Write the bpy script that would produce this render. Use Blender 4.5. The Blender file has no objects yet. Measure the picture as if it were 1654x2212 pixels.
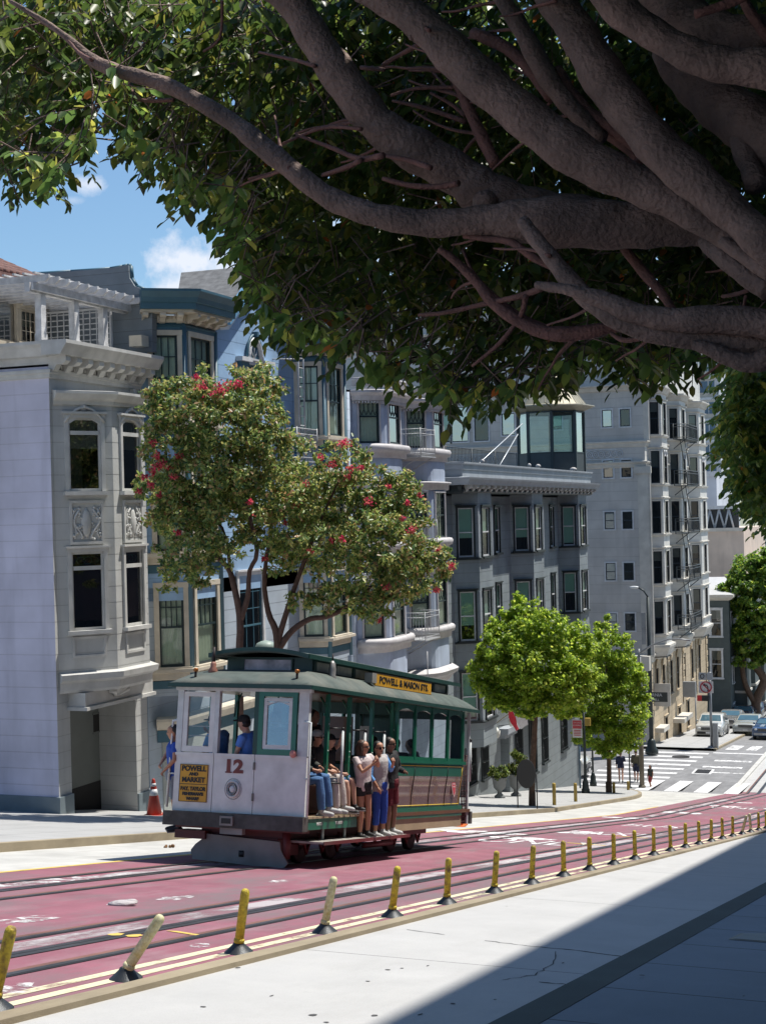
import bpy, math, random
from mathutils import Vector, Matrix, noise as mnoise
random.seed(7)
SC = bpy.context.scene
COL = SC.collection
V = Vector
pi = math.pi

# ---------------------------------------------------------------- camera
CF = 3220.0; CW = 1654.0; CH = 2212.0
PHI = math.atan(1235 / CF); ROLL = 0.025; HY = 1115.0
FV = V((-math.sin(PHI), math.cos(PHI), 0)); RV = V((math.cos(PHI), math.sin(PHI), 0))

def ray(px, py):
    x = (px - CW / 2) / CF; y = -(py - HY) / CF
    a = x * math.cos(ROLL) + y * math.sin(ROLL); b = -x * math.sin(ROLL) + y * math.cos(ROLL)
    return V((a * RV.x + FV.x, a * RV.y + FV.y, b))
def dp(px, py, d): return ray(px, py) * d
def atX(px, py, X):
    d = ray(px, py); return d * (X / d.x)
def atY(px, py, Y):
    d = ray(px, py); return d * (Y / d.y)
PROF = [(-60, 8.94), (52, -10.77), (80, -15.1), (96, -15.5), (125, -17.8), (400, -40), (900, -60)]
def gz(y):
    for (a, za), (b, zb) in zip(PROF, PROF[1:]):
        if y <= b: return za + (zb - za) * (y - a) / (b - a)
    return PROF[-1][1]
def og(px, py, h=0.0):
    d = ray(px, py); t = 3.0
    while t < 600:
        p = d * t
        if p.z < gz(p.y) + h: break
        t += 0.1
    lo, hi = t - .1, t
    for i in range(20):
        m = (lo + hi) / 2; p = d * m
        if p.z < gz(p.y) + h: hi = m
        else: lo = m
    return d * lo

cam = bpy.data.cameras.new("camera"); co = bpy.data.objects.new("camera", cam); COL.objects.link(co)
cam.sensor_fit = 'HORIZONTAL'; cam.sensor_width = 36; cam.lens = CF / CW * 36
cam.shift_y = (HY - CH / 2) / CW
cam.clip_start = 0.1; cam.clip_end = 3000
x_ax = RV * math.cos(ROLL) - V((0, 0, 1)) * math.sin(ROLL)
y_ax = RV * math.sin(ROLL) + V((0, 0, 1)) * math.cos(ROLL)
R = Matrix((x_ax, y_ax, -FV)).transposed()
co.matrix_world = R.to_4x4()
SC.camera = co

# ---------------------------------------------------------------- scene objects
def put(o, parent=None):
    COL.objects.link(o)
    if parent is not None: o.parent = parent
    return o
def tag(o, label=None, cat=None, group=None, kind=None):
    if label: o["label"] = label
    if cat: o["category"] = cat
    if group: o["group"] = group
    if kind: o["kind"] = kind
    return o
ROOTM = {}
def thing(name, label, cat, loc=(0, 0, 0), rot=None, group=None):
    o = bpy.data.objects.new(name, None); o.empty_display_size = .3
    M = Matrix.Translation(V(loc))
    if rot is not None: M = M @ rot
    o.matrix_world = M; put(o); tag(o, label, cat, group)
    ROOTM[o.name] = M
    return o
def rootm(p):
    while p.parent is not None: p = p.parent
    return ROOTM.get(p.name, Matrix.Identity(4))
def Rz(a): return Matrix.Rotation(a, 4, 'Z')
def Rx(a): return Matrix.Rotation(a, 4, 'X')
def Ry(a): return Matrix.Rotation(a, 4, 'Y')
def Tr(*a): return Matrix.Translation(V(a if len(a) == 3 else a[0]))

class MB:
    def __init__(s): s.v = []; s.f = []; s.m = []; s.T = Matrix.Identity(4); s.sm = []; s.cur = 0; s.smooth = False
    def add(s, vs, fs, m=None):
        b = len(s.v); T = s.T
        s.v.extend([T @ V(p) for p in vs])
        m = s.cur if m is None else m
        for f in fs: s.f.append([b + i for i in f]); s.m.append(m); s.sm.append(s.smooth)
    def poly(s, pts, m=None): s.add(pts, [list(range(len(pts)))], m)
    def box(s, x0, x1, y0, y1, z0, z1, m=None):
        if x0 > x1: x0, x1 = x1, x0
        if y0 > y1: y0, y1 = y1, y0
        if z0 > z1: z0, z1 = z1, z0
        s.add([(x0, y0, z0), (x1, y0, z0), (x1, y1, z0), (x0, y1, z0), (x0, y0, z1), (x1, y0, z1), (x1, y1, z1), (x0, y1, z1)],
              [(0, 3, 2, 1), (4, 5, 6, 7), (0, 1, 5, 4), (1, 2, 6, 5), (2, 3, 7, 6), (3, 0, 4, 7)], m)
    def tube(s, pts, r, n=8, m=None, cap=True, sq=(1, 1)):
        pts = [V(p) for p in pts]
        if not hasattr(r, '__len__'): r = [r] * len(pts)
        vs = []; fs = []
        d = (pts[1] - pts[0]).normalized()
        up = V((0, 0, 1)) if abs(d.z) < .9 else V((1, 0, 0))
        x = d.cross(up).normalized()
        for i, p in enumerate(pts):
            if i == 0: t = pts[1] - pts[0]
            elif i == len(pts) - 1: t = pts[-1] - pts[-2]
            else: t = (pts[i + 1] - pts[i]).normalized() + (pts[i] - pts[i - 1]).normalized()
            t.normalize()
            x = (x - t * x.dot(t)).normalized(); y = t.cross(x)
            for k in range(n):
                a = 2 * pi * k / n
                vs.append(p + x * (math.cos(a) * r[i] * sq[0]) + y * (math.sin(a) * r[i] * sq[1]))
        for i in range(len(pts) - 1):
            for k in range(n):
                fs.append((i * n + k, i * n + (k + 1) % n, (i + 1) * n + (k + 1) % n, (i + 1) * n + k))
        if cap:
            fs.append(list(range(n))[::-1]); fs.append([(len(pts) - 1) * n + k for k in range(n)])
        sm = s.smooth; s.smooth = True; s.add(vs, fs, m); s.smooth = sm
    def lathe(s, prof, n=16, m=None, c=(0, 0, 0), sx=1, sy=1, smooth=True):
        vs = []; fs = []
        for r, z in prof:
            for k in range(n):
                a = 2 * pi * k / n; vs.append((c[0] + r * math.cos(a) * sx, c[1] + r * math.sin(a) * sy, c[2] + z))
        for i in range(len(prof) - 1):
            for k in range(n): fs.append((i * n + k, i * n + (k + 1) % n, (i + 1) * n + (k + 1) % n, (i + 1) * n + k))
        fs.append(list(range(n))[::-1]); fs.append([(len(prof) - 1) * n + k for k in range(n)])
        sm = s.smooth; s.smooth = smooth; s.add(vs, fs, m); s.smooth = sm
    def ball(s, c, r, m=None, n=10, rz=None, ry=None):
        rz = rz or r; ry = ry or r
        k = max(4, n // 2)
        s.lathe([(r * max(.02, math.sin(pi * i / k)), -rz * math.cos(pi * i / k)) for i in range(k + 1)], n, m, c, 1, ry / r)
    def ext(s, poly, a, b, axis='y', m=None):
        # prism of a 2-D outline; axis y: outline in (x,z); axis x: outline in (y,z); axis z: outline in (x,y)
        def P(u, w, t): return (u, t, w) if axis == 'y' else ((t, u, w) if axis == 'x' else (u, w, t))
        n = len(poly)
        s.add([P(u, w, a) for u, w in poly] + [P(u, w, b) for u, w in poly],
              [list(range(n)), list(range(n, 2 * n))[::-1]] + [(i, i + n, (i + 1) % n + n, (i + 1) % n) for i in range(n)], m)
    def sweep(s, path, prof, m=None, closed=False):
        """profile (out, z) swept along a plan polyline (x,y); outward = right of travel"""
        n = len(path); k = len(prof); vs = []
        for i in range(n):
            if closed: a, b = path[i - 1], path[(i + 1) % n]
            else: a, b = path[max(0, i - 1)], path[min(n - 1, i + 1)]
            p = path[i]
            d1 = V((p[0] - a[0], p[1] - a[1])); d2 = V((b[0] - p[0], b[1] - p[1]))
            if d1.length < 1e-6: d1 = d2
            if d2.length < 1e-6: d2 = d1
            d1.normalize(); d2.normalize()
            n1 = V((d1.y, -d1.x)); n2 = V((d2.y, -d2.x)); nn = n1 + n2
            if nn.length < .2: nn = n1.copy()
            nn.normalize(); nn /= max(.5, nn.dot(n1))
            for o, z in prof: vs.append((p[0] + nn.x * o, p[1] + nn.y * o, z))
        fs = []
        for i in range(n if closed else n - 1):
            j = (i + 1) % n
            for q in range(k - 1): fs.append((i * k + q, j * k + q, j * k + q + 1, i * k + q + 1))
        if not closed:
            fs.append(list(range(k))); fs.append([(n - 1) * k + q for q in range(k)][::-1])
        s.add(vs, fs, m)
    def build(s, name, mats, parent=None, origin=None):
        if not isinstance(mats, (list, tuple)): mats = [mats]
        me = bpy.data.meshes.new(name)
        if parent is not None:
            I = rootm(parent).inverted(); vs = [I @ p for p in s.v]
        elif origin is not None: vs = [p - V(origin) for p in s.v]
        else: vs = s.v
        me.from_pydata([tuple(p) for p in vs], [], s.f)
        for m in mats: me.materials.append(m)
        me.polygons.foreach_set('material_index', s.m)
        me.polygons.foreach_set('use_smooth', s.sm)
        me.update()
        o = bpy.data.objects.new(name, me)
        if parent is None and origin is not None: o.location = origin
        put(o, parent)
        return o

# ---------------------------------------------------------------- materials
MATS = {}
def mat(name, col, rough=.6, metal=0, var=.12, scale=2.0, bump=.15, bs=None, lines=None, dirt=0, dirtcol=(.09, .08, .07),
        transl=0, coat=0, attr=None, lined=.45, brick=None, bdist=.02, stain=0):
    if name in MATS: return MATS[name]
    m = bpy.data.materials.new(name); m.use_nodes = True; N = m.node_tree; n = N.nodes; L = N.links
    b = n['Principled BSDF']; b.inputs['Roughness'].default_value = rough; b.inputs['Metallic'].default_value = metal
    b.inputs['Coat Weight'].default_value = coat
    g = n.new('ShaderNodeNewGeometry')
    def noise(sc, det=4):
        t = n.new('ShaderNodeTexNoise'); t.inputs['Scale'].default_value = sc; t.inputs['Detail'].default_value = det
        L.new(g.outputs['Position'], t.inputs['Vector']); return t
    def mix(a, c, f, mode='MIX'):
        x = n.new('ShaderNodeMix'); x.data_type = 'RGBA'; x.blend_type = mode
        for k, val in ((6, a), (7, c), (0, f)):
            if hasattr(val, 'default_value') or hasattr(val, 'links'): L.new(val, x.inputs[k])
            else: x.inputs[k].default_value = val if k == 0 else (*val, 1)
        return x.outputs[2]
    def ramp(v, a, c):
        r = n.new('ShaderNodeMapRange'); L.new(v, r.inputs[0]); r.inputs[1].default_value = a; r.inputs[2].default_value = c; return r.outputs[0]
    nz = noise(scale, 5)
    lo = tuple(c * (1 - var) for c in col); hi = tuple(min(1, c * (1 + var)) for c in col)
    c = mix(lo, hi, ramp(nz.outputs[0], .3, .7))
    if attr:
        a = n.new('ShaderNodeAttribute'); a.attribute_name = attr
        c = mix(c, a.outputs['Color'], 1.0, 'MULTIPLY')
    if dirt:
        dn = noise(scale * .35, 8)
        f = n.new('ShaderNodeMath'); f.operation = 'MULTIPLY'; L.new(ramp(dn.outputs[0], .48, .75), f.inputs[0]); f.inputs[1].default_value = dirt
        c = mix(c, dirtcol, f.outputs[0])
    h = noise(bs or scale * 12, 4).outputs[0]
    if stain:
        mp = n.new('ShaderNodeMapping'); mp.inputs['Scale'].default_value = (2.7, 3.9, .35); mp.inputs['Rotation'].default_value = (.05, .04, .7); L.new(g.outputs['Position'], mp.inputs[0])
        sn = n.new('ShaderNodeTexNoise'); sn.inputs['Scale'].default_value = 1; sn.inputs['Detail'].default_value = 5; L.new(mp.outputs[0], sn.inputs['Vector'])
        f = n.new('ShaderNodeMath'); f.operation = 'MULTIPLY'; L.new(ramp(sn.outputs[0], .5, .8), f.inputs[0]); f.inputs[1].default_value = stain
        c = mix(c, tuple(k * .45 for k in col), f.outputs[0])
    if lines or brick:
        sp = n.new('ShaderNodeSeparateXYZ'); L.new(g.outputs['Position'], sp.inputs[0])
        def fr(src, period, w, off=0):
            a = n.new('ShaderNodeMath'); a.operation = 'MULTIPLY_ADD'; L.new(src, a.inputs[0]); a.inputs[1].default_value = 1 / period; a.inputs[2].default_value = 100 + off
            q = n.new('ShaderNodeMath'); q.operation = 'FRACT'; L.new(a.outputs[0], q.inputs[0])
            r = n.new('ShaderNodeMapRange'); L.new(q.outputs[0], r.inputs[0]); r.inputs[1].default_value = 0; r.inputs[2].default_value = w
            return r.outputs[0], q.outputs[0]
        per = lines or brick[0]
        l, q = fr(sp.outputs['Z'], per, .07 if lines else .1)
        mul = n.new('ShaderNodeMath'); mul.operation = 'MULTIPLY_ADD'; L.new(l, mul.inputs[0]); mul.inputs[1].default_value = lined; mul.inputs[2].default_value = 1 - lined
        cc = n.new('ShaderNodeCombineColor')
        for i in range(3): L.new(mul.outputs[0], cc.inputs[i])
        c = mix(c, cc.outputs[0], 1.0, 'MULTIPLY')
        ad = n.new('ShaderNodeMath'); ad.operation = 'MULTIPLY_ADD'; L.new(l, ad.inputs[0]); ad.inputs[1].default_value = 3.0; L.new(h, ad.inputs[2]); h = ad.outputs[0]
    L.new(c, b.inputs['Base Color'])
    if bump:
        bp = n.new('ShaderNodeBump'); bp.inputs['Strength'].default_value = bump; bp.inputs['Distance'].default_value = bdist
        L.new(h, bp.inputs['Height']); L.new(bp.outputs[0], b.inputs['Normal'])
    if transl:
        t = n.new('ShaderNodeBsdfTranslucent'); L.new(c, t.inputs[0]); ms = n.new('ShaderNodeMixShader'); ms.inputs[0].default_value = transl
        L.new(b.outputs[0], ms.inputs[1]); L.new(t.outputs[0], ms.inputs[2]); L.new(ms.outputs[0], n['Material Output'].inputs[0])
    MATS[name] = m
    return m
def glassmat(name, tint=(.75, .82, .85), refl=.25, rough=.02, dark=0.0):
    if name in MATS: return MATS[name]
    m = bpy.data.materials.new(name); m.use_nodes = True; N = m.node_tree; n = N.nodes; L = N.links
    n.remove(n['Principled BSDF'])
    t = n.new('ShaderNodeBsdfTransparent'); t.inputs[0].default_value = (*tint, 1)
    gl = n.new('ShaderNodeBsdfGlossy'); gl.inputs['Roughness'].default_value = rough
    nz = n.new('ShaderNodeTexNoise'); nz.inputs['Scale'].default_value = 1.1; g = n.new('ShaderNodeNewGeometry'); L.new(g.outputs['Position'], nz.inputs['Vector'])
    bp = n.new('ShaderNodeBump'); bp.inputs['Strength'].default_value = .08; bp.inputs['Distance'].default_value = .1; L.new(nz.outputs[0], bp.inputs['Height']); L.new(bp.outputs[0], gl.inputs['Normal'])
    lw = n.new('ShaderNodeLayerWeight'); lw.inputs[0].default_value = .35
    mr = n.new('ShaderNodeMapRange'); L.new(lw.outputs['Fresnel'], mr.inputs[0]); mr.inputs[3].default_value = refl; mr.inputs[4].default_value = min(1, refl + .6)
    ms = n.new('ShaderNodeMixShader'); L.new(mr.outputs[0], ms.inputs[0]); L.new(t.outputs[0], ms.inputs[1]); L.new(gl.outputs[0], ms.inputs[2])
    L.new(ms.outputs[0], n['Material Output'].inputs[0]); MATS[name] = m
    return m
def worn(name, col, cover=.5, scale=3.0, rough=.8, soft=.06, stretch=(1, 1, 1)):
    """paint whose missing flakes let the surface below show"""
    if name in MATS: return MATS[name]
    m = bpy.data.materials.new(name); m.use_nodes = True; N = m.node_tree; n = N.nodes; L = N.links
    b = n['Principled BSDF']; b.inputs['Base Color'].default_value = (*col, 1); b.inputs['Roughness'].default_value = rough
    g = n.new('ShaderNodeNewGeometry'); mp = n.new('ShaderNodeMapping'); mp.inputs['Scale'].default_value = stretch; L.new(g.outputs['Position'], mp.inputs[0])
    nz = n.new('ShaderNodeTexNoise'); nz.inputs['Scale'].default_value = scale; nz.inputs['Detail'].default_value = 8; nz.inputs['Roughness'].default_value = .7; L.new(mp.outputs[0], nz.inputs['Vector'])
    r = n.new('ShaderNodeMapRange'); L.new(nz.outputs[0], r.inputs[0]); th = .5 + (.5 - cover) * .4; r.inputs[1].default_value = th - soft; r.inputs[2].default_value = th + soft
    t = n.new('ShaderNodeBsdfTransparent'); ms = n.new('ShaderNodeMixShader'); L.new(r.outputs[0], ms.inputs[0]); L.new(t.outputs[0], ms.inputs[1]); L.new(b.outputs[0], ms.inputs[2])
    L.new(ms.outputs[0], n['Material Output'].inputs[0]); MATS[name] = m
    return m

def text_mesh(name, s, size, T, m, parent=None, depth=.004, sx=1.0, align='CENTER', bold=0.0, origin=None):
    cu = bpy.data.curves.new(name, 'FONT'); cu.body = s; cu.size = size; cu.extrude = depth; cu.align_x = align; cu.align_y = 'CENTER'; cu.offset = bold
    cu.space_line = .85
    o = bpy.data.objects.new(name, cu); COL.objects.link(o)
    dg = bpy.context.evaluated_depsgraph_get(); me = bpy.data.meshes.new_from_object(o.evaluated_get(dg))
    bpy.data.objects.remove(o)
    M = T @ Matrix.Diagonal((sx, 1, 1, 1))
    if parent is not None: M = rootm(parent).inverted() @ M
    if origin is not None: M = Matrix.Translation(-V(origin)) @ M
    me.transform(M); me.materials.clear(); me.materials.append(m); me.name = name
    ob = bpy.data.objects.new(name, me)
    if origin is not None: ob.location = origin
    return put(ob, parent)

# ---------------------------------------------------------------- light and sky
SUN = V((.32, .33, 1)).normalized()
w = bpy.data.worlds.new("World"); SC.world = w; w.use_nodes = True
n = w.node_tree.nodes; L = w.node_tree.links; bg = n['Background']
sky = n.new('ShaderNodeTexSky'); sky.sky_type = 'NISHITA'; sky.sun_disc = False
sky.sun_elevation = math.asin(SUN.z); sky.sun_rotation = math.atan2(SUN.x, SUN.y)
sky.altitude = 0; sky.air_density = 1.0; sky.dust_density = .6; sky.ozone_density = 3.5
tc = n.new('ShaderNodeTexCoord')
cl = None
def cloud(px, py, r, amp=1.0):
    """one small fair-weather cloud in a given direction of the sky"""
    global cl
    d = ray(px, py).normalized()
    mp = n.new('ShaderNodeVectorMath'); mp.operation = 'SUBTRACT'; L.new(tc.outputs['Generated'], mp.inputs[0]); mp.inputs[1].default_value = d
    sc = n.new('ShaderNodeVectorMath'); sc.operation = 'MULTIPLY'; L.new(mp.outputs[0], sc.inputs[0]); sc.inputs[1].default_value = (1 / r, 1 / r, 2.2 / r)
    ln = n.new('ShaderNodeVectorMath'); ln.operation = 'LENGTH'; L.new(sc.outputs[0], ln.inputs[0])
    nz = n.new('ShaderNodeTexNoise'); nz.inputs['Scale'].default_value = 48; nz.inputs['Detail'].default_value = 9; nz.inputs['Roughness'].default_value = .62; L.new(tc.outputs['Generated'], nz.inputs['Vector'])
    a = n.new('ShaderNodeMath'); a.operation = 'MULTIPLY_ADD'; L.new(nz.outputs[0], a.inputs[0]); a.inputs[1].default_value = 2.4; a.inputs[2].default_value = -.55
    s = n.new('ShaderNodeMath'); s.operation = 'SUBTRACT'; L.new(a.outputs[0], s.inputs[0]); L.new(ln.outputs['Value'], s.inputs[1])
    mr = n.new('ShaderNodeMapRange'); L.new(s.outputs[0], mr.inputs[0]); mr.inputs[1].default_value = -.35; mr.inputs[2].default_value = .45; mr.inputs[4].default_value = amp
    o = mr.outputs[0]
    if cl is not None:
        mx = n.new('ShaderNodeMath'); mx.operation = 'MAXIMUM'; L.new(cl, mx.inputs[0]); L.new(o, mx.inputs[1]); o = mx.outputs[0]
    cl = o
cloud(188, 398, .015, .7); cloud(158, 432, .007, .3); cloud(425, 560, .036, .9); cloud(480, 575, .03, .8); cloud(415, 632, .042, .9); cloud(470, 625, .03, .8); cloud(900, 500, .09, .6)
mx = n.new('ShaderNodeMix'); mx.data_type = 'RGBA'; L.new(cl, mx.inputs[0]); L.new(sky.outputs[0], mx.inputs[6]); mx.inputs[7].default_value = (4.6, 4.8, 5.3, 1)
hz = n.new('ShaderNodeMix'); hz.data_type = 'RGBA'; hz.blend_type = 'MULTIPLY'; hz.inputs[0].default_value = 1; L.new(sky.outputs[0], hz.inputs[6]); hz.inputs[7].default_value = (.62, .70, .72, 1)
L.new(hz.outputs[2], mx.inputs[6])
L.new(mx.outputs[2], bg.inputs[0]); bg.inputs[1].default_value = .125
sl = bpy.data.lights.new("sun", 'SUN'); sl.energy = 4.1; sl.angle = math.radians(.5); sl.color = (1, .955, .88)
so = bpy.data.objects.new("sun", sl); put(so); so.rotation_euler = SUN.to_track_quat('Z', 'Y').to_euler(); so.location = (0, 0, 40)
SC.view_settings.view_transform = 'Standard'; SC.view_settings.look = 'None'; SC.view_settings.gamma = 1; SC.view_settings.exposure = .65
# ---------------------------------------------------------------- ground and street
def strip(name, x0, x1, y0, y1, h, m, step=2.0, kind='structure', par=None, mb=None, wall=0):
    """a sheet that follows the street; x0/x1 may be functions of y"""
    own = mb is None
    mb = mb or MB()
    ys = [y0]; y = y0
    brk = [p[0] for p in PROF]
    while y < y1 - 1e-6:
        y = min(y1, y + step)
        for q in brk:
            if ys[-1] < q < y: ys.append(q)
        ys.append(y)
    fx = lambda f, y: f(y) if callable(f) else f
    vs = []
    for y in ys:
        a, b = fx(x0, y), fx(x1, y); z = gz(y) + h
        vs += [(a, y, z), (b, y, z)]
        if wall: vs += [(a, y, z - wall), (b, y, z - wall)]
    k = 4 if wall else 2; fs = []
    for i in range(len(ys) - 1):
        q = i * k; r = q + k
        fs.append((q, q + 1, r + 1, r))
        if wall: fs.append((q + 1, q + 3, r + 3, r + 1)); fs.append((q + 2, q, r, r + 2))
    if wall:
        fs.append((0, 2, 3, 1)); e = (len(ys) - 1) * k; fs.append((e, e + 1, e + 3, e + 2))
    mb.add(vs, fs)
    if own:
        o = mb.build(name, m, par)
        if kind: tag(o, kind=kind)
        return o

def roadmat(name, col, patch=None, patchf=.4, joints=None, wear=None, rough=.85, var=.18, spots=.3, pth=.52):
    m = bpy.data.materials.new(name); m.use_nodes = True; N = m.node_tree; n = N.nodes; L = N.links
    b = n['Principled BSDF']; b.inputs['Roughness'].default_value = rough
    g = n.new('ShaderNodeNewGeometry')
    def noise(sc, det=6, st=(1, 1, 1), ro=.6):
        mp = n.new('ShaderNodeMapping'); mp.inputs['Scale'].default_value = st; L.new(g.outputs['Position'], mp.inputs[0])
        t = n.new('ShaderNodeTexNoise'); t.inputs['Scale'].default_value = sc; t.inputs['Detail'].default_value = det; t.inputs['Roughness'].default_value = ro
        L.new(mp.outputs[0], t.inputs['Vector']); return t.outputs[0]
    def rmp(v, a, c, d=0, e=1):
        r = n.new('ShaderNodeMapRange'); L.new(v, r.inputs[0]); r.inputs[1].default_value = a; r.inputs[2].default_value = c; r.inputs[3].default_value = d; r.inputs[4].default_value = e; return r.outputs[0]
    def mix(a, c, f):
        x = n.new('ShaderNodeMix'); x.data_type = 'RGBA'; L.new(f, x.inputs[0])
        for k, val in ((6, a), (7, c)):
            if isinstance(val, tuple): x.inputs[k].default_value = (*val, 1)
            else: L.new(val, x.inputs[k])
        return x.outputs[2]
    c = mix(tuple(k * (1 - var) for k in col), tuple(k * (1 + var) for k in col), rmp(noise(1.3), .3, .7))
    if wear: c = mix(c, wear, rmp(noise(2.2, 9, (1, .25, 1), .72), .5, .72, 0, .75))
    if patch: c = mix(c, patch, rmp(noise(.8, 8, (1, .3, 1), .7), pth, pth + .16, 0, patchf))
    c = mix(c, tuple(k * .35 for k in col), rmp(noise(5.5, 10, (1, .5, 1), .75), .66, .74, 0, spots))
    c = mix(c, tuple(k * .6 for k in col), rmp(noise(90, 2), .5, .8, 0, .35))
    hgt = noise(120, 3)
    if joints:
        sp = n.new('ShaderNodeSeparateXYZ'); L.new(g.outputs['Position'], sp.inputs[0])
        for ax, per, off, wd in joints:
            a = n.new('ShaderNodeMath'); a.operation = 'MULTIPLY_ADD'; L.new(sp.outputs[ax], a.inputs[0]); a.inputs[1].default_value = 1 / per; a.inputs[2].default_value = 50 + off
            q = n.new('ShaderNodeMath'); q.operation = 'FRACT'; L.new(a.outputs[0], q.inputs[0])
            lt = n.new('ShaderNodeMath'); lt.operation = 'LESS_THAN'; L.new(q.outputs[0], lt.inputs[0]); lt.inputs[1].default_value = wd / per
            c = mix(c, tuple(k * .3 for k in col), lt.outputs[0])
    L.new(c, b.inputs['Base Color'])
    bp = n.new('ShaderNodeBump'); bp.inputs['Strength'].default_value = .35; bp.inputs['Distance'].default_value = .01; L.new(hgt, bp.inputs['Height']); L.new(bp.outputs[0], b.inputs['Normal'])
    MATS[name] = m
    return m
M_asph = roadmat('asphalt', (.20, .20, .205), patch=(.13, .13, .135), patchf=.6, wear=(.28, .28, .28), spots=.5)
M_conc = roadmat('lane_concrete', (.43, .427, .42), patch=(.36, .355, .345), patchf=.6, wear=(.46, .455, .44), joints=[('Y', 6.1, .13, .02)], spots=.35, var=.06)
M_pale = roadmat('pale_road', (.46, .455, .43), patch=(.30, .295, .28), patchf=.6, wear=(.40, .39, .37), spots=.5)
M_red = roadmat('red_lane', (.25, .093, .123), patch=(.17, .125, .135), patchf=.95, wear=(.30, .19, .21), spots=.8, pth=.46)
M_walk = roadmat('sidewalk_concrete', (.36, .36, .355), patch=(.26, .26, .26), patchf=.5, joints=[('Y', 1.5, .2, .018), ('X', 1.8, .3, .018)], var=.08)
M_walkn = roadmat('near_sidewalk_shade_blue', (.21, .24, .275), patch=(.17, .195, .22), patchf=.4, joints=[('Y', 1.5, .2, .028)], var=.06)  # dark blue of the building's shadow put into the concrete colour
M_kerb = roadmat('kerb_stone', (.30, .25, .17), patch=(.19, .15, .10), patchf=.8, spots=.7)
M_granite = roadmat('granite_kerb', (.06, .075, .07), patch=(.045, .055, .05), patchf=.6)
M_dirt = roadmat('terrain', (.16, .15, .12))
M_plate = mat('lane_plate_concrete', (.27, .25, .26), .8, var=.2)

mb = MB()
vs = []; ys = [-60, 0, 30, 52, 66, 80, 96, 110, 125, 200, 300, 400, 900, 2500]; xs = [-1500, -300, -60, -10, 60, 300, 1500]
for y in ys:
    for x in xs: vs.append((x, y, gz(y) - .25))
k = len(xs)
mb.add(vs, [(j * k + i, j * k + i + 1, (j + 1) * k + i + 1, (j + 1) * k + i) for j in range(len(ys) - 1) for i in range(k - 1)])
tag(mb.build('ground', M_dirt), kind='structure')

KX = -13.65
def kerbx(y):
    # far kerb line with the rounded corner at the cross street
    if y < 64: return KX
    t = min(1, (y - 64) / 13.5)
    return KX - 4.6 * (1 - math.sqrt(max(0, 1 - t * t)))
strip('street', -40, -2.6, -12, 78, 0, M_pale)
strip('main_road_beyond', -14.6, 12, 96, 900, 0, M_asph, 20)
mb = MB(); strip('', -90, 40, 78, 96, .002, None, mb=mb); tag(mb.build('cross_street', M_asph), kind='structure')
strip('red_transit_lane', lambda y: -11.4, lambda y: -5.32, -12, 80.5, .006, M_red)
strip('bollard_kerb_lane', -5.18, -2.62, -12, 78, .005, M_conc)
tag(strip('lane_kerb', lambda y: -5.33 + .008 * math.sin(y * 2.3), -5.17, -12, 78, .045, M_kerb, step=.8, wall=.15), kind='structure')
# gutter and kerb by the camera, near sidewalk
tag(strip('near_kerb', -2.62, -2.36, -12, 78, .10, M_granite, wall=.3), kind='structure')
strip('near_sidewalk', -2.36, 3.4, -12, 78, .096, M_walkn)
# far sidewalk with kerb
tag(strip('far_kerb', lambda y: kerbx(y) - .16, kerbx, -12, 77.4, .14, M_kerb, wall=.4, step=1.0), kind='structure')
strip('far_sidewalk', -60, lambda y: kerbx(y) - .16, -12, 77.4, .136, M_walk, step=1.0)
tag(strip('kerb_beyond', -14.76, -14.6, 96.5, 400, .14, M_kerb, wall=.4, step=5), kind='structure')
strip('sidewalk_beyond', -60, -14.76, 96.5, 400, .136, M_walk, step=5)
strip('concrete_track_lane', -11.2, -4.5, 80.5, 140, .008, M_conc, step=3)
tag(strip('track_lane_kerb', -11.45, -11.2, 80.5, 140, .10, mat('pale_kerb', (.5, .49, .46)), step=3, wall=.3), kind='structure')

# rails and cable slots
M_steel = mat('rail_steel', (.10, .10, .105), .42, .7, var=.3, bump=.1)
M_slot = mat('slot_dark', (.012, .012, .014), .6)
M_rust = mat('rust_stain', (.16, .075, .06), .85, var=.3)
for tc_, tag_ in ((-6.85, 'near'), (-10.0, 'far')):
    mb = MB()
    for dx in (-.55, .55):
        mb.cur = 0; strip('', tc_ + dx - .035, tc_ + dx + .035, -12, 140, .013, None, mb=mb)
        mb.cur = 1; strip('', tc_ + dx + .035, tc_ + dx + .075, -12, 140, .0115, None, mb=mb)
        mb.cur = 2; strip('', tc_ + dx - .11, tc_ + dx - .035, -12, 140, .0105, None, mb=mb)
    mb.cur = 0
    strip('', tc_ - .09, tc_ - .012, -12, 140, .013, None, mb=mb); strip('', tc_ + .012, tc_ + .09, -12, 140, .013, None, mb=mb)
    mb.cur = 1; strip('', tc_ - .012, tc_ + .012, -12, 140, .0115, None, mb=mb)
    tag(mb.build('cable_car_track', [M_steel, M_slot, M_rust]), kind='structure')
    mb = MB(); strip('', tc_ - .40, tc_ - .13, -12, 78, .0085, None, mb=mb)
    tag(mb.build('track_concrete_band', worn('band_conc', (.40, .36, .37), .55, 1.5, stretch=(1, .3, 1))), kind='structure')

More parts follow.
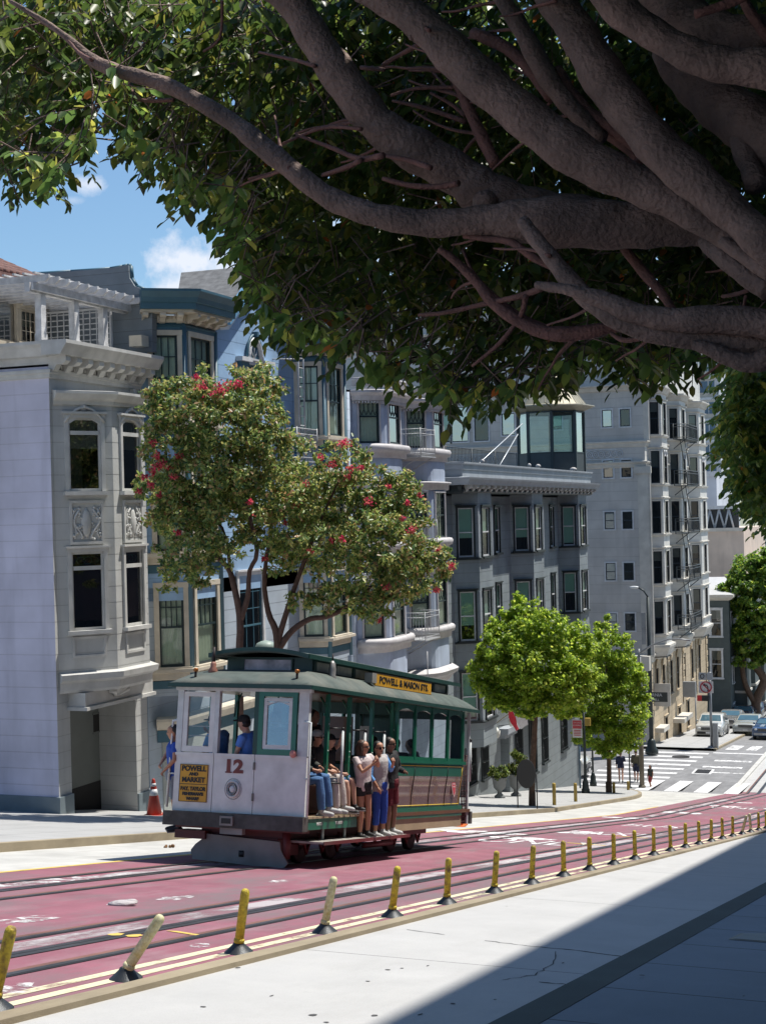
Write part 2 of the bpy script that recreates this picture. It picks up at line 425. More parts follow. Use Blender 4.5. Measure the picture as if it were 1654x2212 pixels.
# paint
W_yel = worn('worn_yellow', (.62, .56, .38), .72, 4, stretch=(1, .35, 1)); W_wht = worn('worn_white', (.72, .72, .72), .62, 3.2)
W_wht2 = worn('worn_white_strong', (.62, .62, .62), .80, 5); W_gold = worn('worn_gold', (.62, .44, .10), .85, 5)
W_spk = worn('worn_white_faint', (.62, .6, .6), .42, 6)
mb = MB(); strip('', -5.62, -5.52, -12, 60, .0095, None, mb=mb); strip('', -5.82, -5.72, -12, 60, .0095, None, mb=mb)
tag(mb.build('lane_edge_lines', W_yel), kind='structure')
mb = MB(); strip('', -11.5, -11.4, -12, 60, .0095, None, mb=mb); tag(mb.build('yellow_edge_line', W_gold), kind='structure')
def blot(mb, px, py, w, l, h=.010, n=14):
    c = og(px, py); vs = [(c.x, c.y, gz(c.y) + h)]
    for i in range(n):
        a = 2 * pi * i / n; r = random.uniform(.6, 1.1)
        x = c.x + math.cos(a) * w * r; y = c.y + math.sin(a) * l * r; vs.append((x, y, gz(y) + h))
    mb.add(vs, [(0, i + 1, (i + 1) % n + 1) for i in range(n)])
mb = MB()
for px, py, w, l in [(60, 1908, .14, 1.6), (150, 1903, .12, 1.5), (250, 1897, .12, 1.3), (50, 1990, .18, .5), (90, 1988, .1, .4), (375, 1943, .16, .4), (262, 1956, .13, .2), (430, 2045, .1, .2), (20, 2142, .2, .35),
                     (605, 1905, .14, .5), (1110, 1862, .2, .9)]: blot(mb, px, py, w, l)
tag(mb.build('worn_patches', W_spk), kind='structure')
# faded lane words
def roadword(s, y, xc, size, sy, m):
    T = Matrix.Translation((xc, y, gz(y) + .0115)) @ Rx(-math.atan(.176 if y < 52 else .155)) @ Matrix.Diagonal((1, sy, 1, 1))
    o = text_mesh('road_lettering', s, size, T, m, depth=0); tag(o, kind='structure'); return o
roadword('ONLY', 30.5, -8.4, .95, 2.6, W_wht); roadword('TAXI', 36.5, -8.4, .95, 2.6, W_wht); roadword('BUS', 43, -8.4, .95, 2.6, W_wht)
roadword('ONLY', 62, -8.4, .95, 2.6, W_wht)
mb = MB()
for y in (24.0, 49, 54.5, 69, 74): blot_y = y
for px, py, w, l in [(1560, 1742, .9, .5), (1600, 1735, .7, .5), (1470, 1757, .9, .7), (1350, 1768, .8, .8), (1250, 1800, .5, .9), (1050, 1800, 1.2, .8), (1130, 1812, .9, .6)]: blot(mb, px, py, w, l)
tag(mb.build('worn_paint_patches', W_wht), kind='structure')
# little yellow marks by the slot
mb = MB()
for px, py in [(252, 2022), (292, 2025)]: blot(mb, px, py, .07, .12, .014)
a = og(370, 2014); b = og(440, 2025); q = V((.05, .02, 0))
mb.add([(p.x, p.y, gz(p.y) + .0115) for p in (a - q, a + q, b + q, b - q)], [(0, 1, 2, 3)])
for y in (31, 35.5): mb.add([(x, yy, gz(yy) + .0115) for x, yy in ((-7.9, y), (-7.0, y - .3), (-7.0, y - .15), (-7.9, y + .15))], [(0, 1, 2, 3)])
tag(mb.build('yellow_tick_marks', W_gold), kind='structure')
# crosswalks
mb = MB()
for i in range(9):
    y = 80.6 + i * 1.72; x0 = -20.4 + i * .15; x1 = -15.6 + i * .1
    mb.add([(x0, y, gz(y) + .01), (x1, y, gz(y) + .01), (x1, y + .62, gz(y + .62) + .01), (x0, y + .62, gz(y + .62) + .01)], [(0, 1, 2, 3)])
for i in range(4):
    x = -16.2 + i * 1.55
    mb.add([(x, 78.3, gz(78.3) + .012), (x + .75, 78.3, gz(78.3) + .012), (x + .75, 83.4, gz(83.4) + .012), (x, 83.4, gz(83.4) + .012)], [(0, 1, 2, 3)])
for i in range(8):
    x = -11 + i * 1.5
    mb.add([(x, 95.2, gz(95.2) + .014), (x + .7, 95.2, gz(95.2) + .014), (x + .7, 98.4, gz(98.4) + .014), (x, 98.4, gz(98.4) + .014)], [(0, 1, 2, 3)])
mb.add([(-14.6, 95, gz(95) + .012), (-11.4, 95, gz(95) + .012), (-11.4, 95.4, gz(95.4) + .012), (-14.6, 95.4, gz(95.4) + .012)], [(0, 1, 2, 3)])
tag(mb.build('crosswalk_markings', W_wht2), kind='structure')
mb = MB()
for y0, y1, x0, x1 in [(91.5, 92.1, -14, -11.8), (88.8, 89.4, -14.3, -12), (86.8, 87.1, -14.4, -11.6), (97.5, 101, -14.2, -13.4), (97.5, 101, -12.9, -12.2)]:
    mb.add([(x0, y0, gz(y0) + .012), (x1, y0, gz(y0) + .012), (x1, y1, gz(y1) + .012), (x0, y1, gz(y1) + .012)], [(0, 1, 2, 3)])
tag(mb.build('faded_stop_lines', W_wht), kind='structure')
# cracks and scraps
mb = MB()
def crack(pts, wd=.012, h=.009):
    w = [og(*p) for p in pts]; q = []
    for a, b in zip(w, w[1:]):
        for i in range(6): q.append(a.lerp(b, i / 6) + V((random.uniform(-.02, .02), random.uniform(-.02, .02), 0)))
    q.append(w[-1]); vs = []
    for i, p in enumerate(q):
        t = (q[min(i + 1, len(q) - 1)] - q[max(0, i - 1)]).normalized(); s = V((t.y, -t.x, 0)) * wd * random.uniform(.4, 1.2) / 2
        vs += [(p.x - s.x, p.y - s.y, gz(p.y) + h), (p.x + s.x, p.y + s.y, gz(p.y) + h)]
    mb.add(vs, [(2 * i, 2 * i + 1, 2 * i + 3, 2 * i + 2) for i in range(len(q) - 1)])
crack([(1200, 2058), (1190, 2090), (1150, 2110), (1085, 2120)]); crack([(1050, 2035), (1150, 2047), (1240, 2055), (1402, 2076)], .018)
crack([(1160, 2125), (1230, 2130), (1300, 2142)], .014); crack([(880, 2010), (960, 2022)], .012)
tag(mb.build('pavement_cracks', mat('crack_dark', (.05, .05, .05), .9)), kind='structure')
mb = MB()
for i in range(34):
    px, py = random.uniform(100, 1640), random.uniform(1850, 2212)
    if py > 2205 - .257 * px + 14: blot(mb, px, py, random.uniform(.008, .03), random.uniform(.01, .05), .115 if og(px, py).x > -2.6 else .0085, 7)
tag(mb.build('oil_spots', mat('spot_dark', (.07, .07, .07), .9)), kind='structure')
# cover plate in the near sidewalk
t = thing('utility_cover', 'rectangular metal utility cover set in the shaded near sidewalk', 'cover', (0, 0, 0))
a, b, c, d = [og(*p, .1) for p in [(1572, 2030), (1600, 2017), (1720, 2017), (1700, 2040)]]
mb = MB(); zz = lambda p, h: (p.x, p.y, gz(p.y) + .096 + h)
mb.add([zz(p, .006) for p in (a, b, c, d)], [(0, 1, 2, 3)]); mb.build('frame', mat('cover_frame', (.06, .07, .075), .5, .5), t)
mb = MB(); cc = (a + b + c + d) / 4
mb.add([zz(cc + (p - cc) * .86, .010) for p in (a, b, c, d)], [(0, 1, 2, 3)]); mb.build('lid', mat('cover_lid', (.13, .15, .16), .6, .3), t)
# round manhole on the crosswalk, square grating
for px, py, rr in [(1470, 1636, .55), (1518, 1668, .0)]:
    p = og(px, py)
    if rr:
        mb = MB(); mb.lathe([(rr, 0), (rr, .02), (rr * .86, .02), (rr * .84, .014), (0.01, .014)], 24, 0, (p.x, p.y, gz(p.y) + .012))
        tag(mb.build('manhole_cover', mat('manhole', (.03, .03, .032), .6, .6), origin=(p.x, p.y, gz(p.y))), 'dark round manhole cover on the white crosswalk bars', 'manhole')
    else:
        t = thing('drain_grating', 'dark rectangular grating with a white painted outline beyond the crosswalk', 'grating', (p.x, p.y, gz(p.y)))
        mb = MB(); mb.box(p.x - .55, p.x + .55, p.y - .8, p.y + .8, gz(p.y) - .01, gz(p.y) + .03); mb.build('painted_rim', mat('rim_white', (.7, .7, .7)), t)
        mb = MB()
        for i in range(9): mb.box(p.x - .4 + i * .09, p.x - .345 + i * .09, p.y - .65, p.y + .65, gz(p.y) + .03, gz(p.y) + .045)
        mb.box(p.x - .42, p.x + .42, p.y - .66, p.y + .66, gz(p.y) + .031, gz(p.y) + .036, 1)
        mb.build('grate', [mat('manhole', (.03, .03, .032)), mat('slot_dark', (0, 0, 0))], t)
# ---------------------------------------------------------------- building kit
M_int = mat('room_dark', (.022, .021, .02), .9, bump=0)
M_white = mat('white_trim', (.60, .61, .62), .55, scale=4, dirt=.15)
M_cream = mat('cream_trim', (.56, .50, .40), .55, scale=4, dirt=.15)
M_sashd = mat('dark_green_sash', (.018, .035, .038), .4, bump=.05)
M_curt = mat('pleated_curtain', (.72, .74, .60), .9, bump=.1, var=.05, scale=9)
M_curtg = mat('green_roller_shade', (.36, .56, .46), .85, bump=.05, var=.05)
M_blind = mat('cream_blind', (.75, .75, .68), .85, bump=.05, var=.04)
G_win = glassmat('window_glass', (.86, .95, .92), .10)
G_blue = glassmat('window_glass_blue', (.45, .62, .72), .55)
G_dark = glassmat('window_glass_dark', (.35, .38, .38), .10)

class Face:
    """a stretch of wall from plan point a to b (outward = right of travel)"""
    def __init__(s, a, b):
        s.a = V((a[0], a[1], 0)); s.b = V((b[0], b[1], 0)); s.d = (s.b - s.a); s.len = s.d.length; s.d.normalize(); s.n = V((s.d.y, -s.d.x, 0))
    def M(s, u, z):
        # local x along the wall, local y INTO the wall, local z up
        return Matrix(((s.d.x, -s.n.x, 0, s.a.x + s.d.x * u), (s.d.y, -s.n.y, 0, s.a.y + s.d.y * u), (0, 0, 1, z), (0, 0, 0, 1)))
def wallgrid(mb, F, z0, z1, ops, m=0):
    us = sorted(set([0, F.len] + [max(0, min(F.len, q)) for o in ops for q in (o[0], o[1])]))
    zs = sorted(set([z0, z1] + [q for o in ops for q in (o[2], o[3])]))
    T = mb.T; mb.T = T @ F.M(0, 0)
    for a, b in zip(us, us[1:]):
        if b - a < 1e-4: continue
        for c, d in zip(zs, zs[1:]):
            if d - c < 1e-4: continue
            mu, mz = (a + b) / 2, (c + d) / 2
            if any(o[0] < mu < o[1] and o[2] < mz < o[3] for o in ops): continue
            mb.add([(a, 0, c), (b, 0, c), (b, 0, d), (a, 0, d)], [(0, 1, 2, 3)], m)
    mb.T = T
def window(par, F, u, z, w, h, st='double', trim=M_white, sash=M_sashd, glass=G_win, cur=M_curt, cov=1.0, surround=.12, sill=True, deep=.06, lintel=True, room=.7, tlabel=None, proud=.05, cfrac=None, head=0, upcols=2):
    """real recessed window: surround, sashes, muntins, glass, curtain, room behind"""
    mb = MB(); mb.T = F.M(u, z); x0, x1 = -w / 2, w / 2
    TR, SA, IN = 0, 1, 2
    # reveals and room box
    for (a, b, c, d) in (((x0, 0, 0), (x0, room, 0), (x0, room, h), (x0, 0, h)), ((x1, 0, 0), (x1, 0, h), (x1, room, h), (x1, room, 0)),
                         ((x0, 0, 0), (x1, 0, 0), (x1, room, 0), (x0, room, 0)), ((x0, 0, h), (x0, room, h), (x1, room, h), (x1, 0, h))):
        A, B, Cc, D = V(a), V(b), V(c), V(d)
        mb.add([A, B, Cc, D], [(0, 1, 2, 3)], IN)
    mb.add([(x0, room, 0), (x1, room, 0), (x1, room, h), (x0, room, h)], [(0, 1, 2, 3)], IN)
    t = surround; p = -proud
    if t:
        mb.box(x0 - t, x0, p, .03, 0, h, TR); mb.box(x1, x1 + t, p, .03, 0, h, TR)
        mb.box(x0 - t - .01, x1 + t + .01, p - .012, .03, h, h + t, TR)
        if lintel: mb.box(x0 - t - .05, x1 + t + .05, p - .06, .02, h + t, h + t + .05, TR)
        if sill: mb.box(x0 - t - .05, x1 + t + .05, p - .09, .05, -.09, 0, TR)
        else: mb.box(x0 - t - .01, x1 + t + .01, p - .012, .03, -t, 0, TR)
    s = .05; y0, y1 = deep - .05, deep
    mb.box(x0, x0 + s, y0, y1, 0, h, SA); mb.box(x1 - s, x1, y0, y1, 0, h, SA); mb.box(x0 + s, x1 - s, y0, y1, 0, s * 1.3, SA); mb.box(x0 + s, x1 - s, y0, y1, h - s, h, SA)
    a, b = x0 + s, x1 - s; mid = h * .5
    def vb(x, za, zb, q=.018): mb.box(x - q / 2, x + q / 2, y0 + .01, y1 - .008, za, zb, SA)
    def hb(z, xa, xb, q=.018): mb.box(xa, xb, y0 + .012, y1 - .01, z - q / 2, z + q / 2, SA)
    if st in ('double', 'grid', 'lattice', 'six'): mb.box(a, b, y0 - .012, y1, mid - .025, mid + .025, SA)
    if st == 'grid':
        for i in range(1, upcols): vb(a + (b - a) * i / upcols, mid, h - s, .026)
        hb((mid + h) / 2, a, b, .026)
    if st == 'six':
        for i in range(1, upcols): vb(a + (b - a) * i / upcols, s, h - s, .026)
        for k in range(1, 3): hb(mid + (h - mid) * k / 3, a, b)
    if st == 'lattice':
        nn = 4; ww = (b - a) / nn; zb, zt = mid + .05, h - s; q = (zt - zb) * .22
        for i in range(nn):
            xa = a + ww * i; c = [(xa + ww / 2, zb), (xa + ww * .98, zb + q), (xa + ww * .98, zt - q), (xa + ww / 2, zt), (xa + ww * .02, zt - q), (xa + ww * .02, zb + q)]
            for k in range(6):
                m_, n_ = c[k], c[(k + 1) % 6]; mb.tube([(m_[0], y0 + .02, m_[1]), (n_[0], y0 + .02, n_[1])], .013, 4, SA, cap=False)
    if st == 'grid8':
        for i in range(1, 4): vb(a + (b - a) * i / 4, s, h - s)
        for i in range(1, 3): hb(s + (h - s) * i / 3, a, b)
    if st == 'transom':
        mb.box(a, b, y0 - .03, y1, h * .77, h * .77 + .09, TR)
    ob = mb.build('window', [trim, sash, M_int], par)
    if tlabel: ob['label'] = tlabel
    g = MB(); g.T = F.M(u, z); g.add([(a, y1 - .02, s), (b, y1 - .02, s), (b, y1 - .02, h - s), (a, y1 - .02, h - s)], [(0, 1, 2, 3)]); g.build('pane', glass, ob)
    if cur and cov > 0:
        c = MB(); c.T = F.M(u, z); zb = h - .02 - (h - .06) * cov; n_ = 18 if cur in (M_curt,) else 2; c.smooth = n_ > 2
        vs = []
        for i in range(n_ + 1):
            x = a + (b - a) * i / n_; yy = y1 + .035 + (.018 * math.sin(i * 2.1) if n_ > 2 else 0)
            vs += [(x, yy, zb), (x, yy, h - .02)]
        c.add(vs, [(2 * i, 2 * i + 2, 2 * i + 3, 2 * i + 1) for i in range(n_)]); c.build('curtain', cur, ob)
    return ob
def op(u, z, w, h): return (u - w / 2, u + w / 2, z, z + h)
def bracket(mb, F, u, z, w=.1, d=.3, h=.28, m=0):
    """scrolled bracket under a cornice, top at z"""
    T = mb.T; mb.T = T @ F.M(u, z)
    pts = [(0, 0), (-d, 0), (-d, -h * .3), (-d * .8, -h * .48), (-d * .45, -h * .5), (-d * .3, -h * .8), (0, -h)]
    mb.ext([(p[0], p[1]) for p in pts], -w / 2, w / 2, 'x', m); mb.T = T
def brackets(mb, F, z, step, a=.1, b=None, **k):
    b = F.len - .1 if b is None else b; n_ = max(1, round((b - a) / step))
    for i in range(n_ + 1): bracket(mb, F, a + (b - a) * i / n_, z, **k)
def dentils(mb, F, z, step=.09, h=.06, d=.05, m=0, a=.03, b=None):
    T = mb.T; mb.T = T @ F.M(0, z); b = (F.len if b is None else b) - .03; u = a
    while u < b: mb.box(u, u + step * .55, -d, .001, 0, h, m); u += step
    mb.T = T
def Fz(px, py, X=-19): p = atX(px, py, X); return p.y, p.z
def railing(name, par, F, u0, u1, z, d, h=1.0, m=None, step=.11, floor=True, brace=True, r=.012):
    mb = MB(); mb.T = F.M(0, z)
    P = [(u0, -.02), (u0, -d), (u1, -d), (u1, -.02)]
    for (a, b) in zip(P, P[1:]):
        for zz in (h, .08, h * .82): mb.tube([(a[0], a[1], zz), (b[0], b[1], zz)], r * 1.2, 5)
        L_ = math.hypot(b[0] - a[0], b[1] - a[1]); k = max(1, int(L_ / step))
        for i in range(k + 1):
            t = i / k; x = a[0] + (b[0] - a[0]) * t; y = a[1] + (b[1] - a[1]) * t; mb.tube([(x, y, 0), (x, y, h)], r * .75, 4, cap=False)
    for (x, y) in P: mb.tube([(x, y, -.02), (x, y, h + .04)], r * 1.6, 5)
    if floor: mb.box(u0 - .03, u1 + .03, -d - .03, 0, -.06, -.02)
    if brace:
        for x in (u0 + .1, u1 - .1): mb.tube([(x, -d + .05, -.05), (x, -.01, -.7)], r * 1.5, 5)
    return mb.build(name, m, par)

# ================================================================ house 1: pale house at the left
M_lh = mat('pale_grey_boards', (.47, .475, .46), .7, lines=.37, lined=.35, stain=.35, dirt=.2, scale=1.2)
M_lhs = mat('grey_boards_shade_violet', (.54, .53, .64), .7, lines=.37, lined=.30, stain=.45, dirt=.35, dirtcol=(.30, .30, .33), scale=1.0)  # violet of the shaded side wall painted into the board colour
M_lht = mat('pale_grey_trim', (.52, .515, .49), .6, stain=.25, dirt=.15, scale=3)
M_lhb = mat('bluegrey_plinth', (.16, .20, .22), .75, dirt=.5, scale=2)
M_gdoor = mat('grey_garage_door', (.15, .165, .155), .55, var=.06)
Y0, Y1 = 28.72, 32.72
zb = gz(29) ; RT = 3.62
t = thing('pale_house', 'pale grey house with a bay window and deep garage entrance at the left edge', 'house', (-19, Y0, zb))
LH = t
mb = MB(); FS = Face((-34, Y0), (-19, Y0)); FF = Face((-19, Y0), (-19, Y1)); FB = Face((-19, Y1), (-34, Y1))
wallgrid(mb, FS, -9, RT, [], 1)
gu0, gu1 = .52, 3.42; ztop = -4.22
wallgrid(mb, FF, -9, RT, [(gu0, gu1, -9, ztop)], 0)
wallgrid(mb, FB, -9, RT, [], 0)
mb.T = Matrix.Identity(4)
mb.box(-34, -19.0, Y0, Y1, RT - .05, RT, 2)
# garage recess: side reveals, ceiling, door
D = 1.05
a, b = Y0 + gu0, Y0 + gu1
mb.add([(-19, b, -9), (-19 - D, b, -9), (-19 - D, b, ztop), (-19, b, ztop)], [(0, 1, 2, 3)], 0)
mb.add([(-19, a, -9), (-19, a, ztop), (-19 - D, a, ztop), (-19 - D, a, -9)], [(0, 1, 2, 3)], 0)
mb.add([(-19, a, ztop), (-19, b, ztop), (-19 - D, b, ztop), (-19 - D, a, ztop)], [(0, 1, 2, 3)], 0)
mb.build('wall', [M_lh, M_lhs, M_lht], t)
mb = MB(); zg = gz(30) + .14
mb.box(-19 - D - .05, -19 - D, a, b, zg + .35, ztop, 0); mb.box(-19 - D - .04, -19 - D + .01, a, b, zg - 1, zg + .35, 1)
dr = mb.build('garage_door', [M_gdoor, M_int], t)
q0 = atX(202, 1582, -19 - D); q1 = atX(216, 1541, -19 - D); mb = MB(); mb.box(-19 - D, -19 - D + .012, q0.y, q1.y, q0.z, q1.z, 0); mb.box(-19 - D, -19 - D + .022, q0.y - .04, q1.y + .04, q0.z - .04, q0.z, 1); mb.box(-19 - D, -19 - D + .022, q0.y - .04, q1.y + .04, q1.z, q1.z + .04, 1)
mb.build('door_window', [M_int, M_gdoor], dr)
# plinth
mb = MB(); zp = gz(29) + .14 + .42
mb.box(-34, -18.94, Y0 - .06, Y0 - .001, -9, zp); mb.box(-18.999, -18.94, Y0 - .001, Y0 + gu0, -9, zp)
mb.box(-18.999, -18.95, Y0 + gu1, Y1, -9, gz(32) + .14 + .4)
mb.build('plinth', M_lhb, t)
# bay
BX = -18.15; by = [Y0 + .12, Y0 + 1.25, Y0 + 2.72, Y0 + 3.62]
bp = [(-19, by[0]), (BX, by[1]), (BX, by[2]), (-19, by[3])]
BF = [Face(bp[i], bp[i + 1]) for i in range(3)]
zB0, zB1 = -3.42, 2.82
mb = MB(); f0, f1, f2 = BF
ws0 = .62; wz = dict(up=(-.02, 2.42), lo=(-2.95, 2.02))
zu, hu = .74, 1.68; zl, hl = -2.44, 1.79
ops0 = [op(f0.len * .52, zu, .78, hu), op(f0.len * .52, zl, .78, hl)]; ops1 = [op(f1.len * .55, zu, .82, hu), op(f1.len * .55, zl, .82, hl)]
wallgrid(mb, f0, zB0, zB1, ops0); wallgrid(mb, f1, zB0, zB1, ops1); wallgrid(mb, f2, zB0, zB1, [])
bay = mb.build('bay', [M_lh], t)
for F, u, w in ((f0, f0.len * .52, .78), (f1, f1.len * .55, .82)):
    o = window(bay, F, u, zu, w, hu, 'transom', M_lht, M_lht, G_dark, M_blind, .42, surround=.09, sill=True)
    # arched head filler with crown moulding
    m2 = MB(); m2.T = F.M(u, zu)
    pts = [(-w / 2, hu)] + [(-w / 2 + w * i / 10, hu - .16 * (2 * i / 10 - 1) ** 2 * 1.0) for i in range(11)] + [(w / 2, hu)]
    m2.ext(pts, -.03, .08, 'y'); m2.tube([(-w / 2 - .09 + (w + .18) * i / 10, -.05, hu + .24 - .34 * (2 * i / 10 - 1) ** 2 * 1.0) for i in range(11)], .035, 6)
    for i in range(7): m2.tube([(-.2 + i * .067, .05, hu - .36), (-.2 + i * .067 + .03 * (-1) ** i, .05, hu - .14)], .006, 3)
    # keystone cartouche
    m2.lathe([(.02, 0), (.08, .03), (.10, .10), (.08, .18), (.03, .23)], 10, 0, (0, 0, hu + .14), 1, .5); m2.ball((0, -.06, hu + .26), .04)
    m2.build('arched_head', M_lht, bay)
    o = window(bay, F, u, zl, w, hl, 'transom', M_lht, M_lht, G_dark, mat('plum_curtain', (.12, .06, .07), .9), .9, surround=.09, sill=True)
    # leaded transom pattern
    m2 = MB(); m2.T = F.M(u, zl + hl * .89)
    for i in range(4): m2.tube([(.16 * math.cos(a_ / 8 * 2 * pi) * (1.2 if i % 2 else .7) + (-.12 + .08 * i), .09, .09 * math.sin(a_ / 8 * 2 * pi)) for a_ in range(9)], .005, 3, cap=False)
    m2.build('leaded_transom', mat('lead_came', (.25, .35, .33), .5), o)
    # carved panel between
    m2 = MB(); m2.T = F.M(u, -.28); ww = w / 2 + .02
    for (x0, x1, z0, z1) in ((-ww, ww, .88, .94), (-ww, ww, -.06, 0), (-ww, -ww + .06, 0, .88), (ww - .06, ww, 0, .88)): m2.box(x0, x1, -.05, .0, z0 - .13, z1 - .13)
    for s in (-1, 1):
        pts = [(s * (.10 + .20 * math.sin(k * .33) ** 2), -.02, -.06 + .085 * k) for k in range(9)]
        m2.tube(pts, .03, 5); m2.tube([(s * (.30 - .05 * math.sin(k * .8)), -.02, -.04 + .075 * k) for k in range(10)], .022, 5)
        for k in range(26): m2.ball((s * random.uniform(.12, .33), -.02, random.uniform(-.08, .66)), random.uniform(.018, .04), n=6)
    m2.lathe([(.02, -.04), (.10, .05), (.14, .3), (.09, .52), (.02, .64)], 8, 0, (0, -.01, 0), 1, .4)
    m2.build('carved_panel', M_lht, bay)
    m2 = MB(); m2.T = F.M(u, zl - .62)
    for (x0, x1, z0, z1) in ((-ww, ww, .42, .48), (-ww, ww, 0, .06), (-ww, -ww + .06, .06, .42), (ww - .06, ww, .06, .42)): m2.box(x0, x1, -.035, .0, z0, z1)
    m2.build('recessed_panel', M_lht, bay)
# bay cornice, belt at the base, door header
mb = MB()
mb.sweep(bp, [(0, 2.70), (.05, 2.72), (.07, 2.80), (.16, 2.86), (.24, 2.96), (.24, 3.02), (0, 3.05)])
mb.add([(-19, by[0], 3.03), (BX, by[1], 3.03), (BX, by[2], 3.03), (-19, by[3], 3.03)], [(0, 1, 2, 3)])
mb.build('bay_cornice', M_lht, bay)
mb = MB()
mb.sweep(bp, [(0, -3.85), (.04, -3.78), (.06, -3.62), (.18, -3.55), (.20, -3.42), (0, -3.38)])
mb.add([(-19, by[0], -3.80), (BX, by[1], -3.80), (BX, by[2], -3.80), (-19, by[3], -3.80)], [(0, 1, 2, 3)])
mb.build('bay_base_moulding', M_lht, bay)
mb = MB(); mb.box(-19, -18.55, Y0 + gu0 - .05, Y0 + gu1 + .1, -4.22, -3.86); mb.box(-19, -18.48, Y0 + gu0 - .1, Y0 + gu1 + .14, -4.26, -4.18)
for k in range(7):
    a_ = -1.1 + k * .37
    mb.tube([(-18.53, Y0 + 1.75, -4.05), (-18.38, Y0 + 1.75 + .32 * math.sin(a_), -4.05 + .28 * math.cos(a_)), (-18.42, Y0 + 1.75 + .5 * math.sin(a_), -4.05 + .3 * math.cos(a_))], [.05, .07, .03], 6)
mb.build('carved_door_header', M_lht, t)
# main cornice
mb = MB(); path = [(-34, Y0), (-19, Y0), (-19, Y1)]
mb.sweep(path, [(0, 3.30), (.06, 3.32), (.06, 3.40), (.1, 3.42), (.1, 3.5), (.0, 3.5)])
mb.sweep([(-34, Y0), (-19, Y0)], [(0, 3.78), (.12, 3.80), (.2, 3.98), (.28, 4.05), (.28, 4.12), (0, 4.14)])
mb.sweep([(-19.002, Y0 - .28), (-19, Y1 + .12)], [(0, 3.80), (.50, 3.80), (.56, 3.90), (.66, 4.04), (.66, 4.12), (0, 4.14)])
mb.box(-34, -19, Y0 + .001, Y1, 3.62, 4.11)
dentils(mb, FF, 3.52, .11, .09, .09)
brackets(mb, FF, 3.80, .46, a=.1, b=FF.len - .1, w=.2, d=.46, h=.40)
mb.box(-19.001, -18.9, Y1 - .45, Y1 - .3, 2.9, 3.3)
mb.build('cornice', M_lht, t)
mb = MB(); pts = [(p.y, p.z) for p in (atX(300, 1065, -18.95), atX(309, 1370, -18.95))]
mb.tube([(-18.93, Y1 - .05, 3.3), (-18.93, Y1 - .05, -2.1)], .035, 6); mb.build('downpipe', M_cream, t)
# penthouse on the roof, set back, with tile roof
M_ph = mat('penthouse_stucco', (.42, .42, .41), .8, dirt=.2)
M_tile = mat('clay_roof_tile', (.17, .085, .07), .8, var=.35, scale=6, bump=.5)
PX = -21.6
t2 = MB(); FP = Face((PX, 24.5), (PX, 32.5)); zf, zr = 4.12, 6.05
wins = [(atX(12, 690, PX).y - 24.5, 4.5, 1.0, 1.1), (atX(58, 690, PX).y - 24.5, 4.55, .85, .85), (atX(118, 690, PX).y - 24.5, 4.4, .75, 1.1)]
wallgrid(t2, FP, zf, zr, [op(*w_) for w_ in wins]); wallgrid(t2, Face((-34, 24.5), (PX, 24.5)), zf, zr, [])
ph = t2.build('penthouse', M_ph, LH)
for w_, gl in zip(wins, (G_blue, G_dark, G_dark)): window(ph, FP, *w_, st='grid8' if w_[2] < .9 else 'x', trim=M_cream, sash=M_cream, glass=gl, cov=.5, surround=.08)
mb = MB(); ex = PX + .5
for i in range(9):                                            # rows of half round tiles
    for j in range(32):
        y = 24.0 + j * .26; s0 = i * .36
        p0 = V((ex - s0, y, zr + s0 * .45)); p1 = V((ex - s0 - .40, y, zr + (s0 + .40) * .45 + .02))
        mb.tube([p0 + V((0, 0, .05)), p1 + V((0, 0, .03))], [.12, .10], 6, sq=(1, .6))
mb.box(ex - .03, ex + .03, 23.9, 32.3, zr - .12, zr + .02); mb.add([(ex, 23.9, zr - .02), (ex, 32.3, zr - .02), (ex - 3.6, 32.3, zr + 1.6), (ex - 3.6, 23.9, zr + 1.6)], [(0, 1, 2, 3)])
mb.build('tile_roof', M_tile, ph)
# pergola standing on the roof terrace
M_perg = mat('weathered_white_timber', (.58, .58, .58), .75, var=.2, scale=6, bump=.5, stain=.3)
t = thing('pergola', 'weathered white timber pergola on the roof terrace of the pale house', 'pergola', (-19.4, 30, 4.14))
zt = 5.5
for px in (88, 160, 222, 290):
    y = atX(px, 690, -19.35).y; mb = MB(); mb.box(-19.43, -19.27, y - .1, y + .1, 4.13, zt - .25); mb.box(-19.44, -19.26, y - .12, y + .12, 4.13, 4.35)
    mb.build('post', M_perg, t)
mb = MB(); yb0, yb1 = atX(62, 610, -19.3).y, atX(322, 660, -19.2).y
mb.box(-19.42, -19.28, yb0, yb1, zt - .25, zt - .03); mb.box(-19.24, -19.18, yb0, yb1, zt - .21, zt - .04); mb.build('beam', M_perg, t)
n_ = 13
for i in range(n_):
    y = yb0 + .15 + (yb1 - yb0 - .3) * i / (n_ - 1); mb = MB()
    mb.ext([(-23.2, zt - .03), (-18.95, zt - .03), (-18.85, zt + .05), (-18.85, zt + .13), (-23.2, zt + .13)], y - .035, y + .035, 'y'); mb.build('rafter', M_perg, t)
mb = MB()
for i in range(16): x = -19.1 - i * .27; mb.box(x - .03, x + .03, yb0 - .1, yb1 + .1, zt + .131, zt + .17)
mb.build('slats', M_perg, t)
t = thing('trellis_screen', 'white square lattice trellis screen behind the pergola posts', 'trellis', (-20.6, 32.4, 4.14))
mb = MB(); xs0, xs1 = -21.9, -19.6
for i in range(13): x = xs0 + (xs1 - xs0) * i / 12; mb.box(x - .014, x + .014, 32.38, 32.40, 4.14, 5.35)
for i in range(9): z = 4.2 + 1.1 * i / 8; mb.box(xs0, xs1, 32.402, 32.42, z - .014, z + .014)
mb.build('lattice', M_white, t)
